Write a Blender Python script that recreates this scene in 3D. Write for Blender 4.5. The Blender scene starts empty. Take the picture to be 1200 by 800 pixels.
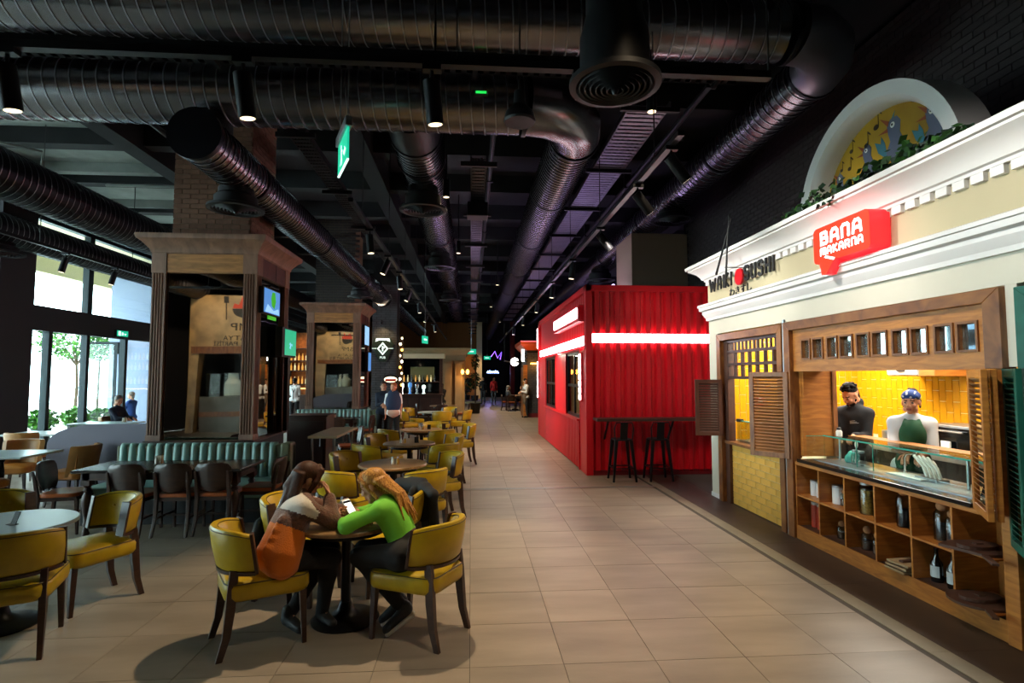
import bpy, bmesh, math, random
import numpy as np
from mathutils import Vector, Matrix, Euler
random.seed(7)
C = bpy.context.scene.collection
SC = bpy.context.scene
PI = math.pi
R = math.radians
# ---------------------------------------------------------------- camera
cd = bpy.data.cameras.new('camera'); cam = bpy.data.objects.new('camera', cd); C.objects.link(cam)
cam.location = (0, 0, 1.84)
cam.rotation_euler = (R(93.5), 0, R(-4.22))
cd.sensor_width = 36; cd.lens = 19.5; cd.clip_start = .05; cd.clip_end = 400
SC.camera = cam
# ---------------------------------------------------------------- world
W = bpy.data.worlds.new('world'); SC.world = W; W.use_nodes = True
nt = W.node_tree; nt.nodes.clear()
bg = nt.nodes.new('ShaderNodeBackground'); wo = nt.nodes.new('ShaderNodeOutputWorld')
bg.inputs[0].default_value = (.72, .90, 1.0, 1); bg.inputs[1].default_value = 11.0
nt.links.new(bg.outputs[0], wo.inputs[0])
SC.view_settings.view_transform = 'Standard'; SC.view_settings.look = 'None'
SC.view_settings.gamma = 1; SC.view_settings.use_curve_mapping = False
SC.view_settings.exposure = 0.15
SC.cycles.max_bounces = 8; SC.cycles.diffuse_bounces = 3; SC.cycles.glossy_bounces = 4
SC.cycles.transparent_max_bounces = 12; SC.cycles.transmission_bounces = 4
SC.cycles.sample_clamp_indirect = 4.0
SC.cycles.caustics_reflective = False; SC.cycles.caustics_refractive = False

def lamp_spot(name, loc, target, watts, col, angle=60, blend=.6, size=.05, parent=None):
    l = bpy.data.lights.new(name, 'SPOT'); l.energy = watts; l.color = col
    l.spot_size = R(angle); l.spot_blend = blend; l.shadow_soft_size = size
    o = bpy.data.objects.new(name, l); C.objects.link(o); o.location = loc
    o.rotation_euler = (Vector(target) - Vector(loc)).to_track_quat('-Z', 'Y').to_euler()
    return o
def lamp_area(name, loc, target, watts, col, sx, sy):
    l = bpy.data.lights.new(name, 'AREA'); l.energy = watts; l.color = col
    l.shape = 'RECTANGLE'; l.size = sx; l.size_y = sy
    o = bpy.data.objects.new(name, l); C.objects.link(o); o.location = loc
    o.rotation_euler = (Vector(target) - Vector(loc)).to_track_quat('-Z', 'Y').to_euler()
    return o
WARM = (1, .77, .49); NEUT = (1, .94, .88)
# warm down-lights over the walkway and the tables (heads are built in the ceiling section)
lamp_spot('spot_light', (-.35, 5.1, 4.5), (-.45, 4.7, 0), 520, WARM, 70, .35)
for x, y, w, a in [(1.2, 2.2, 240, 88), (1.9, 5.6, 210, 85), (-.4, 8.6, 380, 90), (-.3, 12.6, 380, 90), (.8, 17, 520, 100), (.8, 22.5, 620, 100), (1.5, 29, 800, 110), (-3.0, 18.5, 250, 90)]:
    lamp_spot('spot_light', (x, y, 4.6), (x, y + .2, 0), w, WARM, a, .8)
# track spots washing the facade on the right
for y, w in [(3.6, 130), (5.4, 155), (7.4, 180), (8.4, 60)]:
    lamp_spot('spot_light', (1.9, y - .3, 3.8), (3.75, y, 2.75), w, NEUT, 85, .8)
for x in (2.9, 4.2): lamp_spot('spot_light', (1.95, 7.6, 3.75), (x, 10.2, 2.0), 75, (1, .86, .72), 62, .5)   # track heads washing the container end
# kitchen ceiling lamps behind the counter
lamp_area('kitchen_light', (5.0, 6.4, 2.62), (5.0, 6.4, 0), 135, (1, .95, .84), 1.0, 3.2)
lamp_area('kitchen_light', (4.6, 7.6, 2.62), (4.6, 7.7, 0), 45, (1, .93, .8), .8, 1.2)

# unseen purple-white uplights added over the container and shop roofs to tint the ducts
lamp_area('added_uplight', (2.75, 14.0, 3.62), (2.75, 14.0, 6), 80, (.72, .52, 1), 7.0, .12)
lamp_area('added_uplight', (3.0, 24, 3.3), (3.0, 24, 6), 80, (.62, .45, 1), 8.0, .12)
# ---------------------------------------------------------------- materials
def lin(h):
    if isinstance(h, str):
        h = h.lstrip('#'); h = [int(h[i:i+2], 16)/255 for i in (0, 2, 4)]
        h = [c/12.92 if c <= .04045 else ((c+.055)/1.055)**2.4 for c in h]
    return tuple(h[:3])
MATS = {}
def mat(name, col, rough=.5, metal=0, noise=None, bump=None, emis=None, spec=.5, coat=0, wood=None, col2=None, sheen=0, stretch=None):
    m = bpy.data.materials.new(name); m.use_nodes = True
    N = m.node_tree.nodes; L = m.node_tree.links
    b = N['Principled BSDF']; c = lin(col)
    b.inputs['Base Color'].default_value = (*c, 1); b.inputs['Roughness'].default_value = rough
    b.inputs['Metallic'].default_value = metal; b.inputs['Specular IOR Level'].default_value = spec
    b.inputs['Coat Weight'].default_value = coat; b.inputs['Sheen Weight'].default_value = sheen
    tc = None
    def coord():
        nonlocal tc
        if tc is None:
            t = N.new('ShaderNodeTexCoord'); mp = N.new('ShaderNodeMapping'); L.new(t.outputs['Object'], mp.inputs[0])
            if stretch: mp.inputs['Scale'].default_value = stretch
            tc = mp.outputs[0]
        return tc
    if noise or wood:
        n = N.new('ShaderNodeTexNoise'); L.new(coord(), n.inputs['Vector'])
        sc, amt = noise if noise else wood
        n.inputs['Scale'].default_value = sc; n.inputs['Detail'].default_value = 6
        if wood: n.inputs['Distortion'].default_value = 1.2
        rp = N.new('ShaderNodeValToRGB'); L.new(n.outputs['Fac'], rp.inputs[0])
        c2 = lin(col2) if col2 else tuple(x*(1-amt) for x in c)
        c1 = c if col2 else tuple(min(1, x*(1+amt*.5)) for x in c)
        rp.color_ramp.elements[0].color = (*c2, 1); rp.color_ramp.elements[1].color = (*c1, 1)
        rp.color_ramp.elements[0].position = .32; rp.color_ramp.elements[1].position = .68
        L.new(rp.outputs[0], b.inputs['Base Color'])
    if bump:
        n2 = N.new('ShaderNodeTexNoise'); L.new(coord(), n2.inputs['Vector']); n2.inputs['Scale'].default_value = bump[0]
        n2.inputs['Detail'].default_value = 4
        bp = N.new('ShaderNodeBump'); bp.inputs['Strength'].default_value = bump[1]; bp.inputs['Distance'].default_value = .01
        L.new(n2.outputs['Fac'], bp.inputs['Height']); L.new(bp.outputs[0], b.inputs['Normal'])
    if emis:
        b.inputs['Emission Color'].default_value = (*lin(emis[0]), 1); b.inputs['Emission Strength'].default_value = emis[1]
    MATS[name] = m
    return m
def glass_mat(name, tint=(.9, .97, .95), refl=.12, op=.0):
    m = bpy.data.materials.new(name); m.use_nodes = True
    N = m.node_tree.nodes; L = m.node_tree.links; N.clear()
    o = N.new('ShaderNodeOutputMaterial'); t = N.new('ShaderNodeBsdfTransparent'); g = N.new('ShaderNodeBsdfGlossy')
    g.inputs['Roughness'].default_value = .02; t.inputs[0].default_value = (*tint, 1)
    mx = N.new('ShaderNodeMixShader'); f = N.new('ShaderNodeLayerWeight'); f.inputs[0].default_value = refl
    mm = N.new('ShaderNodeMath'); mm.operation = 'MULTIPLY_ADD'; mm.inputs[1].default_value = .6; mm.inputs[2].default_value = .03
    L.new(f.outputs['Fresnel'], mm.inputs[0]); L.new(mm.outputs[0], mx.inputs[0])
    L.new(t.outputs[0], mx.inputs[1]); L.new(g.outputs[0], mx.inputs[2]); L.new(mx.outputs[0], o.inputs[0])
    MATS[name] = m
    return m
mat('black', '#0c0c0d', .6); mat('black_metal', '#15161a', .38, .6); mat('black_gloss', '#0a0a0c', .18)
mat('dark_ceiling', '#17181b', .95, noise=(1.2, .3)); mat('concrete', '#7a7f7c', .9, noise=(1.5, .3))
mat('duct', '#77767c', .26, .95, noise=(1.5, .25)); mat('duct_seam', '#8c8c92', .35, .9); mat('duct_dark', '#2a2a30', .38, .9); mat('duct_black', '#18181b', .5, .5)
mat('galv', '#8d8b95', .4, .9)
mat('tile', '#8d8071', .42, noise=(1.7, .22), bump=(40, .04), spec=.45); mat('grout', '#4a443d', .8)
mat('tile_dark', '#3f3128', .5, noise=(3, .3)); mat('tile_band', '#857d6a', .45, noise=(3, .2))
mat('cream', '#d6d0bd', .75, noise=(.9, .06)); mat('white_trim', '#e6e4e0', .55); mat('frieze', '#bcb08e', .75, noise=(.8, .08))
mat('wood_honey', '#bd7c36', .42, wood=(3.2, .35), col2='#9a5c26', stretch=(1, 1, 6)); mat('wood_honey_h', '#bd7c36', .42, wood=(3.2, .35), col2='#985b25', stretch=(6, 1, 6))
mat('wood_frame', '#96602f', .42, wood=(3, .4), col2='#673a1c', stretch=(6, 1.2, 1.2)); mat('wood_dark', '#3a1f15', .4, wood=(4, .4), stretch=(1, 1, 5))
mat('wood_shut', '#925c2b', .45, wood=(4, .3), stretch=(1, 5, 5)); mat('wood_shutd', '#4c2b1c', .45, wood=(4, .3))
mat('wood_niche', '#bf7a34', .5, wood=(3, .3), col2='#a06026'); mat('wood_brown', '#3b241a', .38, wood=(5, .4), stretch=(1, 1, 4))
mat('wood_column', '#86604c', .5, wood=(3, .35), stretch=(2, 2, .4)); mat('leaf_bright', '#5c9a38', .6, noise=(8, .4)); mat('wood_beam', '#b5793f', .5, wood=(2.5, .4), stretch=(1, 1, 6))
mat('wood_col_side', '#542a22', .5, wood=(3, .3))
mat('yellow_brick', '#e6b352', .35, noise=(2, .25)); mat('yellow_tile', '#d6950f', .25, noise=(3, .2)); mat('grout_light', '#f3e6bd', .8)
mat('yellow_leather', '#b8990f', .36, noise=(6, .18), bump=(180, .05)); mat('piping', '#4d3c0a', .5)
mat('orange_leather', '#a04c14', .4, noise=(5, .2)); mat('tan_leather', '#c47a2c', .38, noise=(5, .2)); mat('tan_back', '#a8743a', .45, noise=(5, .2))
mat('green_leather', '#84a89f', .4, noise=(3, .12)); mat('green_side', '#57583a', .6); mat('olive', '#6f6a3f', .6)
mat('table_wood', '#8a6a46', .35, wood=(5, .4), stretch=(1, 6, 1)); mat('table_blue', '#a9b7b9', .28); mat('table_dark', '#2a211d', .25, wood=(4, .3), stretch=(1, 6, 1))
mat('red', '#cf0c1c', .4, noise=(.8, .1), spec=.4); mat('red_dark', '#700510', .5)
mat('led', '#ffffff', .5, emis=((1, .88, .92), 15)); mat('led_soft', '#ffffff', .5, emis=((1, .86, .88), 8)); mat('led_red', '#ff2020', .5, emis=((1, .05, .02), 3.2))
mat('sign_white', '#ffffff', .5, emis=((1, 1, .97), 1.7)); mat('sign_red', '#e81505', .4, emis=((1, .035, .006), 1.25)); mat('sign_side', '#e80a10', .4, emis=((1, .02, .03), .9))
mat('exit_green', '#0aa070', .4, emis=((.01, .50, .30), .9)); mat('exit_white', '#ffffff', .4, emis=((.75, 1, .92), 1.1))
mat('lamp_warm', '#fff0d0', .5, emis=((1, .82, .52), 14)); mat('lamp_orange', '#ff9a30', .5, emis=((1, .42, .06), 10)); mat('lamp_white', '#ffffff', .5, emis=((1, .97, .9), 8))
mat('lamp_dim', '#fff0d0', .5, emis=((1, .8, .5), 2.2)); mat('neon_blue', '#8ab0ff', .5, emis=((.35, .5, 1), 8)); mat('neon_orange', '#ff8020', .5, emis=((1, .3, .03), 3.2)); mat('neon_purple', '#7030ff', .5, emis=((.25, .1, 1), 5))
mat('chrome', '#d8dade', .12, 1); mat('steel', '#a9adb0', .3, .9); mat('porcelain', '#eeeae0', .3); mat('paper', '#e8e6de', .7)
mat('brick_brown', '#755140', .9, noise=(6, .4)); mat('mortar', '#6b5c48', .95); mat('brick_black', '#2c2322', .6); mat('brick_grey', '#4a4b50', .8, noise=(4, .3)); mat('mortar_dark', '#0e0e10', .9)
mat('grey_partition', '#6f6a78', .7); mat('anthracite', '#2e2f36', .7); mat('wall_grey', '#8792ac', .8); mat('mullion', '#16242a', .5, .3)
mat('marble', '#c9a873', .35, noise=(2.2, .35), col2='#8f7a5a'); mat('flame', '#c8381a', .6); mat('beige_wall', '#b08a5c', .8); mat('brown_wall', '#7d4e20', .8)
mat('terrace', '#e6e4dc', .8); mat('soffit', '#efe2b8', .8); mat('leaf', '#2c5a1e', .6, noise=(8, .5)); mat('leaf_dark', '#16321f', .6, noise=(8, .5)); mat('trunk', '#5b4a38', .9); mat('teal_pot', '#2f6f70', .6)
mat('green_paint', '#155a48', .5, noise=(6, .3)); mat('green_dark', '#14291d', .6)
mat('skin', '#c98d6c', .5); mat('skin_dark', '#a9744f', .5); mat('lip', '#9a4a44', .45); mat('eye', '#1a120d', .2); mat('eye_white', '#8f7c70', .4)
mat('hair_brown', '#4a2b1a', .6, spec=.25, noise=(30, .5), stretch=(6, 6, 1)); mat('hair_blond', '#dca24e', .5, spec=.3, noise=(26, .45), col2='#7d4516', stretch=(5, 5, 1)); mat('hair_black', '#0c0807', .75, spec=.2, bump=(60, .8)); mat('hair_red', '#a5572a', .5); mat('hair_grey', '#6a625c', .6)
mat('knit_white', '#ddd3c6', .95, bump=(120, .5), sheen=.3); mat('knit_brown', '#6b4432', .95, bump=(90, .9), noise=(45, .4), sheen=.4); mat('knit_orange', '#dd7208', .9, bump=(120, .5), sheen=.3)
mat('green_top', '#74c83a', .8, bump=(160, .2)); mat('black_cloth', '#0f0f12', .85, bump=(90, .2)); mat('navy_cloth', '#141c30', .85); mat('navy_vest', '#1d2d4a', .8); mat('white_cloth', '#e3e3e2', .85); mat('apron_green', '#124d2c', .8); mat('apron_brown', '#6d5844', .85); mat('skirt_pink', '#c09a88', .85)
mat('red_cloth', '#b01515', .85); mat('grey_cloth', '#4b4b4f', .85); mat('bandana', '#173a7a', .8); mat('sneaker', '#23282e', .6); mat('sole', '#d8d4c8', .6)
mat('jar_white', '#dadada', .35); mat('jar_pasta', '#b08a35', .6, noise=(60, .6)); mat('can_red', '#a8341e', .4); mat('cork', '#b07a50', .8); mat('dark_beans', '#1e1a1c', .5, noise=(70, .5)); mat('bottle_dark', '#0b0f12', .12, coat=.6); mat('label_white', '#b8c6cc', .6); mat('spice', '#6a5040', .6, noise=(60, .5)); mat('wood_board', '#4d3226', .6, wood=(3, .4))
mat('teal_cloth', '#4fb0a4', .8); mat('screen_green', '#0aa070', .3, emis=((.01, .42, .22), .9)); mat('screen_dark', '#050608', .1)
mat('mural_yellow', '#b98f16', .8, noise=(1.2, .4), col2='#8a6410'); mat('mural_blue', '#3a6f80', .8); mat('mural_grey', '#5b5e72', .8); mat('mural_dark', '#3a2812', .8); mat('mural_beak', '#8a4020', .8)
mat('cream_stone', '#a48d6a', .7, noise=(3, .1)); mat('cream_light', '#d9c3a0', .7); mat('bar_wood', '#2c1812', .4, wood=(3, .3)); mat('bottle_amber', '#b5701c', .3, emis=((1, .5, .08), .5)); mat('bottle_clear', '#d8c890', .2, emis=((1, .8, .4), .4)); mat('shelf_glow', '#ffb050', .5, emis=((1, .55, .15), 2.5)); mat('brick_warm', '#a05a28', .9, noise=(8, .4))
glass_mat('glass', (.93, .99, .97)); glass_mat('glass_green', (.93, .985, .965), .15); glass_mat('glass_jar', (.93, .95, .95), .2); glass_mat('glass_dark', (.55, .75, .75), .3)
mat('mirror', '#c8c4bc', .02, 1)
def mirror_wavy():
    m = MATS['mirror']; N = m.node_tree.nodes; L = m.node_tree.links; b = N['Principled BSDF']
    t = N.new('ShaderNodeTexCoord'); mp = N.new('ShaderNodeMapping'); mp.inputs['Scale'].default_value = (3.5, 3.5, .5)
    n = N.new('ShaderNodeTexNoise'); n.inputs['Scale'].default_value = 1.0; n.inputs['Detail'].default_value = 0
    bp = N.new('ShaderNodeBump'); bp.inputs['Strength'].default_value = .05; bp.inputs['Distance'].default_value = .03
    L.new(t.outputs['Object'], mp.inputs[0]); L.new(mp.outputs[0], n.inputs['Vector']); L.new(n.outputs['Fac'], bp.inputs['Height']); L.new(bp.outputs[0], b.inputs['Normal'])
mirror_wavy()

# ---------------------------------------------------------------- mesh helpers
class MB:
    def __init__(s): s.v = []; s.f = []; s.m = []
    def add(s, vs, fs, mi=0):
        o = len(s.v); s.v.extend([tuple(p) for p in vs])
        for f in fs: s.f.append(tuple(i+o for i in f)); s.m.append(mi)
        return s
    def box(s, x0, x1, y0, y1, z0, z1, mi=0):
        if x0 > x1: x0, x1 = x1, x0
        if y0 > y1: y0, y1 = y1, y0
        if z0 > z1: z0, z1 = z1, z0
        return s.add([(x0,y0,z0),(x1,y0,z0),(x1,y1,z0),(x0,y1,z0),(x0,y0,z1),(x1,y0,z1),(x1,y1,z1),(x0,y1,z1)],
              [(0,3,2,1),(4,5,6,7),(0,1,5,4),(1,2,6,5),(2,3,7,6),(3,0,4,7)], mi)
    def loft(s, rings, closed=True, cap0=True, cap1=True, mi=0):
        n = len(rings[0]); o = len(s.v)
        for r in rings: s.v.extend([tuple(p) for p in r])
        for i in range(len(rings)-1):
            for j in range(n if closed else n-1):
                k = (j+1) % n
                s.f.append((o+i*n+j, o+i*n+k, o+(i+1)*n+k, o+(i+1)*n+j)); s.m.append(mi)
        if cap0: s.f.append(tuple(o+j for j in range(n-1, -1, -1))); s.m.append(mi)
        if cap1: s.f.append(tuple(o+(len(rings)-1)*n+j for j in range(n))); s.m.append(mi)
        return s
    def tube(s, pts, r, n=8, mi=0, cap=True):
        pts = [Vector(p) for p in pts]; rs = r if isinstance(r, (list, tuple)) else [r]*len(pts)
        rings = []; prev = None
        for i, p in enumerate(pts):
            t = (pts[min(i+1, len(pts)-1)] - pts[max(i-1, 0)]).normalized()
            if prev is None:
                a = Vector((0, 0, 1)) if abs(t.z) < .9 else Vector((1, 0, 0)); u = t.cross(a).normalized()
            else: u = (prev - t*prev.dot(t)).normalized()
            prev = u; w = t.cross(u)
            rings.append([p + (u*math.cos(2*PI*j/n) + w*math.sin(2*PI*j/n))*rs[i] for j in range(n)])
        return s.loft(rings, True, cap, cap, mi)
    def cyl(s, p0, p1, r0, r1=None, n=16, mi=0): return s.tube([p0, p1], [r0, r0 if r1 is None else r1], n, mi)
    def bar(s, p0, p1, w, h=None, mi=0, up=(0, 0, 1)):   # square section bar, w,h may be (start,end)
        p0, p1 = Vector(p0), Vector(p1); t = (p1-p0).normalized(); a = Vector(up)
        if abs(t.dot(a)) > .95: a = Vector((0, 1, 0))
        u = t.cross(a).normalized(); v = u.cross(t); h = w if h is None else h
        w = w if isinstance(w, tuple) else (w, w); h = h if isinstance(h, tuple) else (h, h)
        rings = [[p + u*(sx*w[i]/2) + v*(sy*h[i]/2) for sx, sy in ((-1,-1),(1,-1),(1,1),(-1,1))] for i, p in enumerate((p0, p1))]
        return s.loft(rings, True, True, True, mi)
    def lathe(s, prof, c=(0, 0, 0), n=20, mi=0, sx=1, sy=1):
        return s.loft([[(c[0]+r*sx*math.cos(2*PI*j/n), c[1]+r*sy*math.sin(2*PI*j/n), c[2]+z) for j in range(n)] for r, z in prof], True, True, True, mi)
    def ringlathe(s, prof, n=28, mi=0):
        q = list(prof)+[prof[0]]
        return s.loft([[(r*math.cos(2*PI*j/n), r*math.sin(2*PI*j/n), z) for j in range(n)] for r, z in q], True, False, False, mi)
    def ell(s, c, r, n=14, mi=0):
        m = max(5, n//2)
        return s.loft([[(c[0]+r[0]*math.sin(PI*i/m)*math.cos(2*PI*j/n), c[1]+r[1]*math.sin(PI*i/m)*math.sin(2*PI*j/n), c[2]-r[2]*math.cos(PI*i/m)) for j in range(n)] for i in [.08]+list(range(1, m))+[m-.08]], True, True, True, mi)
    def prism(s, poly, a, d, mi=0):  # poly: list of (u,v) mapped by function a(u,v,w); extruded w 0..d
        n = len(poly); o = len(s.v)
        s.v.extend([tuple(a(u, v, 0)) for u, v in poly]); s.v.extend([tuple(a(u, v, d)) for u, v in poly])
        s.f.append(tuple(o+i for i in range(n-1, -1, -1))); s.f.append(tuple(o+n+i for i in range(n))); s.m += [mi, mi]
        for i in range(n): k = (i+1) % n; s.f.append((o+i, o+k, o+n+k, o+n+i)); s.m.append(mi)
        return s
    def build(s, name, mats, parent=None, smooth=0, bevel=0, fix=True):
        me = bpy.data.meshes.new(name); me.from_pydata(s.v, [], s.f)
        if not isinstance(mats, (list, tuple)): mats = [mats]
        for m in mats: me.materials.append(MATS[m] if isinstance(m, str) else m)
        if len(mats) > 1: me.polygons.foreach_set('material_index', s.m)
        if fix:
            bm = bmesh.new(); bm.from_mesh(me); bmesh.ops.recalc_face_normals(bm, faces=bm.faces); bm.to_mesh(me); bm.free()
        if smooth:
            me.shade_smooth(); me.set_sharp_from_angle(angle=R(smooth))
        me.update()
        return link(name, me, parent, bevel)
def link(name, me, parent=None, bevel=0):
    o = bpy.data.objects.new(name, me); C.objects.link(o)
    if parent: o.parent = parent
    if bevel:
        b = o.modifiers.new('bevel', 'BEVEL'); b.width = bevel; b.segments = 2; b.limit_method = 'ANGLE'; b.angle_limit = R(40)
    return o
def tag(o, label=None, cat=None, group=None, kind=None):
    if label: o['label'] = label
    if cat: o['category'] = cat
    if group: o['group'] = group
    if kind: o['kind'] = kind
    return o
def thing(name, label, cat, loc=(0, 0, 0), rz=0, group=None):
    o = bpy.data.objects.new(name, None); C.objects.link(o); o.empty_display_size = .1
    o.location = loc; o.rotation_euler = (0, 0, rz)
    return tag(o, label, cat, group)
def dup(o, loc=None, rz=None, label=None, group=None, parent=None):
    c = o.copy(); C.objects.link(c)
    if parent is not None: c.parent = parent
    if loc is not None: c.location = loc
    if rz is not None: c.rotation_euler = (0, 0, rz)
    if label: c['label'] = label
    if group: c['group'] = group
    for ch in list(o.children): dup(ch, parent=c)
    return c
def boxo(name, x0, x1, y0, y1, z0, z1, m, parent=None, bevel=0): return MB().box(x0, x1, y0, y1, z0, z1).build(name, m, parent, 0, bevel)
def struct(o): o['kind'] = 'structure'; return o
def rrect(w, h, r, n=5, cx=0, cy=0):
    p = []
    for qx, qy, a0 in ((1, 1, 0), (-1, 1, 90), (-1, -1, 180), (1, -1, 270)):
        for i in range(n+1):
            a = R(a0 + 90*i/n); p.append((cx+qx*(w/2-r)+r*math.cos(a), cy+qy*(h/2-r)+r*math.sin(a)))
    return p
def arcpts(cx, cy, r, a0, a1, n): return [(cx+r*math.cos(R(a0+(a1-a0)*i/n)), cy+r*math.sin(R(a0+(a1-a0)*i/n))) for i in range(n+1)]
FX = lambda X: (lambda u, v, w: (X-w, u, v))      # facade plane facing -X: u=Y, v=Z, w=out
FY = lambda Y: (lambda u, v, w: (u, Y-w, v))      # plane facing -Y
def frame_rect(mb, a, u0, u1, v0, v1, t, d, mi=0):      # four mitred bars of a rectangular frame
    for q in ([(u0,v0),(u1,v0),(u1-t,v0+t),(u0+t,v0+t)], [(u1,v0),(u1,v1),(u1-t,v1-t),(u1-t,v0+t)], [(u1,v1),(u0,v1),(u0+t,v1-t),(u1-t,v1-t)], [(u0,v1),(u0,v0),(u0+t,v0+t),(u0+t,v1-t)]):
        mb.prism(q, a, d, mi)
    return mb
def text(name, s, size, m, M, parent=None, ext=.01, off=0, sx=1, align='CENTER', bev=0, space=1.0):
    cu = bpy.data.curves.new(name, 'FONT'); cu.body = s; cu.size = size; cu.extrude = ext; cu.offset = off; cu.align_x = align; cu.space_character = space
    cu.bevel_depth = bev; cu.resolution_u = 3
    t = bpy.data.objects.new(name, cu); C.objects.link(t)
    bpy.context.view_layer.update()
    me = bpy.data.meshes.new_from_object(t.evaluated_get(bpy.context.evaluated_depsgraph_get()))
    bpy.data.objects.remove(t); bpy.data.curves.remove(cu)
    me.transform(M @ Matrix.Diagonal((sx, 1, 1, 1))); me.materials.clear(); me.materials.append(MATS[m])
    return link(name, me, parent)
def MX(o, x, y):  # matrix from origin, local x axis, local y axis
    x = Vector(x).normalized(); y = Vector(y).normalized(); z = x.cross(y)
    return Matrix(((x.x, y.x, z.x, o[0]), (x.y, y.y, z.y, o[1]), (x.z, y.z, z.z, o[2]), (0, 0, 0, 1)))
# ---- smooth-union distance fields meshed with surface nets (organic shapes)
def _sd(P, pr):
    if pr[0] == 'c':
        a, b = np.array(pr[1], float), np.array(pr[2], float); ab = b-a; L2 = max(ab@ab, 1e-9)
        t = np.clip(((P-a)@ab)/L2, 0, 1); d = np.linalg.norm(P-(a+t[..., None]*ab), axis=-1)
        return d-(pr[3]+(pr[4]-pr[3])*t)
    c, r = np.array(pr[1], float), np.array(pr[2], float); q = P-c
    if len(pr) > 3 and pr[3] is not None: q = q@np.array(pr[3], float)   # columns = local axes
    k = np.linalg.norm(q/r, axis=-1); return k*(k-1)/np.maximum(np.linalg.norm(q/(r*r), axis=-1), 1e-6)
def sdf_mesh(prims, res, k=.02):
    lo = np.full(3, 1e9); hi = -lo
    for p in prims:
        if p[0] == 'c':
            for q, r in ((p[1], p[3]), (p[2], p[4])): lo = np.minimum(lo, np.array(q)-r); hi = np.maximum(hi, np.array(q)+r)
        else: r = max(p[2]); lo = np.minimum(lo, np.array(p[1])-r); hi = np.maximum(hi, np.array(p[1])+r)
    lo = lo-2*res-k*.4; hi = hi+2*res+k*.4
    n = np.ceil((hi-lo)/res).astype(int)+1
    ax = [lo[i]+res*np.arange(n[i]) for i in range(3)]
    D = np.full(n, 1e3)
    for p in prims:   # evaluate each primitive only near itself
        if p[0] == 'c':
            a, b = np.array(p[1]), np.array(p[2]); m = max(p[3], p[4])+k*1.5+2*res; l = np.minimum(a, b)-m; h = np.maximum(a, b)+m
        else: m = max(p[2])+k*1.5+2*res; l = np.array(p[1])-m; h = np.array(p[1])+m
        i0 = np.clip(np.floor((l-lo)/res).astype(int), 0, n-1); i1 = np.clip(np.ceil((h-lo)/res).astype(int)+1, 1, n)
        sl = tuple(slice(i0[i], i1[i]) for i in range(3))
        G = np.stack(np.meshgrid(*[ax[i][sl[i]] for i in range(3)], indexing='ij'), -1)
        d = _sd(G, p); o = D[sl]; hh = np.clip(.5+.5*(o-d)/k, 0, 1)
        D[sl] = np.where(o > 100, d, o*(1-hh)+d*hh-k*hh*(1-hh))
    S = D < 0
    acc = np.zeros(tuple(n-1)+(3,)); cnt = np.zeros(tuple(n-1))
    offs = [(i, j, l) for i in (0, 1) for j in (0, 1) for l in (0, 1)]
    cut = lambda A, o: A[o[0]:o[0]+n[0]-1, o[1]:o[1]+n[1]-1, o[2]:o[2]+n[2]-1]
    for o in offs:
        for a in range(3):
            if o[a]: continue
            q = list(o); q[a] = 1
            s0, s1, d0, d1 = cut(S, o), cut(S, q), cut(D, o), cut(D, q); x = s0 != s1
            t = np.where(x, d0/np.where(x, d0-d1, 1), 0)
            for b in range(3): acc[..., b] += np.where(x, o[b]+(t if b == a else 0), 0)
            cnt += x
    M = cnt > 0; idx = np.full(M.shape, -1); idx[M] = np.arange(M.sum())
    I = np.argwhere(M); V = lo+res*(I+acc[M]/cnt[M][:, None])
    F = []
    for a in range(3):
        b, c = (a+1) % 3, (a+2) % 3
        s0 = [slice(0, -1)]*3; s1 = [slice(0, -1)]*3; s1[a] = slice(1, None)
        A, B = S[tuple(s0)], S[tuple(s1)]
        E = np.argwhere(A != B)
        E = E[(E[:, b] > 0) & (E[:, c] > 0)]
        if not len(E): continue
        fl = A[tuple(E.T)]
        def g(db, dc):
            q = E.copy(); q[:, b] -= db; q[:, c] -= dc; return idx[tuple(q.T)]
        Q = np.stack([g(1, 1), g(0, 1), g(0, 0), g(1, 0)], 1)
        Q[~fl] = Q[~fl][:, ::-1]
        F.append(Q)
    F = np.concatenate(F); F = F[(F >= 0).all(1)]
    return V, F
def org(name, parts, mats, parent=None, matf=None, disp=None):
    """parts: list of (prims,res,k) joined in ONE mesh"""
    vs, fs = [], []; o = 0
    for prims, res, k in parts:
        V, F = sdf_mesh(prims, res, k); vs.append(V); fs.append(F+o); o += len(V)
    V = np.concatenate(vs); F = np.concatenate(fs)
    me = bpy.data.meshes.new(name); me.from_pydata(V.tolist(), [], F.tolist())
    if not isinstance(mats, (list, tuple)): mats = [mats]
    for m in mats: me.materials.append(MATS[m])
    if matf is not None: me.polygons.foreach_set('material_index', np.asarray(matf(V[F].mean(1)), dtype=np.int32))
    me.shade_smooth(); me.update()
    return link(name, me, parent)
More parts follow.
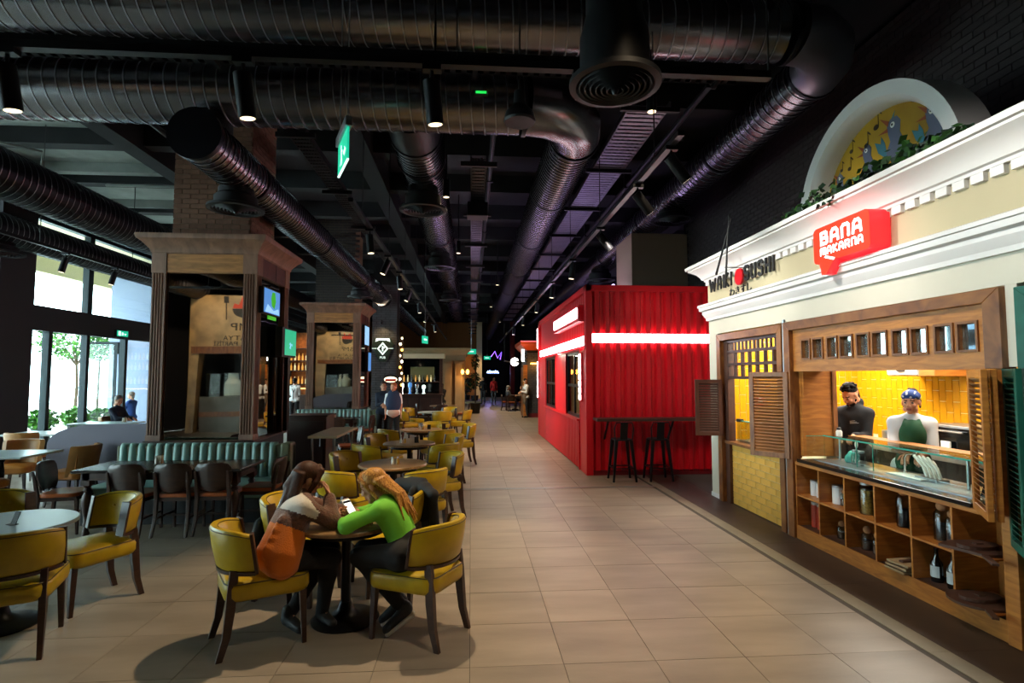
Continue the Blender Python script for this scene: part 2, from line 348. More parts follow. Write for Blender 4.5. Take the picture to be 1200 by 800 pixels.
# ================================================================ SETTING
def tile_material():
    m = MATS['tile']; N = m.node_tree.nodes; L = m.node_tree.links; b = N['Principled BSDF']
    g = N.new('ShaderNodeNewGeometry'); a = N.new('ShaderNodeVectorMath'); a.operation = 'MULTIPLY_ADD'
    a.inputs[1].default_value = (1/.6, 1/.6, 0); a.inputs[2].default_value = (0, -3.63/.6+20, 0)
    f = N.new('ShaderNodeVectorMath'); f.operation = 'FLOOR'; w = N.new('ShaderNodeTexWhiteNoise')
    L.new(g.outputs['Position'], a.inputs[0]); L.new(a.outputs[0], f.inputs[0]); L.new(f.outputs[0], w.inputs[0])
    src = b.inputs['Base Color'].links[0].from_socket
    for n in N:
        if n.type == 'TEX_NOISE':
            for l in list(n.inputs['Vector'].links): L.remove(l)
            if n.inputs['Scale'].default_value < 10:
                mp = N.new('ShaderNodeMapping'); mp.inputs['Scale'].default_value = (.7, 2.6, 1)
                ad = N.new('ShaderNodeVectorMath'); ad.operation = 'MULTIPLY_ADD'; ad.inputs[1].default_value = (9, 9, 9)
                L.new(w.outputs['Color'], ad.inputs[0]); L.new(g.outputs['Position'], ad.inputs[2]); L.new(ad.outputs[0], mp.inputs[0]); L.new(mp.outputs[0], n.inputs['Vector'])
            else: L.new(g.outputs['Position'], n.inputs['Vector'])
    h = N.new('ShaderNodeHueSaturation'); mr = N.new('ShaderNodeMapRange'); mr.inputs[3].default_value = .94; mr.inputs[4].default_value = 1.05
    L.new(w.outputs['Value'], mr.inputs[0]); L.new(mr.outputs[0], h.inputs['Value']); L.new(src, h.inputs['Color']); L.new(h.outputs[0], b.inputs['Base Color'])
tile_material()
floor = struct(boxo('floor', -10, 9, -6, 50, -.25, -.006, 'grout'))
T = .6; GAP = .004
fw = Vector((math.sin(R(4.22)), math.cos(R(4.22)), 0)); rt = Vector((fw.y, -fw.x, 0))
cells = []
for i in range(-16, 6):
    for j in range(-15, 77):
        x0 = i*T; y0 = 3.63+j*T; x1 = min(x0+T, 3.05)
        if x1-x0 < .1 or x0 < -9.75: continue
        c = Vector(((x0+x1)/2, y0+T/2, 0)); d = c.dot(fw); s = c.dot(rt)
        vis = d > 2.6 and abs(s) < d*.99
        blocked = (c.x > 2.1 and 10.2 < c.y < 17.6) or (-4.8 < c.x < -2.5 and 7.4 < c.y < 9.9)
        cells.append((d if vis and not blocked else 999+abs(d), x0, x1, y0))
cells.sort()
tb = MB().box(GAP/2, T-GAP/2, GAP/2, T-GAP/2, -.006, 0)
t0 = None; n = 0; rest = MB()
for d, x0, x1, y0 in cells:
    if n < 295 and abs(x1-x0-T) < 1e-6 and d < 999:
        if t0 is None: t0 = tb.build('tile', 'tile', floor); o = t0
        else: o = bpy.data.objects.new('tile', t0.data); C.objects.link(o); o.parent = floor
        o.location = (x0, y0, random.uniform(-.0006, .0006)); n += 1
    else: rest.box(x0+GAP/2, x1-GAP/2, y0+GAP/2, y0+T-GAP/2, -.006, -.0003)
o = rest.build('floor_tiling', 'tile', floor); o['kind'] = 'stuff'
s = MB()
for k in range(-8, 10): s.box(3.053, 3.2, k*1.2, k*1.2+1.197, -.006, .0)
s.build('border_band', 'tile_band', floor)
s = MB()
for k in range(-8, 10): s.box(3.203, 3.74, k*1.2, k*1.2+1.197, -.006, .0)
s.build('dark_strip', 'tile_dark', floor)  # floor strip of darker colour along the foot of the counter
boxo('joint_strip', -3, 3.05, 9.10, 9.135, -.006, .003, 'steel', floor); boxo('joint_strip', -3, 3.05, 9.165, 9.2, -.006, .003, 'steel', floor)

ceil = struct(boxo('ceiling', -10.2, 9, -6, 50, 6.4, 6.6, 'dark_ceiling'))
for y in [8.2, 10.3, 12.4, 14.6, 16.8, 19.2, 22, 25, 28, 32, 36, 40]:
    boxo('ceiling_beam', -6.5 if y < 9 else -9.9, 8.9, y, y+.28, 6.0, 6.4, 'dark_ceiling', ceil)
for x in [-6.3, -2.2, 5.4]: boxo('ceiling_beam', x, x+.35, -6, 50, 5.9, 6.4, 'dark_ceiling', ceil)
boxo('ceiling_slab', -9.99, -6.3, 4, 20, 6.3, 6.4, 'concrete', ceil)
for y in (9.5, 12, 14.5): boxo('ceiling_beam', -9.9, -6.3, y, y+.2, 6.1, 6.3, 'concrete', ceil)
wall_back = struct(boxo('wall_back', -10.2, 9, 48.5, 48.7, 0, 6.4, 'black'))
wall_right = struct(boxo('wall_right', 8.8, 9, -6, 48.5, 0, 6.4, 'brick_black'))
wall_rear = struct(boxo('wall_rear', -10.2, 9, -6.2, -6, 0, 6.4, 'anthracite'))
# dark brick wall above the shops: real courses standing proud of the dark mortar
bw2 = struct(boxo('wall_side', 5.25, 5.35, -6, 13.2, 2.76, 6.2, 'mortar_dark'))
b = MB()
for r in range(42):
    z = 2.8+r*.083
    for k in range(62): b.box(5.238, 5.26, -3.2+k*.26+(r % 2)*.13, -3.2+k*.26+.25+(r % 2)*.13, z, z+.073)
b.build('brick_courses', 'brick_black', bw2)['kind'] = 'stuff'

# ---------------------------------------------------------------- window wall on the left (X=-10)
wall_left = struct(MB().box(-10.3, -9.95, 11.75, 12.5, 0, 6.4).box(-10.2, -10, 12.5, 50, 5.55, 6.4).box(-10.2, -10, -6, 11.75, 5.55, 6.4).box(-10.2, -10, 31.05, 48.5, 0, 5.55).box(-10.2, -10, -6, .25, 0, 5.55).build('wall_left', 'anthracite'))
pil = thing('column', 'wide dark grey square column at the left edge beside the glazed doors', 'column', (-9.6, 11.85, 0))
boxo('shaft', -.40, .36, -.35, .55, 0, 6.4, 'anthracite', pil); boxo('plinth', -.42, .38, -.37, .57, 0, .12, 'black', pil)
def glazing(n, ys, tz=(2.88, 3.45)):
    w = struct(MB().box(-10.1, -9.95, ys[0]-.03, ys[-1]+.03, 0, .1).build('window_%d' % n, 'mullion'))
    boxo('transom', -10.12, -9.93, ys[0], ys[-1], tz[0], tz[1], 'anthracite', w)
    boxo('top_rail', -10.1, -9.95, ys[0], ys[-1], 5.45, 5.56, 'mullion', w)
    for i, y in enumerate(ys):
        boxo('mullion', -10.1, -9.94, y-.06, y+.06, .1, tz[0]+.04, 'mullion', w, .006)
        if i % 2 == 0: boxo('mullion', -10.1, -9.94, y-.09, y+.09, tz[1], 5.5, 'mullion', w, .006)
    for a, c in zip(ys[:-1], ys[1:]): boxo('pane', -10.03, -10.02, a+.06, c-.06, .1, tz[0], 'glass', w)
    for a, c in zip(ys[:-2:2], ys[2::2]): boxo('pane', -10.03, -10.02, a+.09, c-.09, tz[1], 5.45, 'glass', w)
    return w
glazing(1, [12.52, 13.9, 15.2, 16.8, 18.85])
glazing(3, [19.1, 21, 23, 25, 27, 29, 31], (4.7, 4.9))
glazing(2, [.3, 2.2, 4.1, 6.0, 7.9, 9.8, 11.7])
# open door leaves turned outwards
for y, lab in [(12.95, 'dark framed glass door leaf standing open nearest the grey column'), (16.75, 'dark framed glass door leaf standing open by the white outside wall')]:
    d = thing('glass_door', lab, 'door', (-10.15, y, 0), R(8))
    m = MB(); frame_rect(m, FY(0), -.8, 0, .04, 2.8, .07, .05); m.build('door_frame', 'mullion', d)
    boxo('pane', -.74, -.06, -.03, -.02, .1, 2.74, 'glass', d); MB().tube([(-.72, -.09, .9), (-.72, -.09, 1.3)], .015).build('handle', 'steel', d)
es = thing('exit_sign', 'small green exit sign on the dark transom above the glazed doors', 'sign', (-9.88, 16.45, 3.02))
boxo('housing', -.04, .02, -.26, .26, -.1, .1, 'black', es); boxo('face', .02, .035, -.24, .24, -.08, .08, 'exit_green', es)
m = MB(); m.box(.036, .04, -.05, .02, -.05, .03); m.prism([(.05, 0), (.16, 0), (.11, -.05)], lambda u, v, w: (.036+w, u, v), .004); m.box(.036, .04, -.2, -.1, -.06, .06); m.build('pictogram', 'exit_white', es)
# ---------------------------------------------------------------- terrace outside
terr = struct(boxo('terrace', -40, -10.2, -20, 40, -.3, -.02, 'terrace'))
sof = struct(boxo('trim_1', -13.2, -10.2, -12, 30, 5.6, 5.75, 'soffit')); boxo('canopy_edge', -13.4, -13.1, -12, 30, 5.0, 5.75, 'soffit', sof); boxo('canopy_beam', -12.1, -11.9, -12, 30, 5.3, 5.6, 'concrete', sof)
ow = struct(boxo('wall_terrace', -12.15, -10.6, 19.6, 19.8, 0, 5.55, 'wall_grey'))
sp = thing('loudspeaker', 'black wall loudspeaker with a hanging cable on the white outside wall', 'speaker', (-11.8, 19.43, 2.75))
boxo('cabinet', -.1, .1, -.1, .1, -.2, .2, 'black', sp, .02); boxo('bracket', -.03, .03, .08, .16, -.04, .04, 'black', sp); MB().tube([(0, .12, -.2), (.02, .13, -1.0), (0, .13, -2.4)], .012).build('cable', 'black', sp)
def leafball(n, rx, ry, rz, size, seed, dens=None):
    rnd = random.Random(seed); m = MB()
    for _ in range(n):
        a = rnd.uniform(0, 2*PI); z = rnd.uniform(-1, 1); q = rnd.uniform(.35, 1)**.6; s = math.sqrt(1-z*z)
        p = Vector((rx*q*s*math.cos(a), ry*q*s*math.sin(a), rz*q*z)); d = Vector((rnd.gauss(0, 1), rnd.gauss(0, 1), rnd.gauss(0, .7))).normalized(); e = d.orthogonal().normalized()
        l = size*rnd.uniform(.7, 1.3)
        m.add([p-d*l*.5, p+e*l*.28, p+d*l*.5, p-e*l*.28], [(0, 1, 2, 3)], rnd.random() > .6)
    return m
t = thing('tree', 'leafy tree with a thin trunk on the bright terrace beyond the doors', 'tree', (-14.25, 21.2, 0))
MB().tube([(0, 0, 0), (.05, 0, 1.4), (-.05, .05, 2.6)], [.06, .05, .035]).build('trunk', 'trunk', t)
m = MB()
for a in range(7): m.tube([(0, 0, 2.2), (math.cos(a)*.5, math.sin(a)*.5, 2.9), (math.cos(a)*.9, math.sin(a)*.9, 3.2)], [.03, .02, .01], 5)
m.build('branches', 'trunk', t)
o = leafball(900, 1.25, 1.3, .75, .16, 3).build('foliage', ['leaf_bright', 'leaf'], t, fix=False); o.location = (0, 0, 3.05); o['kind'] = 'stuff'
t = thing('olive_tree', 'second leafy tree, pale green, on the terrace at the right of the first', 'tree', (-13.1, 20.6, 0))
MB().tube([(0, 0, 0), (.03, 0, 2.4)], [.05, .03]).build('trunk', 'trunk', t)
o = leafball(520, .75, .7, .65, .14, 5).build('foliage', ['leaf_bright', 'leaf'], t, fix=False); o.location = (0, 0, 3.0); o['kind'] = 'stuff'
for i, (x, y, w, lab) in enumerate([(-11.35, 17.0, .5, 'bushy green shrub in a dark planter outside the middle door'), (-11.25, 17.9, .42, 'bright round shrub in a teal planter right of the dark planter'), (-11.5, 15.9, .5, 'low green shrub outside behind the terrace table')]):
    t = thing('potted_shrub', lab, 'plant', (x, y, 0))
    MB().lathe([(w*.35, 0), (w*.45, .42), (w*.4, .42), (w*.38, .38)], n=16).build('planter', ['black', 'teal_pot', 'green_dark'][i], t, 40)
    o = leafball(420, w*.75, w*.75, w*.6, .13, 11+i).build('foliage', ['leaf_bright', 'leaf'], t, fix=False); o.location = (0, 0, .42+w*.45); o['kind'] = 'stuff'
t = thing('terrace_table', 'pale outdoor table on the terrace beside the open door', 'table', (-11.6, 14.0, 0))
boxo('tabletop', -.5, .5, -.4, .4, .7, .74, 'white_trim', t, .01); MB().cyl((0, 0, 0), (0, 0, .7), .04).build('pedestal', 'mullion', t); MB().lathe([(.25, 0), (.24, .03), (.04, .05)]).build('base', 'mullion', t)
# ================================================================ CEILING SERVICES
def spiral(p0, p1, r, pitch=.14, N=28, ridge=.009):
    p0, p1 = Vector(p0), Vector(p1); L_ = (p1-p0).length; t = (p1-p0)/L_
    a = Vector((0, 0, 1)); u = t.cross(a).normalized(); v = t.cross(u)
    turns = int(L_/pitch); m = MB(); prof = [(0, ridge), (.014, ridge), (.018, 0), (pitch, 0)]
    vs = []; cnt = turns*N+1
    for q in range(cnt):
        ang = 2*PI*q/N; d = u*math.cos(ang)+v*math.sin(ang)
        for ds, dr in prof:
            s = min(max(pitch*q/N+ds-pitch*.5, 0), L_); vs.append(p0+t*s+d*(r+dr))
    fs = []
    for q in range(cnt-1):
        for k in range(3): fs.append((q*4+k, q*4+k+1, (q+1)*4+k+1, (q+1)*4+k))
    m.add(vs, fs); m.m = [1 if i % 3 == 0 else 0 for i in range(len(fs))]; return m
def ring(m, c, t, r, w=.05, h=.02, n=28):
    c = Vector(c); t = Vector(t).normalized()
    return m.tube([c-t*w/2, c-t*w/2*.99, c+t*w/2*.99, c+t*w/2], [r, r+h, r+h, r], n)
def collar(d, c, t, r, w=.05): ring(MB(), c, t, r, w).build('collar', 'duct_dark', d, 30)
def elbow(c, d0, d1, r, rad, seg=4):     # mitred segment bend from direction d0 to d1
    c = Vector(c); d0, d1 = Vector(d0), Vector(d1); cen = c - d0*rad + d1*rad
    pts = [cen + d0*rad*math.sin(PI/2*i/seg) - d1*rad*math.cos(PI/2*i/seg) for i in range(seg+1)]
    return pts
def diffuser(loc, r, neck, lab, m='duct_black', tilt=0):
    t = thing('air_diffuser', lab, 'air diffuser', loc, 0, 'round ceiling diffusers')
    MB().lathe([(r*.76, .045), (r*.76, min(neck*.6, .3)), (r*.62, min(neck*.75, .45)), (r*.62, neck)], n=28).build('neck', m, t, 40)
    MB().ringlathe([(r*.86, .0), (r, .005), (r*1.0, .035), (r*.78, .06), (r*.72, .06), (r*.8, .02)], 32).build('flange', m, t, 40)
    for k in range(6):
        q = r*(.16+.12*k); MB().ringlathe([(q, -.012*(5-k)*.4), (q+r*.055, .05), (q+r*.07, .05), (q+r*.03, -.006-.012*(5-k)*.4)]).build('louvre_ring', m, t, 40)
    MB().lathe([(.01, -.05), (r*.09, -.02), (r*.09, .03)], n=16).build('centre_cone', m, t, 40)
    return t
def duct(lab, loc=(0, 0, 0)): return thing('ventilation_duct', lab, 'duct', loc)
# first cross duct, turning along the walkway over the shop fronts
Z1 = 5.6
d = duct('thick spiral duct across the top, bending along over the right hand shops')
spiral((-6.4, 5.65, Z1), (3.45, 5.65, Z1), .31).build('duct_run', ['duct', 'duct_seam'], d, 30, fix=False)
pts = elbow((4.24, 5.65, Z1), (1, 0, 0), (0, 1, 0), .31, .75)
MB().tube(pts, .315, 28).build('elbow', 'galv', d, 20)
spiral((4.24, 6.4, Z1), (4.24, 46, Z1), .3).build('duct_run', ['duct', 'duct_seam'], d, 30, fix=False)
collar(d, (3.45, 5.65, Z1), (1, 0, 0), .31); collar(d, (4.24, 6.42, Z1), (0, 1, 0), .31)
for y in (9, 13, 17, 21, 26): collar(d, (4.24, y, Z1), (0, 1, 0), .30)
# second cross duct and its three branches
Z2 = 5.09
d = duct('lower spiral duct across the hall with its three long branches')
spiral((-6.4, 6.5, Z2), (.62, 6.5, Z2), .335).build('duct_run', ['duct', 'duct_seam'], d, 30, fix=False)
pts = elbow((1.39, 6.5, Z2), (1, 0, 0), (0, 1, 0), .335, .75)
MB().tube(pts, .338, 28).build('elbow', 'duct', d, 20)
spiral((1.39, 7.25, Z2), (1.39, 46, Z2), .333, .1).build('duct_run', ['duct', 'duct_seam'], d, 30, fix=False)
collar(d, (.62, 6.5, Z2), (1, 0, 0), .335); collar(d, (1.39, 7.3, Z2), (0, 1, 0), .335)
for y in (9.6, 12.6, 16, 20, 25, 31): collar(d, (1.39, y, Z2), (0, 1, 0), .333)
spiral((-.756, 7.3, Z2), (-.756, 30, Z2), .333, .11).build('duct_run', ['duct', 'duct_seam'], d, 30, fix=False)
MB().tube([(-.756, 6.6, Z2), (-.756, 7.35, Z2)], .34, 28).build('saddle', 'duct_black', d, 40)
for y in (7.35, 8.2, 9.0, 12.5, 17, 22): collar(d, (-.756, y, Z2), (0, 1, 0), .335, .07)
Z3 = 4.46
spiral((-3.0, 6.1, Z3), (-3.0, 34, Z3), .27, .11).build('duct_run', ['duct', 'duct_seam'], d, 30, fix=False)
MB().tube([(-3.0, 6.09, Z3), (-3.0, 6.1, Z3)], .268, 28).build('end_cap', 'duct_black', d); MB().tube([(-3.0, 6.5, Z3), (-3.0, 6.5, Z2-.2)], .22, 24).build('saddle', 'duct_black', d, 40)
for y in (6.12, 7.6, 11, 15, 20): collar(d, (-3.0, y, Z3), (0, 1, 0), .27, .07)
d = duct('long dark spiral duct at the far left above the dining tables')
spiral((-6.9, -2, 4.8), (-6.9, 34, 4.8), .36, .13).build('duct_run', ['duct_dark', 'duct_seam'], d, 30, fix=False)
d = duct('lowest dark duct along the top of the window wall')
spiral((-8.9, -2, 4.62), (-8.9, 34, 4.62), .30, .13).build('duct_run', ['duct_dark', 'duct_seam'], d, 30, fix=False)
for (x, y, z, r, nk, lab) in [(.86, 3.2, 3.58, .275, 2.8, 'largest round diffuser hanging near the top centre in front of the cross track'), (-.756, 8.6, 4.4, .37, .37, 'round diffuser nearest the camera under the branch left of centre'), (-.756, 13.3, 4.4, .37, .37, 'second round diffuser under the branch left of centre'), (-.756, 19.4, 4.45, .37, .32, 'farthest round diffuser under the branch left of centre'),
        (-3.0, 7.2, 3.94, .34, .27, 'round diffuser in front of the brown brick column top'), (4.24, 11.3, 5.10, .45, .22, 'round diffuser above the near end of the red container'), (4.24, 17.9, 4.95, .48, .37, 'round diffuser above the far end of the red container'), (-3.0, 15.2, 3.94, .34, .27, 'round diffuser beyond the second mirrored column'), (-8.9, 11.0, 4.12, .42, .22, 'round diffuser under the low duct at the left edge')]:
    diffuser((x, y, z), r, nk, lab)
mat('rung_black', '#040405', .9, spec=.1)
# rails, trays and pipes
def rail(lab, p0, p1, w=.06, h=.05, hang=6.2, step=2.4, m='black_metal'):
    t = thing('light_track', lab, 'light track', p0); p0, p1 = Vector(p0), Vector(p1); d = p1-p0
    MB().bar((0, 0, 0), d, w, h).build('rail', m, t)
    n = max(1, int(d.length/step))
    for k in range(n+1):
        q = d*(min(k+.3, n)/max(n, 1)); boxo('hanger', q.x-.005, q.x+.005, q.y-.005, q.y+.005, 0, hang-p0.z, 'black', t)
    return t
rail('black light track crossing the near part of the hall under the ducts', (-7, 3.5, 3.86), (2.0, 3.5, 3.86))
rail('long black light track over the walkway, right of centre', (1.86, 4.7, 4.0), (1.86, 36, 4.0))
rail('long black light track left of centre above the round tables', (-1.5, 6.9, 4.02), (-1.5, 34, 4.02))
rail('black light track near the windows on the left', (-7.4, 4, 4.1), (-7.4, 30, 4.1))
def head(p, target, lab, L_=.24, r=.055, rail_z=None):
    p = Vector(p); t = thing('spotlight', lab, 'spotlight', p)
    d = (Vector(target)-p).normalized()
    MB().tube([-d*L_*.15, -d*L_*.15+d*.001, d*L_, d*L_*1.001], [r*.8, r, r, r*.9], 16).build('can', 'black_metal', t, 40)
    MB().tube([d*L_*.96, d*(L_*1.004)], [r*.82, r*.82], 16).build('lens', 'lamp_dim', t)
    top = (rail_z or p.z+.16)-p.z
    MB().cyl((0, 0, 0), (0, 0, top), .012, n=8).build('stem', 'black_metal', t); boxo('adapter', -.06, .06, -.03, .03, top-.04, top, 'black_metal', t)
for x, lab, tg in [(-2.84, 'black can spotlight at the far left of the near cross track', 0), (-1.44, 'black can spotlight on the near cross track above the exit sign', 0), (-.26, 'black can spotlight at the middle of the near cross track', 0), (.72, 'black can spotlight aimed sideways beside the largest diffuser', 1)]:
    head((x, 3.5, 3.70), (x+.25, 3.9, 1) if not tg else (x+3, 3.6, 3.4), lab, rail_z=3.84)
nth = ['nearest', 'second', 'third', 'fourth', 'fifth', 'sixth', 'seventh', 'eighth', 'ninth']
for k, y in enumerate([4.95, 6.0, 7.8, 10, 12.5, 15.5, 19.5, 24]):
    head((1.86, y, 3.85), (3.0, y+.1, 2.4) if k < 3 else (1.5, y, 1), '%s can spotlight along the right hand track over the walkway' % nth[k], rail_z=3.98)
for k, y in enumerate([8.2, 10, 11.6, 13.6, 16, 19, 23]):
    head((-1.5, y, 3.87), (-2.2, y-.3, 2) if k % 2 else (-1.2, y-.1, 1), '%s can spotlight along the track above the round tables' % nth[k], rail_z=4.0)
for k, y in enumerate([8.0, 10.6, 12.0, 14.2, 17]):
    head((-7.4, y, 3.95), (-7.8, y-.2, 2), '%s can spotlight along the window side track' % nth[k], rail_z=4.08)
# cable trays
def tray(lab, x0, x1, y0, y1, z, m, step=.12):
    t = thing('cable_tray', lab, 'cable tray', ((x0+x1)/2, y0, z)); w = (x1-x0)/2; L_ = y1-y0
    k = MB().box(-w, -w+.02, 0, L_, 0, .08).box(w-.02, w, 0, L_, 0, .08); k.build('side_rail', m, t)
    k = MB(); n = int(L_/step)
    for i in range(n): k.box(-w, w, i*step, i*step+step*.62, 0, .008)
    k.build('rungs', m, t)
    k = MB()
    for i in range(5): k.tube([(-w*.7+i*w*.33, L_*j/14, .03+.012*math.sin(i*3+j*2)) for j in range(15)], .018, 6)
    k.build('cable_bundle', 'black', t)
    for i in range(int(L_/2.2)+1): boxo('bracket', -w-.12, w+.12, i*2.2, i*2.2+.05, -.06, 0, 'duct_black', t)
tray('wide galvanised cable tray right of the central duct', 2.05, 2.6, 6.9, 36, 5.35, 'galv')
tray('narrow cable tray over the middle of the hall', -.02, .2, 6.9, 36, 4.55, 'duct_dark')
tray('dark cable tray running towards the left hand columns', -2.35, -2.1, 7.0, 34, 4.9, 'duct_black')
t = thing('cable_tray', 'dark cable tray crossing above the near light track', 'cable tray', (0, 4.2, 4.27))
k = MB(); [k.box(-6.3+i*.09, -6.3+i*.09+.045, 0, .16, 0, .01) for i in range(94)]; k.build('rungs', 'rung_black', t); boxo('side_rail', -6.3, 2.2, 0, .015, 0, .09, 'rung_black', t); boxo('side_rail', -6.3, 2.2, .145, .16, 0, .09, 'rung_black', t)
for x in (-6, -4, -2, 0, 2): boxo('bracket', x, x+.03, -.02, .18, -.03, 0, 'rung_black', t)
t = thing('junction_box', 'square grey junction box hanging on the middle cable tray', 'box', (.09, 8.6, 4.45)); boxo('case', -.16, .16, -.14, .14, -.14, .08, 'duct_dark', t, .01); boxo('bracket', -.03, .03, -.03, .03, .08, .12, 'duct_dark', t)
for i, (x, z, lab) in enumerate([(-4.9, 5.7, 'thin dark pipe under the ceiling over the left dining side'), (3.2, 5.75, 'thin dark pipe under the ceiling right of the cable tray'), (.35, 5.8, 'thin dark pipe under the ceiling over the walkway')]):
    t = thing('ceiling_pipe', lab, 'pipe', (x, -3, z)); MB().tube([(0, 0, 0), (0, 48, 0)], .045, 10).build('pipe_run', 'duct_black', t)
    for y in (6, 10, 14, 18, 24, 30): boxo('clamp', -.07, .07, y, y+.05, -.06, .3, 'duct_black', t)
t = thing('ceiling_conduit', 'thin light conduit bent under the pale ceiling at the left', 'pipe', (-8.2, 10.2, 5.95)); MB().tube([(-1.4, -1.2, 0), (.3, .4, 0), (.3, .4, -.5)], .025, 8).build('pipe_run', 'concrete', t); MB().tube([(.3, 2.2, 0), (1.6, 2.2, 0), (3.2, 2.2, 0)], .03, 8).build('pipe_run', 'concrete', t)
t = thing('loudspeaker', 'black dome loudspeaker hanging below the cross duct', 'speaker', (.44, 5.0, 4.18)); MB().cyl((0, 0, 1.1), (0, 0, 2.21), .01, n=6).build('cable', 'black', t); MB().lathe([(.14, 0), (.15, .02), (.13, .1), (.06, .17), (.05, .3)], n=24).build('dome', 'duct_black', t, 40); MB().cyl((0, 0, .25), (0, 0, 1.2), .01, n=6).build('cable', 'black', t)
t = thing('emergency_light', 'small green lit emergency light on the cross duct', 'lamp', (-.05, 3.4, 3.9)); t.location = (.1, 6.13, 5.04); boxo('housing', -.08, .08, -.02, .03, -.03, .03, 'black', t)
boxo('indicator', -.06, .06, -.03, -.02, -.012, .012, mat('ind_green', '#10c030', .4, emis=((.02, .8, .1), 1.0)), t)
# hanging exit sign
t = thing('exit_sign', 'green running man exit sign hanging edge-on from the ceiling at the upper left', 'sign', (-1.16, 5.0, 3.99), R(22))
boxo('housing', -.03, .03, -.27, .27, .0, .09, 'steel', t, .008)
boxo('panel', -.008, .008, -.25, .25, -.28, 0, 'exit_green', t); boxo('edge', -.009, .009, -.25, .25, -.292, -.28, 'exit_white', t)
k = MB()
A = lambda u, v, w: (-.0082-w, -u, v) 
A2 = lambda u, v, w: (.0082+w, u, v)
for Q in (A, A2):
    k.prism(arcpts(-.07, -.07, .022, 0, 360, 10)[:-1], Q, .002); k.prism([(-.09, -.1), (-.05, -.09), (-.03, -.16), (-.06, -.17)], Q, .002)
    k.prism([(-.06, -.16), (-.03, -.16), (-.01, -.21), (-.03, -.25), (-.045, -.24), (-.03, -.21)], Q, .002); k.prism([(-.06, -.16), (-.045, -.17), (-.1, -.23), (-.13, -.23), (-.1, -.21)], Q, .002)
    k.prism([(-.05, -.1), (-.04, -.12), (0, -.13), (0, -.115)], Q, .002); k.prism([(.05, -.15), (.11, -.15), (.11, -.12), (.17, -.165), (.11, -.21), (.11, -.18), (.05, -.18)], Q, .002)
k.build('pictogram', 'exit_white', t)
for y in (-.2, .2): MB().tube([(0, y, .09), (0, y, 2.3)], .006, 6).build('hanger', 'steel', t)

# pendant heads of the down-lights over the walkway, each just above its lamp
for i, (x, y, lab) in enumerate([(-.35, 5.1, 'pendant spotlight over the table of the two seated women'), (1.9, 5.6, 'pendant spotlight over the walkway by the kitchen'), (-.4, 8.6, 'pendant spotlight over the third round table'), (-.3, 12.6, 'pendant spotlight beyond the fourth round table'), (.8, 17, 'pendant spotlight over the middle of the walkway'), (.8, 22.5, 'pendant spotlight over the walkway near the pavilion'), (1.5, 29, 'pendant spotlight near the far table'), (-3.0, 18.5, 'pendant spotlight before the brick pillar'), (1.2, 2.2, 'pendant spotlight nearest the camera')]):
    z = 4.5 if i == 0 else 4.6
    head((x, y, z+.27), (x, y, 0), lab, rail_z=6.4)
# ================================================================ SHOP BUILDING ON THE RIGHT (facade X=3.72)
FXc = 3.72
shop = struct(MB().box(FXc, FXc+.15, 8.12, 8.42, 0, 2.469).box(FXc, FXc+.15, 1.0, 8.42, 2.47, 3.5).box(FXc, FXc+.15, 3.5, 3.585, 1.9, 2.469).box(FXc+.15, 8.7, 8.27, 8.42, 0, 3.5).box(FXc+.15, 5.2, 1.0, 8.26, 3.44, 3.49).build('wall_shop', 'cream'))
boxo('frieze', FXc-.004, FXc, 1.0, 8.424, 2.95, 3.3, 'frieze', shop)
boxo('baseboard', FXc-.012, FXc, 8.11, 8.43, 0, .06, 'white_trim', shop)
def moulding(name, prof):      # profile (out, z) swept along the facade and round the far corner
    m = MB()
    m.loft([[(FXc-w, 1.0, z) for w, z in prof], [(FXc-w, 8.42+w, z) for w, z in prof], [(7.5, 8.42+w, z) for w, z in prof]])
    return m.build(name, 'white_trim', shop, 25)
moulding('lower_moulding', [(0, 2.69), (.03, 2.69), (.035, 2.73), (.055, 2.76), (.075, 2.80), (.075, 2.835), (.11, 2.85), (.115, 2.90), (.13, 2.905), (.13, 2.935), (.10, 2.95), (0, 2.965)])
moulding('cornice', [(0, 3.31), (.045, 3.31), (.05, 3.335), (.075, 3.345), (.09, 3.38), (.13, 3.43), (.19, 3.47), (.23, 3.49), (.23, 3.51), (.26, 3.515), (.27, 3.56), (0, 3.58)])
db = None
for k in range(46):
    y = 8.36-k*.155
    if db is None: db = MB().box(-.04, 0, -.052, .052, 0, .065).build('dentil', 'white_trim', shop); o = db
    else: o = bpy.data.objects.new('dentil', db.data); C.objects.link(o); o.parent = shop
    o.location = (FXc-.004, y, 3.243)
# ---- kitchen room behind
kit = struct(MB().box(FXc+.15, 6.05, 2.6, 8.27, 0, .02).build('floor_kitchen', 'tile_dark'))
struct(boxo('ceiling_kitchen', FXc+.15, 6.1, 2.6, 8.27, 2.68, 2.75, 'white_trim'))
wk1 = struct(boxo('wall_kitchen_back', 5.96, 6.06, 2.6, 8.27, .02, 2.68, 'grout_light'))
wk2 = struct(boxo('wall_kitchen_far', FXc+.15, 5.96, 8.19, 8.27, .02, 2.68, 'grout_light'))
tv = MB().box(-.046, .046, -.008, 0, 0, .259).build('tile', 'yellow_tile', wk2); first = True
for k in range(21):
    for r in range(8):
        z = .75+r*.267+(k % 2)*.1335
        if z > 2.4 or 3.9+k*.1 > 5.9: continue
        if first: o = tv; first = False
        else: o = bpy.data.objects.new('tile', tv.data); C.objects.link(o); o.parent = wk2
        o.location = (3.92+k*.1, 8.19, z)
tv2 = MB().box(-.008, 0, -.046, .046, 0, .259).build('tile', 'yellow_tile', wk1); first = True
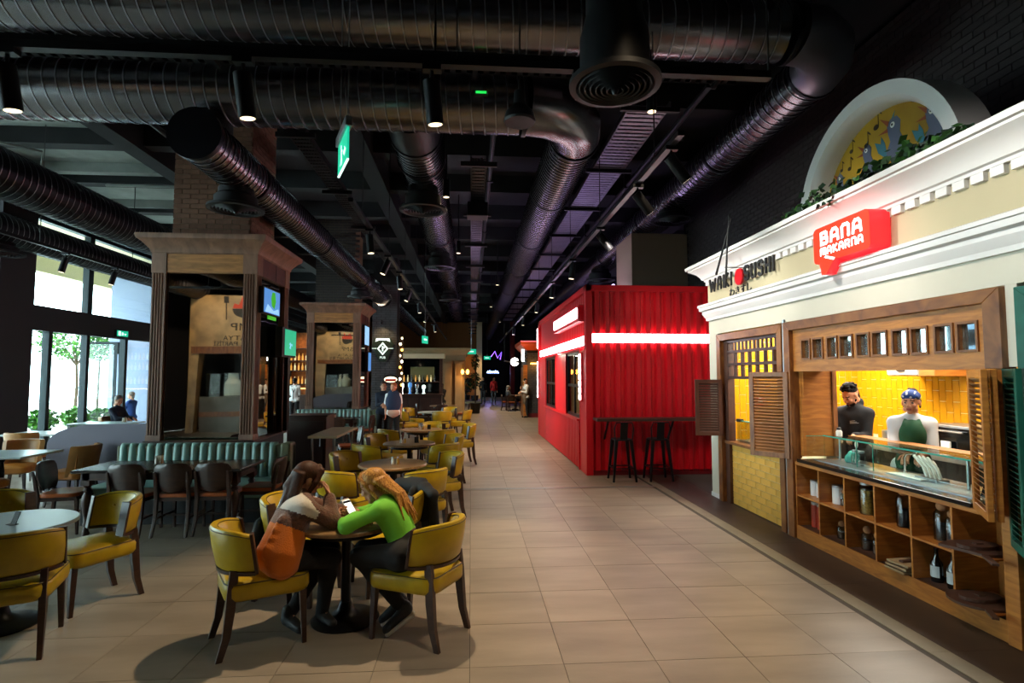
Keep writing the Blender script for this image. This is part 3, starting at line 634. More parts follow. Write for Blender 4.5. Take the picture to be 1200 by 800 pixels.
for k in range(46):
    for r in range(6):
        z = .85+r*.267+(k % 2)*.1335
        if z > 2.3: continue
        if first: o = tv2; first = False
        else: o = bpy.data.objects.new('tile', tv2.data); C.objects.link(o); o.parent = wk1
        o.location = (5.96, 8.13-k*.1, z)
t = thing('extractor_hood', 'white steel box hood with wooden side high on the yellow kitchen wall', 'hood', (5.55, 6.55, 1.83))
boxo('body', -.05, .4, -.1, .42, 0, .34, 'steel', t, .01); boxo('front_panel', -.07, -.05, -.08, .40, .02, .3, 'porcelain', t); boxo('side_panel', -.06, .4, -.34, -.1, 0, .34, 'wood_honey', t, .01); boxo('handle', -.09, -.07, .1, .22, .06, .09, 'black', t)
t = thing('oven', 'black glass fronted steel oven on the back counter of the kitchen', 'oven', (5.58, 6.05, .93))
boxo('case', -.1, .34, -.32, .28, 0, .34, 'steel', t, .01); boxo('door', -.12, -.1, -.30, .24, .03, .31, 'screen_dark', t); MB().tube([(-.15, -.24, .27), (-.15, .2, .27)], .012).build('handle', 'steel', t)
t = thing('menu_card', 'small white card standing in front of the black oven', 'card', (5.42, 6.02, .93)); boxo('sheet', -.01, .01, -.06, .06, 0, .16, 'paper', t); boxo('foot', -.04, .04, -.05, .05, 0, .01, 'paper', t)
t = thing('back_counter', 'steel back counter along the yellow tiled kitchen wall', 'counter', (5.6, 5.4, .02)); boxo('worktop', -.28, .34, -2.6, 2.7, .85, .91, 'steel', t, .006); boxo('cabinet', -.24, .34, -2.6, 2.7, 0, .85, 'black', t)
for y, h, lab in [(6.85, .2, 'left steel cooking pot behind the cook in green'), (6.62, .24, 'right steel cooking pot behind the cook in green')]:
    t = thing('cooking_pot', lab, 'pot', (5.42, y, .93)); MB().lathe([(.09, 0), (.1, .02), (.1, h), (.085, h), (.085, .02)], n=20).build('body', 'steel', t, 40); MB().tube([(0, .1, h*.8), (0, .15, h*.85), (0, .1, h*.9)], .008, 6).build('handle', 'steel', t)
t = thing('knife', 'knife with a pale handle standing behind the steel pots', 'knife', (5.60, 6.78, .93)); MB().bar((0, 0, 0), (0, .03, .25), .01, .03).build('blade', 'steel', t); MB().bar((0, .03, .25), (0, .05, .38), .02, .03).build('handle', 'porcelain', t)
t = thing('ceiling_lamp', 'small white lamp high at the right of the kitchen opening', 'lamp', (4.35, 4.25, 2.0)); MB().cyl((0, 0, 0), (-.05, -.03, -.08), .03, .035).build('shade', 'porcelain', t); MB().cyl((0, 0, 0), (0, 0, .68), .006, n=6).build('stem', 'porcelain', t)
t = thing('ceiling_lamp', 'small white lamp high at the left of the kitchen opening', 'lamp', (4.05, 5.95, 2.0)); MB().cyl((0, 0, 0), (-.04, -.03, -.05), .025, .03).build('shade', 'porcelain', t); MB().cyl((0, 0, 0), (0, 0, .68), .006, n=6).build('stem', 'porcelain', t)
# ---- wide shop front with wooden frame
fr = thing('kiosk', 'honey coloured wooden frame around the wide kitchen opening with ten small panes', 'kiosk', (0, 0, 0))
fr['label'] = 'honey wooden frame of the wide kitchen opening with ten small panes'
m = MB(); m.prism([(3.585, 2.46), (6.285, 2.46), (6.165, 2.36), (3.72, 2.36)], FX(FXc+.06), .11); m.build('head_rail', 'wood_frame', fr, 0, .006)
MB().prism([(6.285, 2.46), (6.285, 0), (6.165, 0), (6.165, 2.36)], FX(FXc+.06), .11).build('jamb', 'wood_frame', fr, 0, .006)
MB().prism([(3.585, 2.46), (3.72, 2.36), (3.72, 1.885), (3.585, 1.885)], FX(FXc+.06), .11).build('jamb', 'wood_frame', fr, 0, .006)
boxo('jamb_post', FXc-.04, FXc+.1, 3.56, 3.66, 0, 1.885, 'wood_honey', fr, .005)
PY = [(5.98, 5.84), (5.775, 5.62), (5.53, 5.39), (5.325, 5.16), (5.08, 4.93), (4.875, 4.71), (4.625, 4.47), (4.415, 4.265), (4.175, 4.025), (3.97, 3.815)]
m = MB().box(FXc, FXc+.06, 3.72, 6.165, 1.885, 2.03).box(FXc, FXc+.06, 3.72, 6.165, 2.232, 2.37)
e = [6.165]+[v for p in PY for v in p]+[3.72]
for a, b in zip(e[::2], e[1::2]): m.box(FXc, FXc+.06, b, a, 2.03, 2.232)
m.build('fascia_panel', 'wood_honey_h', fr)
mat('pane_mirror', '#cfe4e8', .03, .92)
for a, b in PY:
    k = MB(); frame_rect(k, FX(FXc), b-.015, a+.015, 2.015, 2.247, .018, .014); w = k.build('pane_frame', 'wood_frame', fr)
    boxo('pane', FXc+.03, FXc+.036, b, a, 2.03, 2.232, 'pane_mirror', w)
boxo('inner_lining', FXc+.06, FXc+.42, 6.12, 6.34, 0.92, 2.44, 'wood_honey', fr); boxo('inner_lining', FXc+.42, FXc+.47, 6.10, 6.36, .92, 2.44, 'wood_frame', fr)
boxo('soffit_board', FXc+.06, FXc+.3, 3.6, 6.12, 1.9, 1.93, 'wood_honey_h', fr)
MB().prism([(FXc+.06, 1.9), (FXc+.36, 1.9), (FXc+.06, 1.58)], lambda u, v, w: (u, 6.11-w, v), .03).build('bracket', 'wood_honey', fr)
# ---- niche cabinet below the counter
cb = thing('niche_cabinet', 'open wooden niche cabinet below the glass counter holding jars and bottles', 'cabinet', (0, 0, 0))
X0, X1 = FXc-.02, FXc+.36
boxo('kick_board', X0, X0+.03, 3.66, 6.165, 0, .15, 'wood_honey_h', cb); boxo('top_rail', X0, X1, 3.66, 6.165, .825, .86, 'wood_honey_h', cb, .004)
boxo('back_panel', X1-.02, X1, 3.66, 6.165, .0, .83, 'wood_niche', cb); boxo('bottom_board', X0+.01, X1-.02, 3.66, 6.165, .13, .15, 'wood_board', cb)
boxo('mid_shelf', X0+.002, X1-.02, 4.095, 6.15, .478, .495, 'wood_honey_h', cb)
for y in (6.15, 5.742, 5.333, 4.918, 4.50, 4.094, 3.675): boxo('divider', X0, X1-.02, y-.009, y+.009, .15, .826, 'wood_honey', cb)
t = thing('countertop', 'dark stone countertop edge under the glass display case', 'countertop', (4.0, 5.03, .862)); boxo('slab', -.31, .35, -1.12, 1.08, 0, .035, 'black_gloss', t, .004); boxo('tray_insert', -.16, .3, -1.05, 1.0, .035, .042, 'steel', t)
cs = thing('display_case', 'clear glass display case along the kitchen counter', 'display case', (0, 0, 0))
boxo('front_pane', 3.93, 3.938, 3.95, 5.98, .9, 1.165, 'glass_green', cs); boxo('end_pane', 3.74, 3.95, 5.985, 5.993, .9, 1.165, 'glass_green', cs)
boxo('top_shelf', 3.93, 4.22, 3.95, 5.98, 1.165, 1.175, 'glass_green', cs)
mat('glass_edge', '#3fa08c', .2); boxo('pane_edge', 3.926, 3.931, 3.95, 5.98, 1.163, 1.177, 'glass_edge', cs); boxo('pane_edge', 3.736, 3.95, 5.983, 5.995, 1.163, 1.169, 'glass_edge', cs)
for y in (5.45, 5.22): boxo('divider_pane', 3.94, 4.2, y, y+.006, .9, 1.165, 'glass_green', cs); boxo('pane_edge', 3.932, 3.938, y, y+.006, .9, 1.165, 'glass_edge', cs)
boxo('wood_ledge', 4.22, 4.42, 3.95, 5.98, 1.14, 1.17, 'wood_honey_h', cs)
for y in (5.95, 4.35): MB().cyl((4.1, y, .9), (4.1, y, 1.165), .012, n=8).build('post', 'steel', cs)
# things in the display case
def cloth_pile(n_, lab, cat, loc, m, rx, ry, rz, seed):
    rnd = random.Random(seed); k = [('e', (rnd.uniform(-rx, rx)*.6, rnd.uniform(-ry, ry)*.6, rz*rnd.uniform(.2, .7)), (rx*rnd.uniform(.3, .5), ry*rnd.uniform(.3, .5), rz*rnd.uniform(.3, .5))) for _ in range(8)]
    o = org(n_, [(k, .009, .012)], m); o.location = loc; return tag(o, lab, cat)
cloth_pile('kitchen_cloth', 'crumpled turquoise cloth inside the left end of the glass case', 'cloth', (4.1, 5.80, .905), 'teal_cloth', .09, .1, .12, 4)
for i, (y, lab) in enumerate([(5.63, 'left glass jar inside the display case beside the turquoise cloth'), (5.55, 'right glass jar inside the display case beside the turquoise cloth')]):
    t = thing('glass_jar', lab, 'jar', (4.05, y, .905)); MB().lathe([(.04, 0), (.042, .1), (.03, .12), (.03, .13)], n=14).build('body', 'glass_jar', t, 40); MB().cyl((0, 0, .13), (0, 0, .15), .034, n=14).build('lid', 'steel', t)
t = thing('spoon', 'white serving spoon standing in the left glass jar', 'spoon', (4.05, 5.64, .92)); MB().tube([(0, 0, 0), (.01, -.01, .16)], .006, 6).build('shaft', 'porcelain', t); MB().ell((.01, -.012, .19), (.012, .022, .035)).build('bowl', 'porcelain', t, 60)
t = thing('squeeze_bottle', 'small black and white bottle on top of the left end of the glass case', 'bottle', (4.02, 5.84, 1.176)); MB().lathe([(.03, 0), (.032, .05), (.02, .07)], n=12).build('body', 'porcelain', t, 40); MB().lathe([(.022, .07), (.022, .09), (.006, .1)], n=12).build('cap', 'black', t, 40)
t = thing('faucet', 'bent steel tap inside the glass case', 'tap', (4.12, 5.05, .9)); MB().tube([(0, 0, 0), (0, 0, .16), (.0, -.03, .2), (0, -.16, .22)], .011, 8).build('spout', 'chrome', t, 60); MB().cyl((0, 0, 0), (0, 0, .03), .022).build('base', 'chrome', t)
t = thing('plate_rack', 'row of white curved plates in a rack inside the glass case', 'plate rack', (4.1, 4.72, .9)); boxo('rack', -.06, .06, -.12, .12, 0, .03, 'steel', t)
for i in range(4): MB().tube([(0, -.1+i*.05, .03), (0, -.06+i*.05, .12), (0, .04+i*.05, .2)], .014, 6).build('plate', 'porcelain', t, 60)
t = thing('serving_tray', 'flat pale serving tray lying in the glass case', 'tray', (4.08, 4.9, .905)); boxo('plate', -.1, .1, -.2, .2, 0, .012, 'porcelain', t, .004); boxo('rim', -.11, .11, -.21, .21, 0, .006, 'steel', t)
for i, (y, a, lab) in enumerate([(4.42, 20, 'pair of steel tongs lying in the glass case'), (4.22, -15, 'steel tongs nearest the right end of the glass case')]):
    t = thing('tongs', lab, 'tongs', (4.06, y, .912), R(a)); MB().bar((0, -.14, .004), (0, .14, .02), .014, .004).build('arm', 'steel', t); MB().bar((.03, -.14, .004), (0, .14, .02), .014, .004).build('arm', 'steel', t)
t = thing('tablet_stand', 'dark tablet leaning on a stand at the right end of the case', 'tablet', (4.0, 4.02, .9)); MB().bar((-.03, 0, 0), (.05, 0, .2), .18, .012, up=(1, 0, 0)).build('tablet', 'screen_dark', t); boxo('foot', -.06, .06, -.05, .05, 0, .008, 'black', t)
# ---- jars, cans, bottles in the niches
def jar(y, z, r, h, kind, lab, x=3.86):
    t = thing({'c': 'canister', 'k': 'cork_jar', 'p': 'pasta_jar', 'r': 'tin_can', 's': 'spice_jar'}[kind], lab, 'can' if kind == 'r' else 'jar', (x, y, z))
    if kind in 'pks':
        MB().lathe([(r, 0), (r, h*.82), (r*.75, h*.9), (r*.72, h*.92), (r*.66, h*.92), (r*.9, h*.8), (r*.92, .006)], n=18).build('glass_body', 'glass_jar', t, 40)
        MB().lathe([(r*.88, .006), (r*.88, h*(.74 if kind == 'p' else .5))], n=16).build('contents', {'p': 'jar_pasta', 'k': 'dark_beans', 's': 'spice'}[kind], t, 40)
        if kind == 'p': MB().cyl((0, 0, h*.9), (0, 0, h), r*.9, n=18).build('lid', 'steel', t)
        else: MB().ell((0, 0, h*.92+r*.55), (r*.68, r*.68, r*.68)).build('cork_ball', 'cork', t, 60)
    else:
        MB().lathe([(r, 0), (r, h*.9)], n=18).build('body', 'jar_white' if kind == 'c' else 'can_red', t, 40); MB().lathe([(r*1.02, h*.9), (r*1.02, h), (r*.9, h)], n=18).build('lid', 'steel', t, 40)
zu, zl = .497, .152
for a in [(6.05, zu, .048, .17, 'c', 'left white canister in the upper niche farthest left'), (5.94, zu, .05, .17, 'c', 'right pinkish white canister in the upper niche farthest left'), (6.05, zl, .048, .27, 'r', 'left tall red can in the lower niche farthest left'), (5.94, zl, .05, .27, 'r', 'right tall red can in the lower niche farthest left'),
          (5.65, zu, .06, .19, 'c', 'wide white canister in the second upper niche from the left'), (5.56, zu, .04, .13, 's', 'small spice jar beside the wide white canister'), (5.62, zl, .045, .13, 's', 'left small cork topped jar in the second lower niche'), (5.49, zl, .042, .12, 's', 'right small cork topped jar in the second lower niche'),
          (5.22, zu, .07, .31, 'p', 'tall jar of pasta spirals in the third upper niche'), (5.05, zu, .06, .22, 'p', 'shorter pasta jar beside the tall one in the third upper niche'), (5.24, zl, .055, .17, 's', 'larger cork topped jar in the third lower niche'), (5.1, zl, .05, .15, 's', 'second cork topped jar in the third lower niche'), (5.0, zl, .035, .14, 'r', 'small red can at the right of the third lower niche'),
          (4.76, zu, .062, .30, 'k', 'tall jar of dark beans with ball cork, left of its pair'), (4.63, zu, .055, .26, 'k', 'slightly shorter jar of dark beans, right of its pair'), (4.36, zu, .06, .26, 'k', 'cork topped bean jar in the fifth upper niche'), (4.26, zu, .05, .22, 'k', 'smaller cork topped jar behind the bean jar in the fifth upper niche'), (4.15, zu, .035, .18, 's', 'thin glass jar at the right end of the fifth upper niche')]:
    jar(*a)
for y, x, lab in [(4.40, 3.83, 'left dark glass bottle with a pale label in the fifth lower niche'), (4.32, 3.95, 'middle dark bottle standing behind the others in the fifth lower niche'), (4.24, 3.83, 'right dark glass bottle with a pale label in the fifth lower niche')]:
    t = thing('bottle', lab, 'bottle', (x, y, .152)); MB().lathe([(.042, 0), (.045, .02), (.045, .15), (.018, .2), (.014, .25), (.017, .255), (.017, .27)], n=18).build('glass_body', 'bottle_dark', t, 40)
    MB().loft([[(.0462*math.cos(R(a)), .0462*math.sin(R(a)), z) for a in range(110, 251, 20)] for z in (.04, .13)], closed=False, cap0=False, cap1=False).build('paper_label', 'label_white', t)
for k in range(3):
    t = thing('serving_board', ['lowest', 'middle', 'topmost'][k]+' pale wooden board in the stack of the fourth lower niche', 'board', (3.80, 4.66-k*.012, .152+k*.032), R(3*k)); boxo('board', -.14, .12, -.11, .11, 0, .018, 'cream_stone', t, .003); boxo('foot', -.1, .1, -.02, .02, .018, .032, 'wood_board', t)
for k, (z, lab) in enumerate([(.56, 'dark wooden serving boards stacked on the upper bracket at the right end'), (.19, 'round dark wooden boards stacked on the lower bracket at the right end')]):
    t = thing('serving_board', lab.replace('boards stacked', 'board'), 'board', (3.72, 3.9, z))
    if k == 0: MB().prism([(-.2, .12), (-.1, -.17), (.12, -.2), (.2, -.05), (.2, .18), (-.05, .19)], lambda u, v, w: (u, v, w), .02).build('board', 'wood_board', t); MB().bar((-.1, -.16, .01), (-.2, -.34, .01), .04, .015).build('handle', 'wood_board', t)
    else: MB().prism(arcpts(0, 0, .2, 0, 360, 24)[:-1], lambda u, v, w: (u, v, w), .018).build('board', 'wood_board', t); MB().bar((-.1, -.16, .01), (-.18, -.3, .01), .04, .015).build('handle', 'wood_board', t)
    u = thing('small_board', ['smaller paddle board lying on the upper dark board', 'smaller oval board lying on the lower round board'][k], 'board', (3.72, 3.9, z+.021)); MB().prism([(p*1.2, q*.75) for p, q in arcpts(.0, 0, .12, 0, 360, 20)[:-1]], lambda u, v, w: (u, v, w), .025).build('board', 'wood_board', u); boxo('foot', -.03, .03, -.02, .02, .025, .032, 'wood_board', u)
    boxo('shelf_bracket', 3.62, 4.0, 3.69, 4.08, z-.012, z-.001, 'wood_honey', cb)
# ---- louvred shutters
def shutter(lab, h0, h1, z0, z1, m, ms, group=None, slats=26):
    h0, h1 = Vector(h0), Vector(h1); w = (h1-h0).length; t = thing('louvred_shutter', lab, 'shutter', (h0.x, h0.y, z0), math.atan2(h1.y-h0.y, h1.x-h0.x), group); H_ = z1-z0; k = .055; d = .018
    for nm, a in (('stile', (0, k, 0, H_)), ('stile', (w-k, w, 0, H_)), ('rail', (k, w-k, 0, k)), ('rail', (k, w-k, H_-k, H_))): boxo(nm, a[0], a[1], -d, d, a[2], a[3], m, t, .003)
    sm = None; n = int((H_-2*k)/.036)
    for i in range(n):
        z = k+(i+.5)*(H_-2*k)/n
        if sm is None: o = MB().prism([(-.016, .012), (-.016, .017), (.016, -.012), (.016, -.017)], lambda u, v, q: (k+q, u, v), w-2*k).build('slat', ms, t); sm = o
        else: o = bpy.data.objects.new('slat', sm.data); C.objects.link(o); o.parent = t
        o.location = (0, 0, z)
    return t
shutter('open honey coloured louvred shutter between the two kitchen openings', (3.67, 6.20), (3.40, 6.58), .88, 1.88, 'wood_frame', 'wood_shut')
shutter('dark brown louvred shutter swung open at the far left opening', (3.68, 7.93), (3.31, 8.03), .96, 1.78, 'wood_shutd', 'wood_shutd')
shutter('honey louvred shutter folded at the right of the wide opening, inner leaf', (3.68, 3.853), (3.42, 3.472), .875, 1.88, 'wood_honey', 'wood_shut')
shutter('honey louvred shutter folded at the right, outer leaf beside the green shutter', (3.70, 3.756), (3.48, 3.463), .875, 1.88, 'wood_honey', 'wood_shut')
# ---- narrow shop front with lattice
nf = thing('kiosk', 'narrow brown wooden front with a dark lattice at the far left of the building', 'kiosk', (0, 0, 0))
for q in ([(8.1, 2.45), (6.35, 2.45), (6.45, 2.35), (7.98, 2.35)], [(8.1, 2.45), (7.98, 2.35), (7.98, 0), (8.1, 0)], [(6.35, 2.45), (6.35, 0), (6.45, 0), (6.45, 2.35)]): MB().prism(q, FX(FXc+.1), .14).build('frame_bar', 'wood_frame', nf, 0, .005)
boxo('inner_jamb', FXc+.02, FXc+.12, 7.86, 7.98, 0, 2.35, 'wood_shutd', nf)
for y in [7.86-.0-k*.105 for k in range(14)]:
    boxo('baluster', FXc+.03, FXc+.055, y-.012, y+.012, 2.18, 2.33, 'wood_dark', nf)
for y in [7.86-k*.202 for k in range(8)]: boxo('lattice_bar', FXc+.025, FXc+.065, y-.018, y+.018, 1.82, 2.18, 'wood_dark', nf)
for z in (2.33, 2.18, 2.0, 1.81): boxo('lattice_rail', FXc+.02, FXc+.07, 6.45, 7.88, z-.02, z+.02, 'wood_dark', nf)
boxo('counter_sill', FXc, FXc+.25, 6.45, 7.98, .85, .89, 'wood_frame', nf, .005)
pb = struct(boxo('wall_counter', FXc+.075, FXc+.2, 6.45, 7.98, 0, .85, 'grout_light')); b0 = None
for r in range(10):
    for k in range(7):
        a = 7.97-k*.25+(.125 if r % 2 else 0); c = max(a-.243, 6.455); a = min(a, 7.975)
        if a-c < .05: continue
        if a-c > .24 and b0: o = bpy.data.objects.new('brick', b0.data); C.objects.link(o); o.parent = pb; o.location = (FXc+.075, a, .005+r*.085)
        else:
            o = MB().box(-.012, 0, c-a, 0, 0, .078).build('brick', 'yellow_brick', pb); o.location = (FXc+.075, a, .005+r*.085)
            if a-c > .24: b0 = o
t = thing('glass_counter', 'small glass counter with white steel rails in the narrow opening', 'counter', (3.95, 7.1, .89))
boxo('pane', -.12, -.112, -.6, .72, 0, .3, 'glass_green', t); boxo('top_edge', -.125, -.1, -.6, .72, .3, .312, 'glass_edge', t); boxo('base', -.1, .25, -.6, .7, 0, .03, 'steel', t)
for y in (.05, .45): MB().tube([(.05, y, .03), (.05, y, .22), (.05, y-.06, .27), (.05, y-.3, .27), (.05, y-.35, .22), (.05, y-.35, .03)], .025, 8).build('rail', 'porcelain', t, 60)
for y in (.62, -.1): boxo('clamp', -.14, -.09, y-.06, y+.06, .29, .33, 'black', t)
t = thing('fire_alarm', 'red fire alarm sounder with a conduit on the yellow kitchen wall', 'alarm', (4.37, 8.17, 1.46)); boxo('base', -.06, .06, -.03, 0, -.07, .07, 'red', t, .01); MB().lathe([(.045, 0), (.04, .03), (.02, .045)], n=16).build('dome', 'porcelain', t).rotation_euler = (R(90), 0, 0); MB().cyl((-.02, -.01, .07), (-.02, -.01, 1.1), .012, n=8).build('conduit', 'steel', t)
t = thing('drain_pipe', 'thin grey pipe between the two shop fronts', 'pipe', (FXc-.015, 6.318, 0)); MB().cyl((0, 0, 0), (0, 0, 2.5), .02, n=10).build('pipe_run', 'steel', t); boxo('clip', -.025, .03, -.025, .025, 1.2, 1.23, 'steel', t)
# ---- green neighbour at the right edge
t = thing('kiosk', 'green painted wooden shop front at the right edge', 'kiosk', (0, 0, 0))
for q in ([(3.49, 2.44), (1.6, 2.44), (1.7, 2.34), (3.39, 2.34)], [(3.49, 2.44), (3.39, 2.34), (3.39, 0), (3.49, 0)]): MB().prism(q, FX(FXc+.06), .1).build('frame_bar', 'green_paint', t, 0, .005)
boxo('infill', FXc+.03, FXc+.05, 1.6, 3.4, 0, 2.34, 'green_dark', t)
t['label'] = 'green painted wooden shop front at the right edge'
shutter('bright green louvred shutter edge beside the folded honey shutters', (3.70, 3.60), (3.50, 3.31), .68, 1.885, 'green_paint', 'green_paint')
shutter('dark green louvred shutter at the right edge of the view', (3.52, 3.29), (3.36, 2.87), .68, 1.885, 'green_dark', 'green_dark')
# ---- lettering
def ftext(n_, s_, y, z, size, m, par, x=FXc-.06, **k): return text(n_, s_, size, m, MX((x, y, z), (0, -1, 0), (0, 0, 1)), par, **k)
STROKES = {'W': [[(0, 1), (.22, 0), (.5, .75), (.78, 0), (1, 1)]], 'A': [[(0, 0), (.1, .8), (.3, 1), (.7, 1), (.9, .8), (1, 0)], [(.05, .38), (.95, .38)]], 'K': [[(.08, 0), (.08, 1)], [(.93, 1), (.14, .47)], [(.14, .53), (.98, 0)]], 'I': [[(.5, 0), (.5, 1)]],
 'S': [[(.92, .88), (.7, 1), (.3, 1), (.08, .92), (.08, .62), (.25, .52), (.75, .48), (.92, .38), (.92, .08), (.7, 0), (.3, 0), (.08, .12)]], 'U': [[(.06, 1), (.06, .12), (.25, 0), (.75, 0), (.94, .12), (.94, 1)]], 'H': [[(.06, 0), (.06, 1)], [(.94, 0), (.94, 1)], [(.06, .5), (.94, .5)]],
 'B': [[(.08, 0), (.08, 1), (.7, 1), (.88, .9), (.88, .62), (.7, .52), (.15, .52)], [(.7, .52), (.95, .42), (.95, .1), (.75, 0), (.08, 0)]], 'N': [[(.06, 0), (.06, .85), (.25, 1), (.75, 1), (.94, .85), (.94, 0)]], 'M': [[(0, 0), (.0, .9), (.12, 1), (.36, 1), (.5, .88), (.5, .1)], [(.5, .88), (.64, 1), (.88, 1), (1, .9), (1, 0)]], 'R': [[(.06, 0), (.06, 1), (.75, 1), (.94, .88), (.94, .58), (.75, .45), (.2, .45)], [(.55, .45), (.95, 0)]]}
def stroke_text(word, w, h, gap, wt, M, m, par, d=.02, wide={}):
    x = 0
    for ch in word:
        cw = w*wide.get(ch, 1); k = MB()
        for si, st in enumerate(STROKES[ch]):
            P = [(x+wt/2+u*(cw-wt), wt/2+v*(h-wt)) for u, v in st]; dz = si*.0006
            for i, (p, q) in enumerate(zip(P[:-1], P[1:])):
                p, q = Vector(p), Vector(q); t_ = (q-p).normalized(); n_ = Vector((-t_.y, t_.x))*wt/2; e0 = t_*wt*.38
                c = [p-e0-n_, q+e0-n_, q+e0+n_, p-e0+n_]
                z1 = d+dz+i*.00004
                k.add([M @ Vector((a.x, a.y, z)) for z in (0, z1) for a in c], [(0, 3, 2, 1), (4, 5, 6, 7), (0, 1, 5, 4), (1, 2, 6, 5), (2, 3, 7, 6), (3, 0, 4, 7)])
        k.build('letter', m, par); x += cw+gap
    return x-gap
def fM(y, z, x): return MX((x, y, z), (0, -1, 0), (0, 0, 1))
t = thing('shop_sign', 'black cut-out letters WAKI SUSHI with a red dot and crossed chopsticks', 'sign', (0, 0, 0))
stroke_text('WAKI', .13, .205, .052, .028, fM(8.23, 3.105, FXc-.05), 'black', t, wide={'W': 1.7, 'I': .3, 'K': 1.4})
stroke_text('SUSHI', .145, .205, .032, .034, fM(7.15, 3.105, FXc-.05), 'black', t, wide={'I': .3})
o = MB().lathe([(.115, -.012), (.115, .012)], n=28).build('red_dot', 'red', t); o.location = (FXc-.06, 7.28, 3.19); o.rotation_euler = (0, R(90), 0)
for a, b in (((7.47, 3.25), (6.98, 3.92)), ((7.20, 3.02), (7.05, 3.98))): MB().tube([(FXc-.30, a[0], a[1]), (FXc-.30, b[0], b[1])], [.017, .008], 8).build('chopstick', 'black', t)
MB().tube([(FXc-.3, 7.2, 3.3), (FXc-.05, 7.2, 3.3)], .006, 6).build('spacer', 'black', t)
text('small_letters', 'わきすし', .135, 'black', fM(7.36, 2.975, FXc-.012), t, ext=.006, sx=1.2)
sg = thing('light_box_sign', 'glowing red speech bubble sign reading BANA MAKARNA', 'sign', (0, 0, 0))
bub = rrect(.80, .36, .05, 4, 4.985, 3.145)
low = [(5.30, 2.965), (5.27, 2.845), (5.20, 2.845), (5.08, 2.965)]; body = []
for k, p in enumerate(bub):
    body.append(p); q = bub[(k+1) % len(bub)]
    if abs(p[1]-2.965) < 1e-4 and abs(q[1]-2.965) < 1e-4: body += low if p[0] > q[0] else low[::-1]
MB().prism(body, FX(FXc-.02), .19).build('box', 'sign_side', sg); MB().prism(body, FX(FXc-.211), .004).build('face', 'sign_red', sg)
stroke_text('BANA', .135, .14, .022, .03, fM(5.28, 3.135, FXc-.2155), 'sign_white', sg, d=.004); stroke_text('MAKARNA', .074, .082, .013, .016, fM(5.28, 3.032, FXc-.2155), 'sign_white', sg, d=.003, wide={'M': 1.25})
MB().prism([(5.22, 3.01), (5.19, 3.025), (5.06, 2.98), (5.08, 2.962)], FX(FXc-.2155), .003).build('tongue_mark', 'sign_white', sg)
boxo('mount', FXc-.03, FXc-.004, 4.7, 5.2, 3.08, 3.2, 'black', sg)
# ---- lunette with the painted birds
lu = thing('lunette', 'white arched lunette with a yellow mural of singing birds on top of the cornice', 'lunette', (0, 0, 0))
cy, cz = 5.22, 3.585
oo = arcpts(cy, cz, 1.13, 0, 180, 40); ii = arcpts(cy, cz, .94, 180, 0, 40)
MB().loft([[(3.96, y, z) for y, z in oo], [(4.28, y, z) for y, z in oo], [(4.28, y, z) for y, z in ii[::-1]], [(4.06, y, z) for y, z in ii[::-1]], [(3.99, y, z) for y, z in arcpts(cy, cz, .97, 0, 180, 40)], [(3.96, y, z) for y, z in arcpts(cy, cz, 1.0, 0, 180, 40)], [(3.96, y, z) for y, z in oo]], closed=False, cap0=False, cap1=False).build('arch', 'white_trim', lu, 40)
MB().prism(arcpts(cy, cz, .95, 0, 180, 40), FX(4.2), .03).build('painted_board', 'mural_yellow', lu); boxo('base', 3.95, 4.28, cy-1.13, cy+1.13, 3.49, 3.586, 'white_trim', lu)
def bird(y, z, s, tail=1):
    k = MB(); A = FX(4.169); P = lambda q: [(y+a*s, z+b*s) for a, b in q]
    k.prism(P([(.5, -1.6), (-.6, -1.7), (-.75, -1.1), (-.38, -.3), (-.45, .3), (-.2, .62), (.25, .6), (.5, .3), (.42, -.2), (.3, -.6), (.62, -1.1)]), A, .003)
    if tail: k.prism(P([(.5*tail, -1.5), (1.2*tail, -.9), (1.45*tail, -.2), (1.0*tail, -.45), (.95*tail, -.05), (.7*tail, -.5), (.62*tail, -.9)]), A, .002, 1)
    k.prism(P([(.42, .25), (1.0, .95), (.35, .55)]), A, .0035, 2); k.prism(P([(.45, .2), (1.15, .1), (.45, -.02)]), A, .0035, 2); k.prism(P([(.02, .55), (-.1, .95), (.15, .62)]), A, .003, 1)
    k.prism([(y+.1*s+.16*s*math.cos(q*.6), z+.25*s+.16*s*math.sin(q*.6)) for q in range(10)], A, .004, 3); k.prism([(y+.13*s+.07*s*math.cos(q*.6), z+.27*s+.07*s*math.sin(q*.6)) for q in range(10)], A, .005, 4)
    k.build('painted_bird', ['mural_grey', 'mural_blue', 'mural_beak', 'paper', 'black'], lu)
for a in [(5.88, 4.04, .115, 0), (5.44, 4.18, .14, 0), (5.06, 4.28, .185, 1), (4.60, 4.20, .17, 1)]: bird(*a)
for y, z, s in [(5.72, 4.12, .9), (5.68, 4.3, .9), (5.45, 4.27, 1), (5.30, 4.40, 1.2), (4.8, 4.45, 1.2), (5.85, 4.15, .7)]:
    k = MB(); A = FX(4.169); q = .035*s; k.prism([(y+q*math.cos(a)*.9, z+q*.7*math.sin(a)) for a in [i*.63 for i in range(10)]], A, .003); k.prism([(y-q*.9, z), (y-q*.7, z), (y-q*.7, z+q*4), (y-q*.9, z+q*4)], A, .003); k.prism([(y-q*.9, z+q*4), (y-q*.9, z+q*3.3), (y-q*2, z+q*2.4), (y-q*1.9, z+q*3)], A, .003); k.build('painted_note', 'mural_dark', lu)
iv = thing('ivy_garland', 'green ivy garland trailing along the cornice below the bird mural', 'ivy', (0, 0, 0))
MB().tube([(3.62+.06*math.sin(y*5), y, 3.60+.02*math.cos(y*7)) for y in [3.75+.1*i for i in range(23)]], .012, 6).build('stem', 'trunk', iv)
rnd = random.Random(4); m = MB()
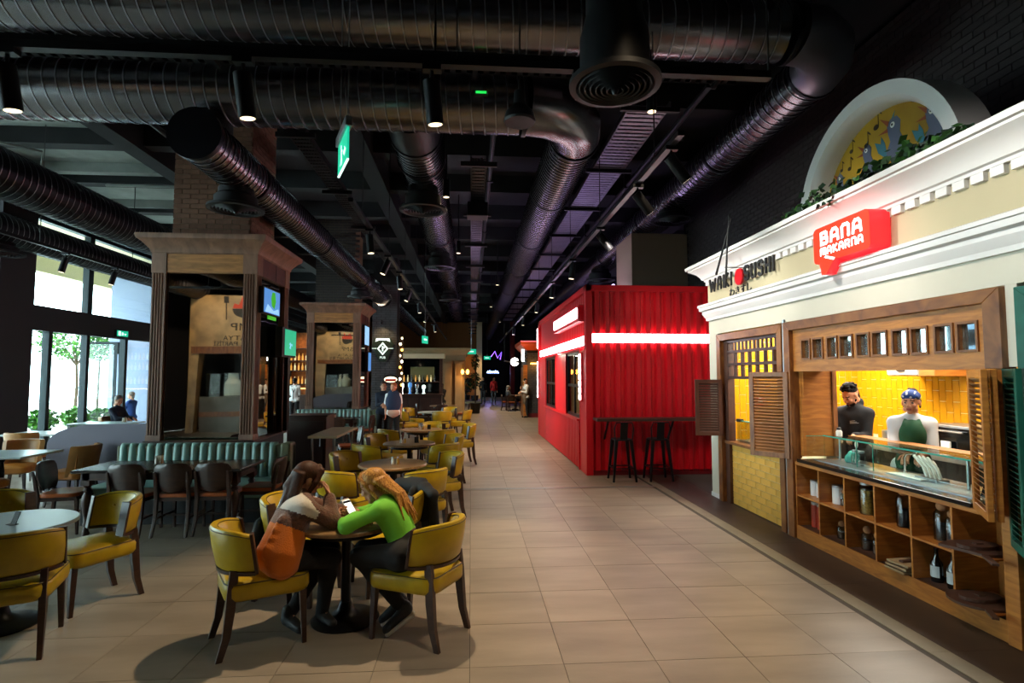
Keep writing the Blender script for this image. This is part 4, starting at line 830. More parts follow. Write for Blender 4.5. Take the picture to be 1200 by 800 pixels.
for i in range(520):
    y = rnd.uniform(3.7, 6.0); f = .5+.5*math.sin(y*6+1)
    p = Vector((3.62+rnd.gauss(0, .07), y, 3.61+abs(rnd.gauss(0, .03+.05*f)))); n_ = Vector((rnd.gauss(-.6, .5), rnd.gauss(0, .6), rnd.gauss(.5, .5))).normalized(); a = n_.orthogonal().normalized(); b = n_.cross(a); s_ = rnd.uniform(.03, .06)
    if y > 4.9 and y < 5.25 and rnd.random() < .25: p.z -= .1; p.x -= .14
    m.add([p-a*s_, p-b*s_*.7, p+a*s_*1.1, p+b*s_*.7], [(0, 1, 2, 3)], rnd.random() > .5)
m.build('foliage', ['leaf', 'leaf_dark'], iv, fix=False)['kind'] = 'stuff'

mat('panel_light', '#ffffff', .5, emis=((1, .96, .88), 3))
for x, y, sy, lab in ((5.0, 6.4, 3.2, 'long ceiling light panel over the wide kitchen'), (4.6, 7.6, 1.2, 'short ceiling light panel over the narrow kitchen opening')):
    t = thing('ceiling_light', lab, 'light', (x, y, 2.64)); boxo('frame', -.42, .42, -sy/2-.02, sy/2+.02, 0, .04, 'porcelain', t); boxo('diffuser', -.38, .38, -sy/2+.02, sy/2-.02, -.008, 0, 'panel_light', t)
# ================================================================ RED CONTAINER SHOP
rc = thing('container_shop', 'red corrugated container shop with white light strips', 'shop', (0, 0, 0))
def corrug(m, a, u0, u1, v0, v1, pitch=.155, d=.045):
    us = []; u = u0
    while u < u1-1e-6:
        for f, w in ((0, 0), (.30, 0), (.44, d), (.86, d), (1, 0)):
            if u+f*pitch <= u1: us.append((u+f*pitch, w))
        u += pitch
    us.append((u1, 0))
    n = len(us); o = len(m.v)
    for q, w in us: m.v.append(a(q, v0, w)); m.v.append(a(q, v1, w))
    for i in range(n-1): m.f.append((o+2*i, o+2*i+2, o+2*i+3, o+2*i+1)); m.m.append(0)
    return m
CX, CY, CH = 2.13, 10.2, 3.54
m = corrug(MB(), FY(CY+.07), CX+.1, 5.2, .06, CH-.1, .195, .06); m.build('end_wall', 'red', rc, fix=False)
boxo('corner_post', CX, CX+.13, CY, CY+.16, 0, CH, 'red', rc, .01); boxo('top_beam', CX, 5.2, CY, CY+.1, CH-.12, CH, 'red', rc, .01); boxo('bottom_beam', CX+.1, 5.2, CY+.01, CY+.1, 0, .09, 'red_dark', rc)
boxo('corner_post', CX, CX+.13, 17.3, 17.6, 0, CH, 'red', rc, .01); boxo('top_beam', CX, CX+.1, CY, 17.6, CH-.12, CH, 'red', rc, .01)
S = lambda u, v, w: (CX+.1-w, u, v)
corrug(MB(), S, CY+.16, 17.3, 2.33, CH-.1, .155, .04).build('side_wall', 'red', rc, fix=False)
boxo('frame_panel', CX+.01, CX+.12, CY+.16, 10.84, 0, 2.33, 'red', rc, .006); boxo('frame_panel', CX+.01, CX+.12, 12.42, 14.0, .98, 2.33, 'red', rc, .006); boxo('frame_panel', CX+.01, CX+.12, 15.9, 17.3, 0, 2.33, 'red', rc, .006)
corrug(MB(), lambda u, v, w: (CX+.02-w, u, v), 10.88, 15.8, .03, .96, .14, .03).build('lower_panel', 'red', rc, fix=False); boxo('sill', CX-.06, CX+.3, 10.84, 15.9, .95, .985, 'red', rc, .004); boxo('panel_end', CX-.012, CX+.3, 10.86, 10.885, .0, .96, 'red', rc)
boxo('roof', CX+.05, 5.2, CY+.05, 17.6, CH-.05, CH, 'red_dark', rc); boxo('back_wall', 5.1, 5.2, CY+.1, 17.6, 0, CH-.05, 'red_dark', rc); boxo('inner_floor', CX+.3, 5.1, CY+.15, 17.5, 0.001, .02, 'tile_dark', rc)
boxo('inner_wall', CX+.9, CX+.95, CY+.2, 17.4, .02, 2.5, 'beige_wall', rc)
for a, b in ((10.84, 12.42), (14.0, 15.9)):
    w = MB(); frame_rect(w, FX(CX+.09), a, b, .985, 2.33, .06, .05); f = w.build('window', 'black_metal', rc)
    boxo('meeting_rail', CX+.045, CX+.085, a, b, 1.60, 1.66, 'black_metal', f); boxo('mullion', CX+.045, CX+.085, (a+b)/2-.03, (a+b)/2+.03, .98, 2.33, 'black_metal', f)
    boxo('pane', CX+.06, CX+.064, a+.06, b-.06, 1.04, 2.27, 'glass', f)
lamp_area('container_fill', (2.6, 13.5, 2.45), (3, 13.5, 0), 110, (1, .9, .72), .3, 5)  # unseen lamp added inside to brighten the wall behind the windows
boxo('reveal', CX+.0, CX+.1, 10.80, 10.84, .95, 2.36, 'red', rc); boxo('reveal', CX+.0, CX+.1, 12.42, 12.46, .95, 2.36, 'red', rc); boxo('reveal', CX, CX+.1, 13.96, 14.0, .95, 2.36, 'red', rc); boxo('reveal', CX, CX+.1, 10.84, 15.9, 2.33, 2.37, 'red', rc)
for k in range(3):
    boxo('light_strip', CX+.125, 5.15, CY+.005, CY+.02, 2.455+k*.056, 2.455+k*.056+.05, 'led', rc); 
for k in range(2): boxo('light_strip', CX+.035, CX+.055, CY+.2, 17.55, 2.425+k*.1, 2.425+k*.1+.07, 'led', rc)
# vertical lettering beside the windows and over the top: rows of small lit blocks as the photo shows them
def vsign(lab, y, z0, z1, n, w=.17):
    t = thing('vertical_sign', lab, 'sign', (CX-.01, y, z0)); boxo('backing', -.02, .01, -w/2-.02, w/2+.02, -.02, z1-z0+.02, 'red', t)
    for k in range(n): boxo('lit_character', -.03, -.02, -w/2, w/2, k*(z1-z0)/n+.012, (k+1)*(z1-z0)/n-.012, 'led_soft', t)
vsign('vertical lit sign right of the container windows', 10.62, 1.36, 2.26, 7)
vsign('vertical lit sign low at the far end of the container', 17.42, 1.14, 2.28, 9, .2); vsign('vertical lit sign high at the far end of the container', 17.42, 2.68, 3.32, 5, .2)
t = thing('lit_sign', 'long glowing white sign box high on the container side', 'sign', (CX-.01, 11.9, 3.03)); boxo('box', -.1, .06, -1.55, 1.58, -.17, .15, 'red', t, .01); boxo('lit_face', -.115, -.1, -1.45, 1.45, -.1, .1, 'led_soft', t)
# bar ledge and stools
bl = thing('bar_ledge', 'dark wooden bar ledge along the red container wall', 'bar', (3.36, 9.98, 1.02)); boxo('board', -1.12, 1.5, -.2, .16, 0, .05, 'wood_brown', bl, .005)
for x in (-.9, .3, 1.3): MB().bar((x, -.1, 0), (x, .2, -.35), .03).build('bracket', 'black_metal', bl)
def stool(lab, x, y):
    t = thing('bar_stool', lab, 'stool', (x, y, 0), 0, 'metal bar stools at the red container')
    MB().prism(rrect(.31, .31, .05, 3), lambda u, v, w: (u, v, .70+w), .03).build('seat', 'black_metal', t, 0, .008)
    for sx in (-1, 1):
        for sy in (-1, 1): MB().bar((sx*.13, sy*.13, .71), (sx*.2, sy*.2, 0), (.06, .035), (.05, .03)).build('leg', 'black_metal', t, 0, .006)
    for a, b in (((-.18, -.18), (.18, -.18)), ((.18, -.18), (.18, .18)), ((.18, .18), (-.18, .18)), ((-.18, .18), (-.18, -.18))): MB().bar((*[q*.98 for q in a], .23), (*[q*.98 for q in b], .23), .018).build('footrest', 'black_metal', t)
    MB().tube([(-.15, -.14, .72), (-.17, -.17, .92), (-.14, -.19, 1.02), (.14, -.19, 1.02), (.17, -.17, .92), (.15, -.14, .72)], .011, 8).build('back_frame', 'black_metal', t, 60)
    MB().bar((0, -.14, .72), (0, -.19, 1.02), .13, .01, up=(0, 1, 0)).build('back_splat', 'black_metal', t)
stool('black metal bar stool nearer the container corner, left of the pair', 2.66, 9.72); stool('black metal bar stool right of the pair at the red wall', 3.31, 9.72)
# plaster block rising behind the container, and the red annex with the dark brick corner
mat('block_brown', '#8a745c', .85); struct(MB().box(3.86, 5.24, 13.0, 14.4, 3.55, 5.28).build('wall_block', 'block_brown'))

mat('tube_violet', '#e0d0ff', .5, emis=((.72, .52, 1), 2))  # out-of-view tube added as a body for the container roof uplight
t = thing('added_light_tube', 'unseen violet light tube added on the container roof', 'lamp', (2.75, 14.0, 3.545)); MB().tube([(0, -3.5, .04), (0, 3.5, .04)], .03, 8).build('tube', 'tube_violet', t)
for y in (-3.3, 0, 3.3): boxo('clip', -.04, .04, y-.03, y+.03, 0, .02, 'black', t)
# ================================================================ LEFT SIDE: mirrored columns, banquettes, dining tables
def mirrored_column(lab, y0, bricks):
    x0, x1, y1 = -4.60, -3.13, y0+1.42
    t = thing('mirrored_column', lab, 'column', (x0, y0, 0)); W_, D_ = x1-x0, y1-y0; pw = .19
    boxo('plinth', .02, W_-.02, .02, D_-.02, 0, .88, 'black', t); boxo('ledge', -.03, W_+.03, -.03, D_+.03, .88, .91, 'wood_brown', t, .005)
    for nm, a in (('mirror', (pw, W_-pw, .05, .06)), ('mirror', (pw, W_-pw, D_-.06, D_-.05))): boxo(nm, a[0], a[1], a[2], a[3], .91, 3.36, 'mirror', t)
    for a in ((W_-.06, W_-.05), (.05, .06)): boxo('mirror', a[0], a[1], pw, D_-pw, .91, 3.36, 'mirror', t)
    boxo('core', .1, W_-.1, .1, D_-.1, .91, 3.4, 'black', t)
    for (px, py) in ((0, 0), (W_-pw, 0), (0, D_-pw), (W_-pw, D_-pw)):      # fluted posts
        m = MB(); q = []
        def side(n_):      # one fluted face from 0 to pw, grooves as real recesses
            r = [(0, 0), (.02, 0)]
            for g in range(4): u = .022+g*.038; r += [(u, 0), (u+.008, .014), (u+.022, .014), (u+.030, 0)]
            return r + [(pw-.002, 0)]
        f = side(0)
        for u, v in f: q.append((px+u, py+v))
        for u, v in f: q.append((px+pw-v, py+u))
        for u, v in f: q.append((px+pw-u, py+pw-v))
        for u, v in f: q.append((px+v, py+pw-u))
        m.prism(q, lambda u, v, w: (u, v, .91+w), 2.44); m.build('fluted_post', 'wood_column', t)
        boxo('post_cap', px-.01, px+pw+.01, py-.012, py+pw+.012, 3.32, 3.62, 'wood_column', t, .005); boxo('post_base', px-.008, px+pw+.008, py-.008, py+pw+.008, .91, .99, 'wood_column', t, .004)
    for nm, a, m_ in (('beam', (pw, W_-pw, .0, .06), 'wood_beam'), ('beam', (pw, W_-pw, D_-.06, D_), 'wood_beam'), ('beam', (W_-.06, W_, pw, D_-pw), 'wood_col_side'), ('beam', (0, .06, pw, D_-pw), 'wood_col_side')): boxo(nm, a[0], a[1], a[2], a[3], 3.33, 3.62, m_, t, .004)
    boxo('panel_joint', W_-.001, W_+.006, D_*.55, D_*.55+.012, 3.34, 3.62, 'wood_dark', t); boxo('lining', .06, W_-.06, .06, D_-.06, 3.36, 3.6, 'wood_brown', t)
    def rg(o, z): return [(-o, -o, z), (W_+o, -o, z), (W_+o, D_+o, z), (-o, D_+o, z)]
    MB().loft([rg(.0, 3.60), rg(.02, 3.62), rg(.03, 3.66), rg(.06, 3.70), (rg(.11, 3.76)), rg(.16, 3.80), rg(.17, 3.83), rg(.17, 3.87), rg(-.05, 3.89)]).build('crown_moulding', 'wood_column', t, 25)
    c = boxo('brick_core', .17, W_-.2, .2, D_-.2, 3.86, 6.38, 'mortar', t); bm_ = None
    if bricks:
        for r in range(33):
            for k in range(5):
                a = .165+k*.245-(.12 if r % 2 else 0); b_ = a+.232; a = max(a, .165); b_ = min(b_, W_-.195)
                if b_-a < .06: continue
                full = b_-a > .23
                if full and bm_: o = bpy.data.objects.new('brick', bm_.data); C.objects.link(o); o.parent = c
                else:
                    o = MB().box(0, b_-a, -.012, .05, 0, .064).build('brick', 'brick_brown', c)
                    if full: bm_ = o
                o.location = (a, .195+random.uniform(-.004, .004), 3.88+r*.075)
        bs = None
        for r in range(33):
            for k in range(4):
                a = .2+k*.245-(.12 if r % 2 else 0); b_ = min(a+.232, D_-.195); a = max(a, .2)
                if b_-a < .06: continue
                full = b_-a > .23
                if full and bs: o = bpy.data.objects.new('brick', bs.data); C.objects.link(o); o.parent = c
                else:
                    o = MB().box(-.05, .012, 0, b_-a, 0, .064).build('brick', 'brick_brown', c)
                    if full: bs = o
                o.location = (W_-.195+random.uniform(-.004, .004), a, 3.88+r*.075)
    else:
        m = MB()
        for r in range(33):
            for k in range(5): m.box(.165+k*.245-(.12 if r % 2 else 0)+(.12 if k == 0 and r % 2 else 0), .165+k*.245+.232-(.12 if r % 2 else 0), .188, .25, 3.88+r*.075, 3.944+r*.075)
        m.build('brick_courses', 'brick_black', c)['kind'] = 'stuff'
    return t
mirrored_column('square brick column cased in fluted wood and mirrors behind the near green bench', 8.3, True)
mirrored_column('second mirrored wood cased column, farther back behind the second green bench', 15.9, False)
# screens on the near column
t = thing('television', 'upper wall screen showing a green map on the near mirrored column', 'television', (-3.10, 8.72, 2.96), R(0)); boxo('case', -.02, .05, -.36, .34, -.2, .2, 'black', t, .005)
def emat(n_, c, s_): return mat(n_, c, .4, emis=(c, s_))
emat('scr_blue', '#4a86c8', .9); emat('scr_green', '#3aa81e', .8); emat('scr_pale', '#8fc0e6', 1.0)
boxo('screen', .05, .054, -.34, .32, -.18, .18, 'scr_blue', t); MB().prism([(-.02, .15), (.1, .16), (.14, .02), (.08, -.1), (-.03, -.06), (-.06, .05)], lambda u, v, w: (.0545+w, u, v), .002).build('map_shape', 'scr_green', t)
MB().prism([(-.3, -.17), (.3, -.17), (.25, -.08), (.05, -.13), (-.2, -.05)], lambda u, v, w: (.0545+w, u, v), .002).build('shore_shape', 'scr_pale', t); boxo('caption_bar', .03, .045, -.14, .2, -.27, -.215, 'scr_green', t)
t = thing('television', 'lower square screen glowing plain green on a dark post of the near column', 'television', (-3.055, 9.42, 2.38)); boxo('case', -.06, .05, -.34, .36, -.24, .24, 'black', t, .006); boxo('screen', .05, .055, -.22, .34, -.21, .21, 'screen_green', t); boxo('post', -.03, .03, .02, .14, -1.45, -.24, 'black_metal', t)
MB().tube([(.056, .0, -.03), (.056, .03, -.0), (.056, .06, -.04), (.056, .03, -.06), (.056, .06, -.02), (.056, .05, -.1), (.056, .0, -.09), (.056, .12, -.02), (.056, .14, -.05)], .006, 5).build('script_mark', 'scr_pale', t)
t = thing('television', 'small bright screen high on the second mirrored column', 'television', (-3.09, 16.5, 3.0)); boxo('case', -.03, .04, -.35, .35, -.3, .3, 'black', t); boxo('screen', .04, .045, -.32, .32, -.27, .27, 'scr_pale', t)
t = thing('television', 'small blue screen low on the second mirrored column', 'television', (-3.09, 17.0, 2.25)); boxo('case', -.03, .04, -.25, .25, -.3, .3, 'black', t); boxo('screen', .04, .045, -.22, .22, -.27, .27, 'scr_blue', t)
# what the front mirror shows: the marble fronted grill shop across the hall, behind the camera, facing the column
ms = thing('grill_shop', 'marble fronted grill shop seen only in the column mirror', 'shop', (0, -2.2, 0)); Y0 = 0
m = MB(); P = lambda u, v, w: (u, w, v)
m.prism([(-9.15, 0), (-8.85, 0), (-8.7, 2.72), (-8.4, 2.72), (-6.2, 2.72), (-6.2, 4.45), (-9.1, 4.45)], P, .3); m.build('marble_front', 'marble', ms)
boxo('lintel', -9.0, -6.2, .28, .36, 2.55, 2.78, 'wood_frame', ms); boxo('back_wall', -9.3, -6.2, -1.0, -.95, 0, 2.7, 'black', ms); boxo('counter', -8.75, -6.2, -.2, .1, 0, 1.15, 'concrete', ms); boxo('wood_band', -8.75, -6.2, .1, .12, .5, .66, 'wood_frame', ms); boxo('glass_front', -8.7, -6.2, -.05, -.04, 1.15, 1.9, 'glass_green', ms)
for x, y in ((-8.0, -.5), (-7.6, -.5)): MB().lathe([(.18, 0), (.2, .4), (.12, .55), (.11, .75)], (x, y, 1.16), 12).build('lit_display', 'porcelain', ms)
TM = lambda x, z: MX((x, .302, z), (-1, 0, 0), (0, 0, 1))
text('letters', 'BMP', .36, 'black', TM(-7.42, 3.30), ms, ext=.01, sx=1.1); text('letters', 'MALATYA', .22, 'black', TM(-7.42, 2.98), ms, ext=.01, sx=1.25); text('letters', 'MANGAL PARTİSİ', .2, 'black', TM(-7.5, 2.80), ms, ext=.01, sx=1.1)
k = MB(); k.prism(arcpts(-7.45, 4.02, .3, 180, 360, 14), lambda u, v, w: (u, .302+w, v), .01); k.build('bowl_mark', 'black', ms)
MB().prism([(-7.75, 4.03), (-7.7, 4.2), (-7.6, 4.15), (-7.52, 4.42), (-7.4, 4.25), (-7.28, 4.36), (-7.18, 4.03)], lambda u, v, w: (u, .302+w, v), .01).build('flame_mark', 'flame', ms)
k = MB(); k.box(-7.95, -7.91, .302, .312, 3.65, 4.2); k.box(-8.02, -7.84, .302, .312, 4.2, 4.42); k.build('spatula_mark', 'black', ms)
lamp_spot('spot_light', (-8.0, .6, 4.9), (-8.0, -1.9, 3.2), 260, WARM, 75, .6)

# ---- channelled green bench and its long table
def bench(lab, x0, x1, y, mirror=False):
    t = thing('banquette', lab, 'bench', (x0, y, 0)); L_ = x1-x0; n = round((L_-.24)/.113)
    w = (L_-.24)/n; cm = None
    boxo('base', 0, L_, -.62, .2, 0, .30, 'black', t); boxo('back_board', 0, L_, .04, .2, .3, .885, 'green_side', t, .02); boxo('end_panel', L_-.14, L_, -.05, .2, .3, .915, 'green_side', t, .03)
    boxo('seat_cushion', .02, L_-.02, -.64, .0, .30, .46, 'green_leather', t, .03)
    for k in range(n):
        if cm is None:
            m = MB(); rr = []
            for z, s_ in ((.45, .7), (.49, 1), (.86, 1), (.90, .8), (.915, .35)):
                tilt = (z-.45)*.20
                rr.append([(.5*w+.5*w*.99*math.cos(R(a)), .05+tilt*.55-.085*s_*math.sin(R(a)), z) for a in range(0, 181, 20)]+[(.0+.005, .12+tilt*.3, z)])
            m.loft(rr); cm = m.build('channel', 'green_leather', t, 50); o = cm
        else: o = bpy.data.objects.new('channel', cm.data); C.objects.link(o); o.parent = t
        o.location = (.03+k*w, 0, 0)
    return t
bench('long green channelled leather bench in front of the near mirrored column', -4.78, -2.46, 7.92)
bench('second green channelled bench in front of the farther mirrored column', -4.75, -2.52, 15.5)
LEG = [(.035, 0), (.04, .02), (.028, .05), (.034, .07), (.024, .09), (.036, .12), (.026, .15), (.03, .2), (.042, .28), (.056, .38), (.052, .44), (.032, .49), (.044, .51), (.028, .54), (.05, .57)]
def farm_table(lab, x0, x1, y0, y1):
    t = thing('farmhouse_table', lab, 'table', (x0, y0, 0)); a, b = x1-x0, y1-y0
    boxo('tabletop', 0, a, 0, b, .72, .755, 'table_dark', t, .006); 
    for q in ((.09, a-.09, .07, .09), (.09, a-.09, b-.09, b-.07), (.07, .09, .09, b-.09), (a-.09, a-.07, .09, b-.09)): boxo('apron', *q, .63, .72, 'wood_dark', t)
    for x in (.12, a-.12):
        for y in (.12, b-.12): MB().lathe(LEG, (x, y, 0), 14).build('turned_leg', 'wood_dark', t, 50); boxo('leg_block', x-.05, x+.05, y-.05, y+.05, .57, .72, 'wood_dark', t, .004)
    return t
farm_table('long dark table with turned legs in front of the near green bench', -4.55, -2.66, 6.75, 7.50)
farm_table('dark table with turned legs in front of the second green bench', -4.5, -2.9, 14.3, 15.0)
def brown_chair(lab, x, y, h):
    t = thing('wooden_chair', lab, 'chair', (x, y, 0), R(h-90), 'brown wooden dining chairs')
    MB().prism([(p*1.0, q*.95) for p, q in rrect(.43, .43, .1, 4)], lambda u, v, w: (u, v, .435+w), .045).build('seat_pad', 'orange_leather', t, 0, .012); boxo('seat_frame', -.19, .19, -.19, .19, .39, .436, 'wood_brown', t, .005)
    for s in (-1, 1):
        MB().bar((s*.17, .18, .40), (s*.175, .2, 0), (.04, .028), (.04, .028)).build('leg', 'wood_brown', t, 0, .004)
        m = MB()
        pts = [(s*.19, -.27, 0), (s*.18, -.215, .2), (s*.18, -.20, .42), (s*.18, -.235, .62), (s*.18, -.265, .74)]
        m.loft([[(p[0]+a*r_, p[1]+b*r_, p[2]) for a, b in ((-1, -1), (1, -1), (1, 1), (-1, 1))] for p, r_ in zip(pts, (.014, .018, .02, .017, .012))]); m.build('rear_leg', 'wood_brown', t, 0, .004)
        MB().bar((s*.178, -.22, .2), (s*.172, .19, .2), .02).build('stretcher', 'wood_brown', t)
    MB().bar((-.17, -.02, .2), (.17, -.02, .2), .02).build('stretcher', 'wood_brown', t)
    rr = []       # bent shield back
    for z, hw in ((.50, .10), (.52, .15), (.58, .19), (.68, .215), (.77, .205), (.815, .17), (.83, .11)):
        f = [(hw*u, -.235-(z-.5)*.16+.05*u*u) for u in (-1, -.66, -.33, 0, .33, .66, 1)]
        rr.append([(a, b, z) for a, b in f]+[(a, b+.018, z) for a, b in f[::-1]])
    MB().loft(rr).build('backrest', 'wood_brown', t, 40)
    return t
for a in [('brown wooden chair at the long dark table, leftmost along its near side', -3.92, 6.95, 88), ('brown wooden chair at the long dark table, second along its near side', -3.42, 6.96, 90), ('brown wooden chair at the long dark table, third along its near side', -2.98, 6.98, 90), ('brown wooden chair at the right hand end of the long dark table', -2.60, 7.25, 178), ('dark brown chair at the left hand end of the long dark table', -4.78, 7.05, 10),
          ('brown wooden chair at the second bench table, left of its row', -4.2, 14.0, 90), ('brown wooden chair at the second bench table, middle of its row', -3.7, 14.0, 90), ('brown wooden chair at the second bench table, right of its row', -3.25, 14.0, 90), ('brown chair at the right end of the second bench table', -2.75, 14.6, 175), ('brown wooden chair with orange seat standing by the dark host stand', -2.4, 11.3, 200),
          ('orange brown chair beside the left post of the near mirrored column', -4.95, 9.55, 190)]: brown_chair(*a)
def shakers(lab, x, y, z, r=0):
    t = thing('condiment_set', lab, 'condiments', (x, y, z), R(r)); boxo('holder', -.05, .05, -.03, .03, 0, .015, 'steel', t)
    MB().lathe([(.018, .015), (.02, .06), (.012, .07), (.012, .085)], (-.025, 0, 0), 10).build('shaker', 'porcelain', t, 40); MB().lathe([(.018, .015), (.018, .055), (.014, .06)], (.022, 0, 0), 10).build('jar', 'glass_jar', t, 40); boxo('napkins', -.045, .045, .0, .025, .015, .11, 'paper', t); boxo('menu_card', .03, .034, -.03, .02, .015, .13, 'jar_pasta', t)
    return t
shakers('napkin and condiment holder on the long dark table', -3.78, 7.12, .755, 20); shakers('small condiment holder on the second bench table', -3.5, 14.6, .755)
# grey partition with curved top
m = MB(); m.prism([(-6.35, 0), (-4.62, 0), (-4.62, 1.10), (-5.65, 1.10)]+[(-5.65-.7*math.sin(R(a))*1.0, 1.10-.30*(1-math.cos(R(a)))) for a in range(10, 91, 10)], FY(9.0), .1)
t = thing('partition', 'low grey partition with a curved top beside the near mirrored column', 'partition', (0, 0, 0)); m.build('panel', 'grey_partition', t); boxo('skirting', -6.36, -4.61, 8.89, 9.01, 0, .08, 'black', t)
# host stand by the column
t = thing('service_table', 'narrow pale topped service table beside the near column', 'table', (-2.35, 9.3, 0)); boxo('tabletop', -.12, .32, -.6, .9, .88, .92, 'cream_stone', t, .005)
for x, y in ((-.08, -.5), (.26, -.5), (-.08, .8), (.26, .8)): MB().bar((x, y, .88), (x*.8, y, 0), .025).build('leg', 'steel', t)
t = thing('host_stand', 'dark wooden service cabinet behind the pale topped table', 'cabinet', (-3.0, 10.6, 0)); boxo('body', -.35, .35, -.1, .5, 0, 1.08, 'wood_dark', t, .006); boxo('top', -.38, .38, -.13, .53, 1.08, 1.11, 'wood_brown', t); boxo('door', -.3, .3, -.115, -.1, .1, 1.0, 'bar_wood', t); MB().tube([(.25, -.13, .55), (.25, -.13, .7)], .01).build('handle', 'steel', t)
# ---- tan dining chairs and pale tables by the windows
def tan_chair(lab, x, y, h):
    t = thing('leather_chair', lab, 'chair', (x, y, 0), R(h-90), 'tan leather dining chairs')
    MB().loft([[(u, v, z) for u, v in rrect(.50*s, .50*s, .1, 4)] for z, s in ((.37, .9), (.39, 1), (.46, 1), (.485, .9))]).build('seat', 'tan_leather', t, 40)
    rr = []
    for z, q in ((.40, .9), (.42, 1), (.62, 1.02), (.80, 1.05), (.83, 1.03), (.84, .98)):
        o_ = [(.27*q*math.sin(R(a)), -.02-.24*q*math.cos(R(a))-(z-.4)*.16) for a in range(-78, 79, 13)]; i_ = [(.215*q*math.sin(R(a)), -.02-.185*q*math.cos(R(a))-(z-.4)*.16) for a in range(78, -79, -13)]
        rr.append([(a, b, z) for a, b in o_+i_])
    MB().loft(rr).build('backrest', 'tan_back', t, 40)
    for k in range(-3, 4):
        a = k*17
        MB().tube([(.268*math.sin(R(a)), -.02-.238*math.cos(R(a)), .44), (.282*math.sin(R(a)), -.055-.25*math.cos(R(a)), .80)], .017, 6).build('channel', 'tan_leather', t, 60)
    for sx in (-1, 1):
        for sy in (-1, 1): MB().bar((sx*.18, sy*.18, .38), (sx*.22, sy*.22, 0), (.04, .022)).build('leg', 'wood_dark', t)
    return t
def pale_table(lab, x, y, w, d, m='table_blue'):
    t = thing('dining_table', lab, 'table', (x, y, 0)); boxo('tabletop', -w/2, w/2, -d/2, d/2, .72, .75, m, t, .005)
    MB().lathe([(.035, .02), (.05, .1), (.03, .3), (.045, .5), (.03, .62), (.08, .72)], n=14).build('pedestal', 'black_metal', t, 40)
    for s in (-1, 1): MB().bar((-.3*s, -.22, .02), (.3*s, .22, .02), .06, .04).build('foot', 'black_metal', t)
    return t
pale_table('pale topped rectangular table nearest at the left edge, beyond the round table', -6.55, 8.35, 1.1, .8); pale_table('pale topped table in the middle of the window dining row', -7.7, 11.3, 1.9, .75); pale_table('pale topped table by the window beside the seated man', -8.4, 13.6, 1.3, .75)
pale_table('small pale table behind the grey partition', -6.1, 12.2, .8, .75)
for a in [('tan channel backed chair nearest at the left edge, seen from behind', -6.35, 7.75, 80), ('tan leather chair facing left at the near window side table', -5.72, 8.55, 178), ('tan leather chair behind the near window side table at the left', -6.9, 9.1, -80), ('tan leather chair left of the near window side table', -7.35, 8.3, 5), ('tan leather chair on the near side of the middle window table, right', -7.0, 10.6, 90), ('tan leather chair on the near side of the middle window table, left', -7.9, 10.6, 95),
          ('tan leather chair at the right end of the middle window table', -6.5, 11.0, 170), ('tan chair behind the grey partition', -6.1, 11.4, 90), ('tan chair beside the partition, farther back', -5.6, 12.8, 200), ('tan leather chair of the man seated by the window', -8.66, 14.3, 0), ('empty tan chair facing the man seated by the window', -7.6, 14.3, 200)]: tan_chair(*a)
def plant_pot(lab, x, y, z):
    t = thing('potted_herb', lab, 'plant', (x, y, z)); MB().lathe([(.035, 0), (.045, .08), (.04, .08)], n=12).build('pot', 'glass_jar', t, 40); o = leafball(60, .06, .06, .05, .04, 9).build('foliage', ['leaf', 'leaf_dark'], t, fix=False); o.location = (0, 0, .11); o['kind'] = 'stuff'
plant_pot('small potted herb on the near window side table', -6.95, 8.15, .75)
shakers('condiment holder on the window table by the seated man', -8.0, 13.55, .75); shakers('glass and condiment holder on the middle window table', -6.95, 11.3, .75)
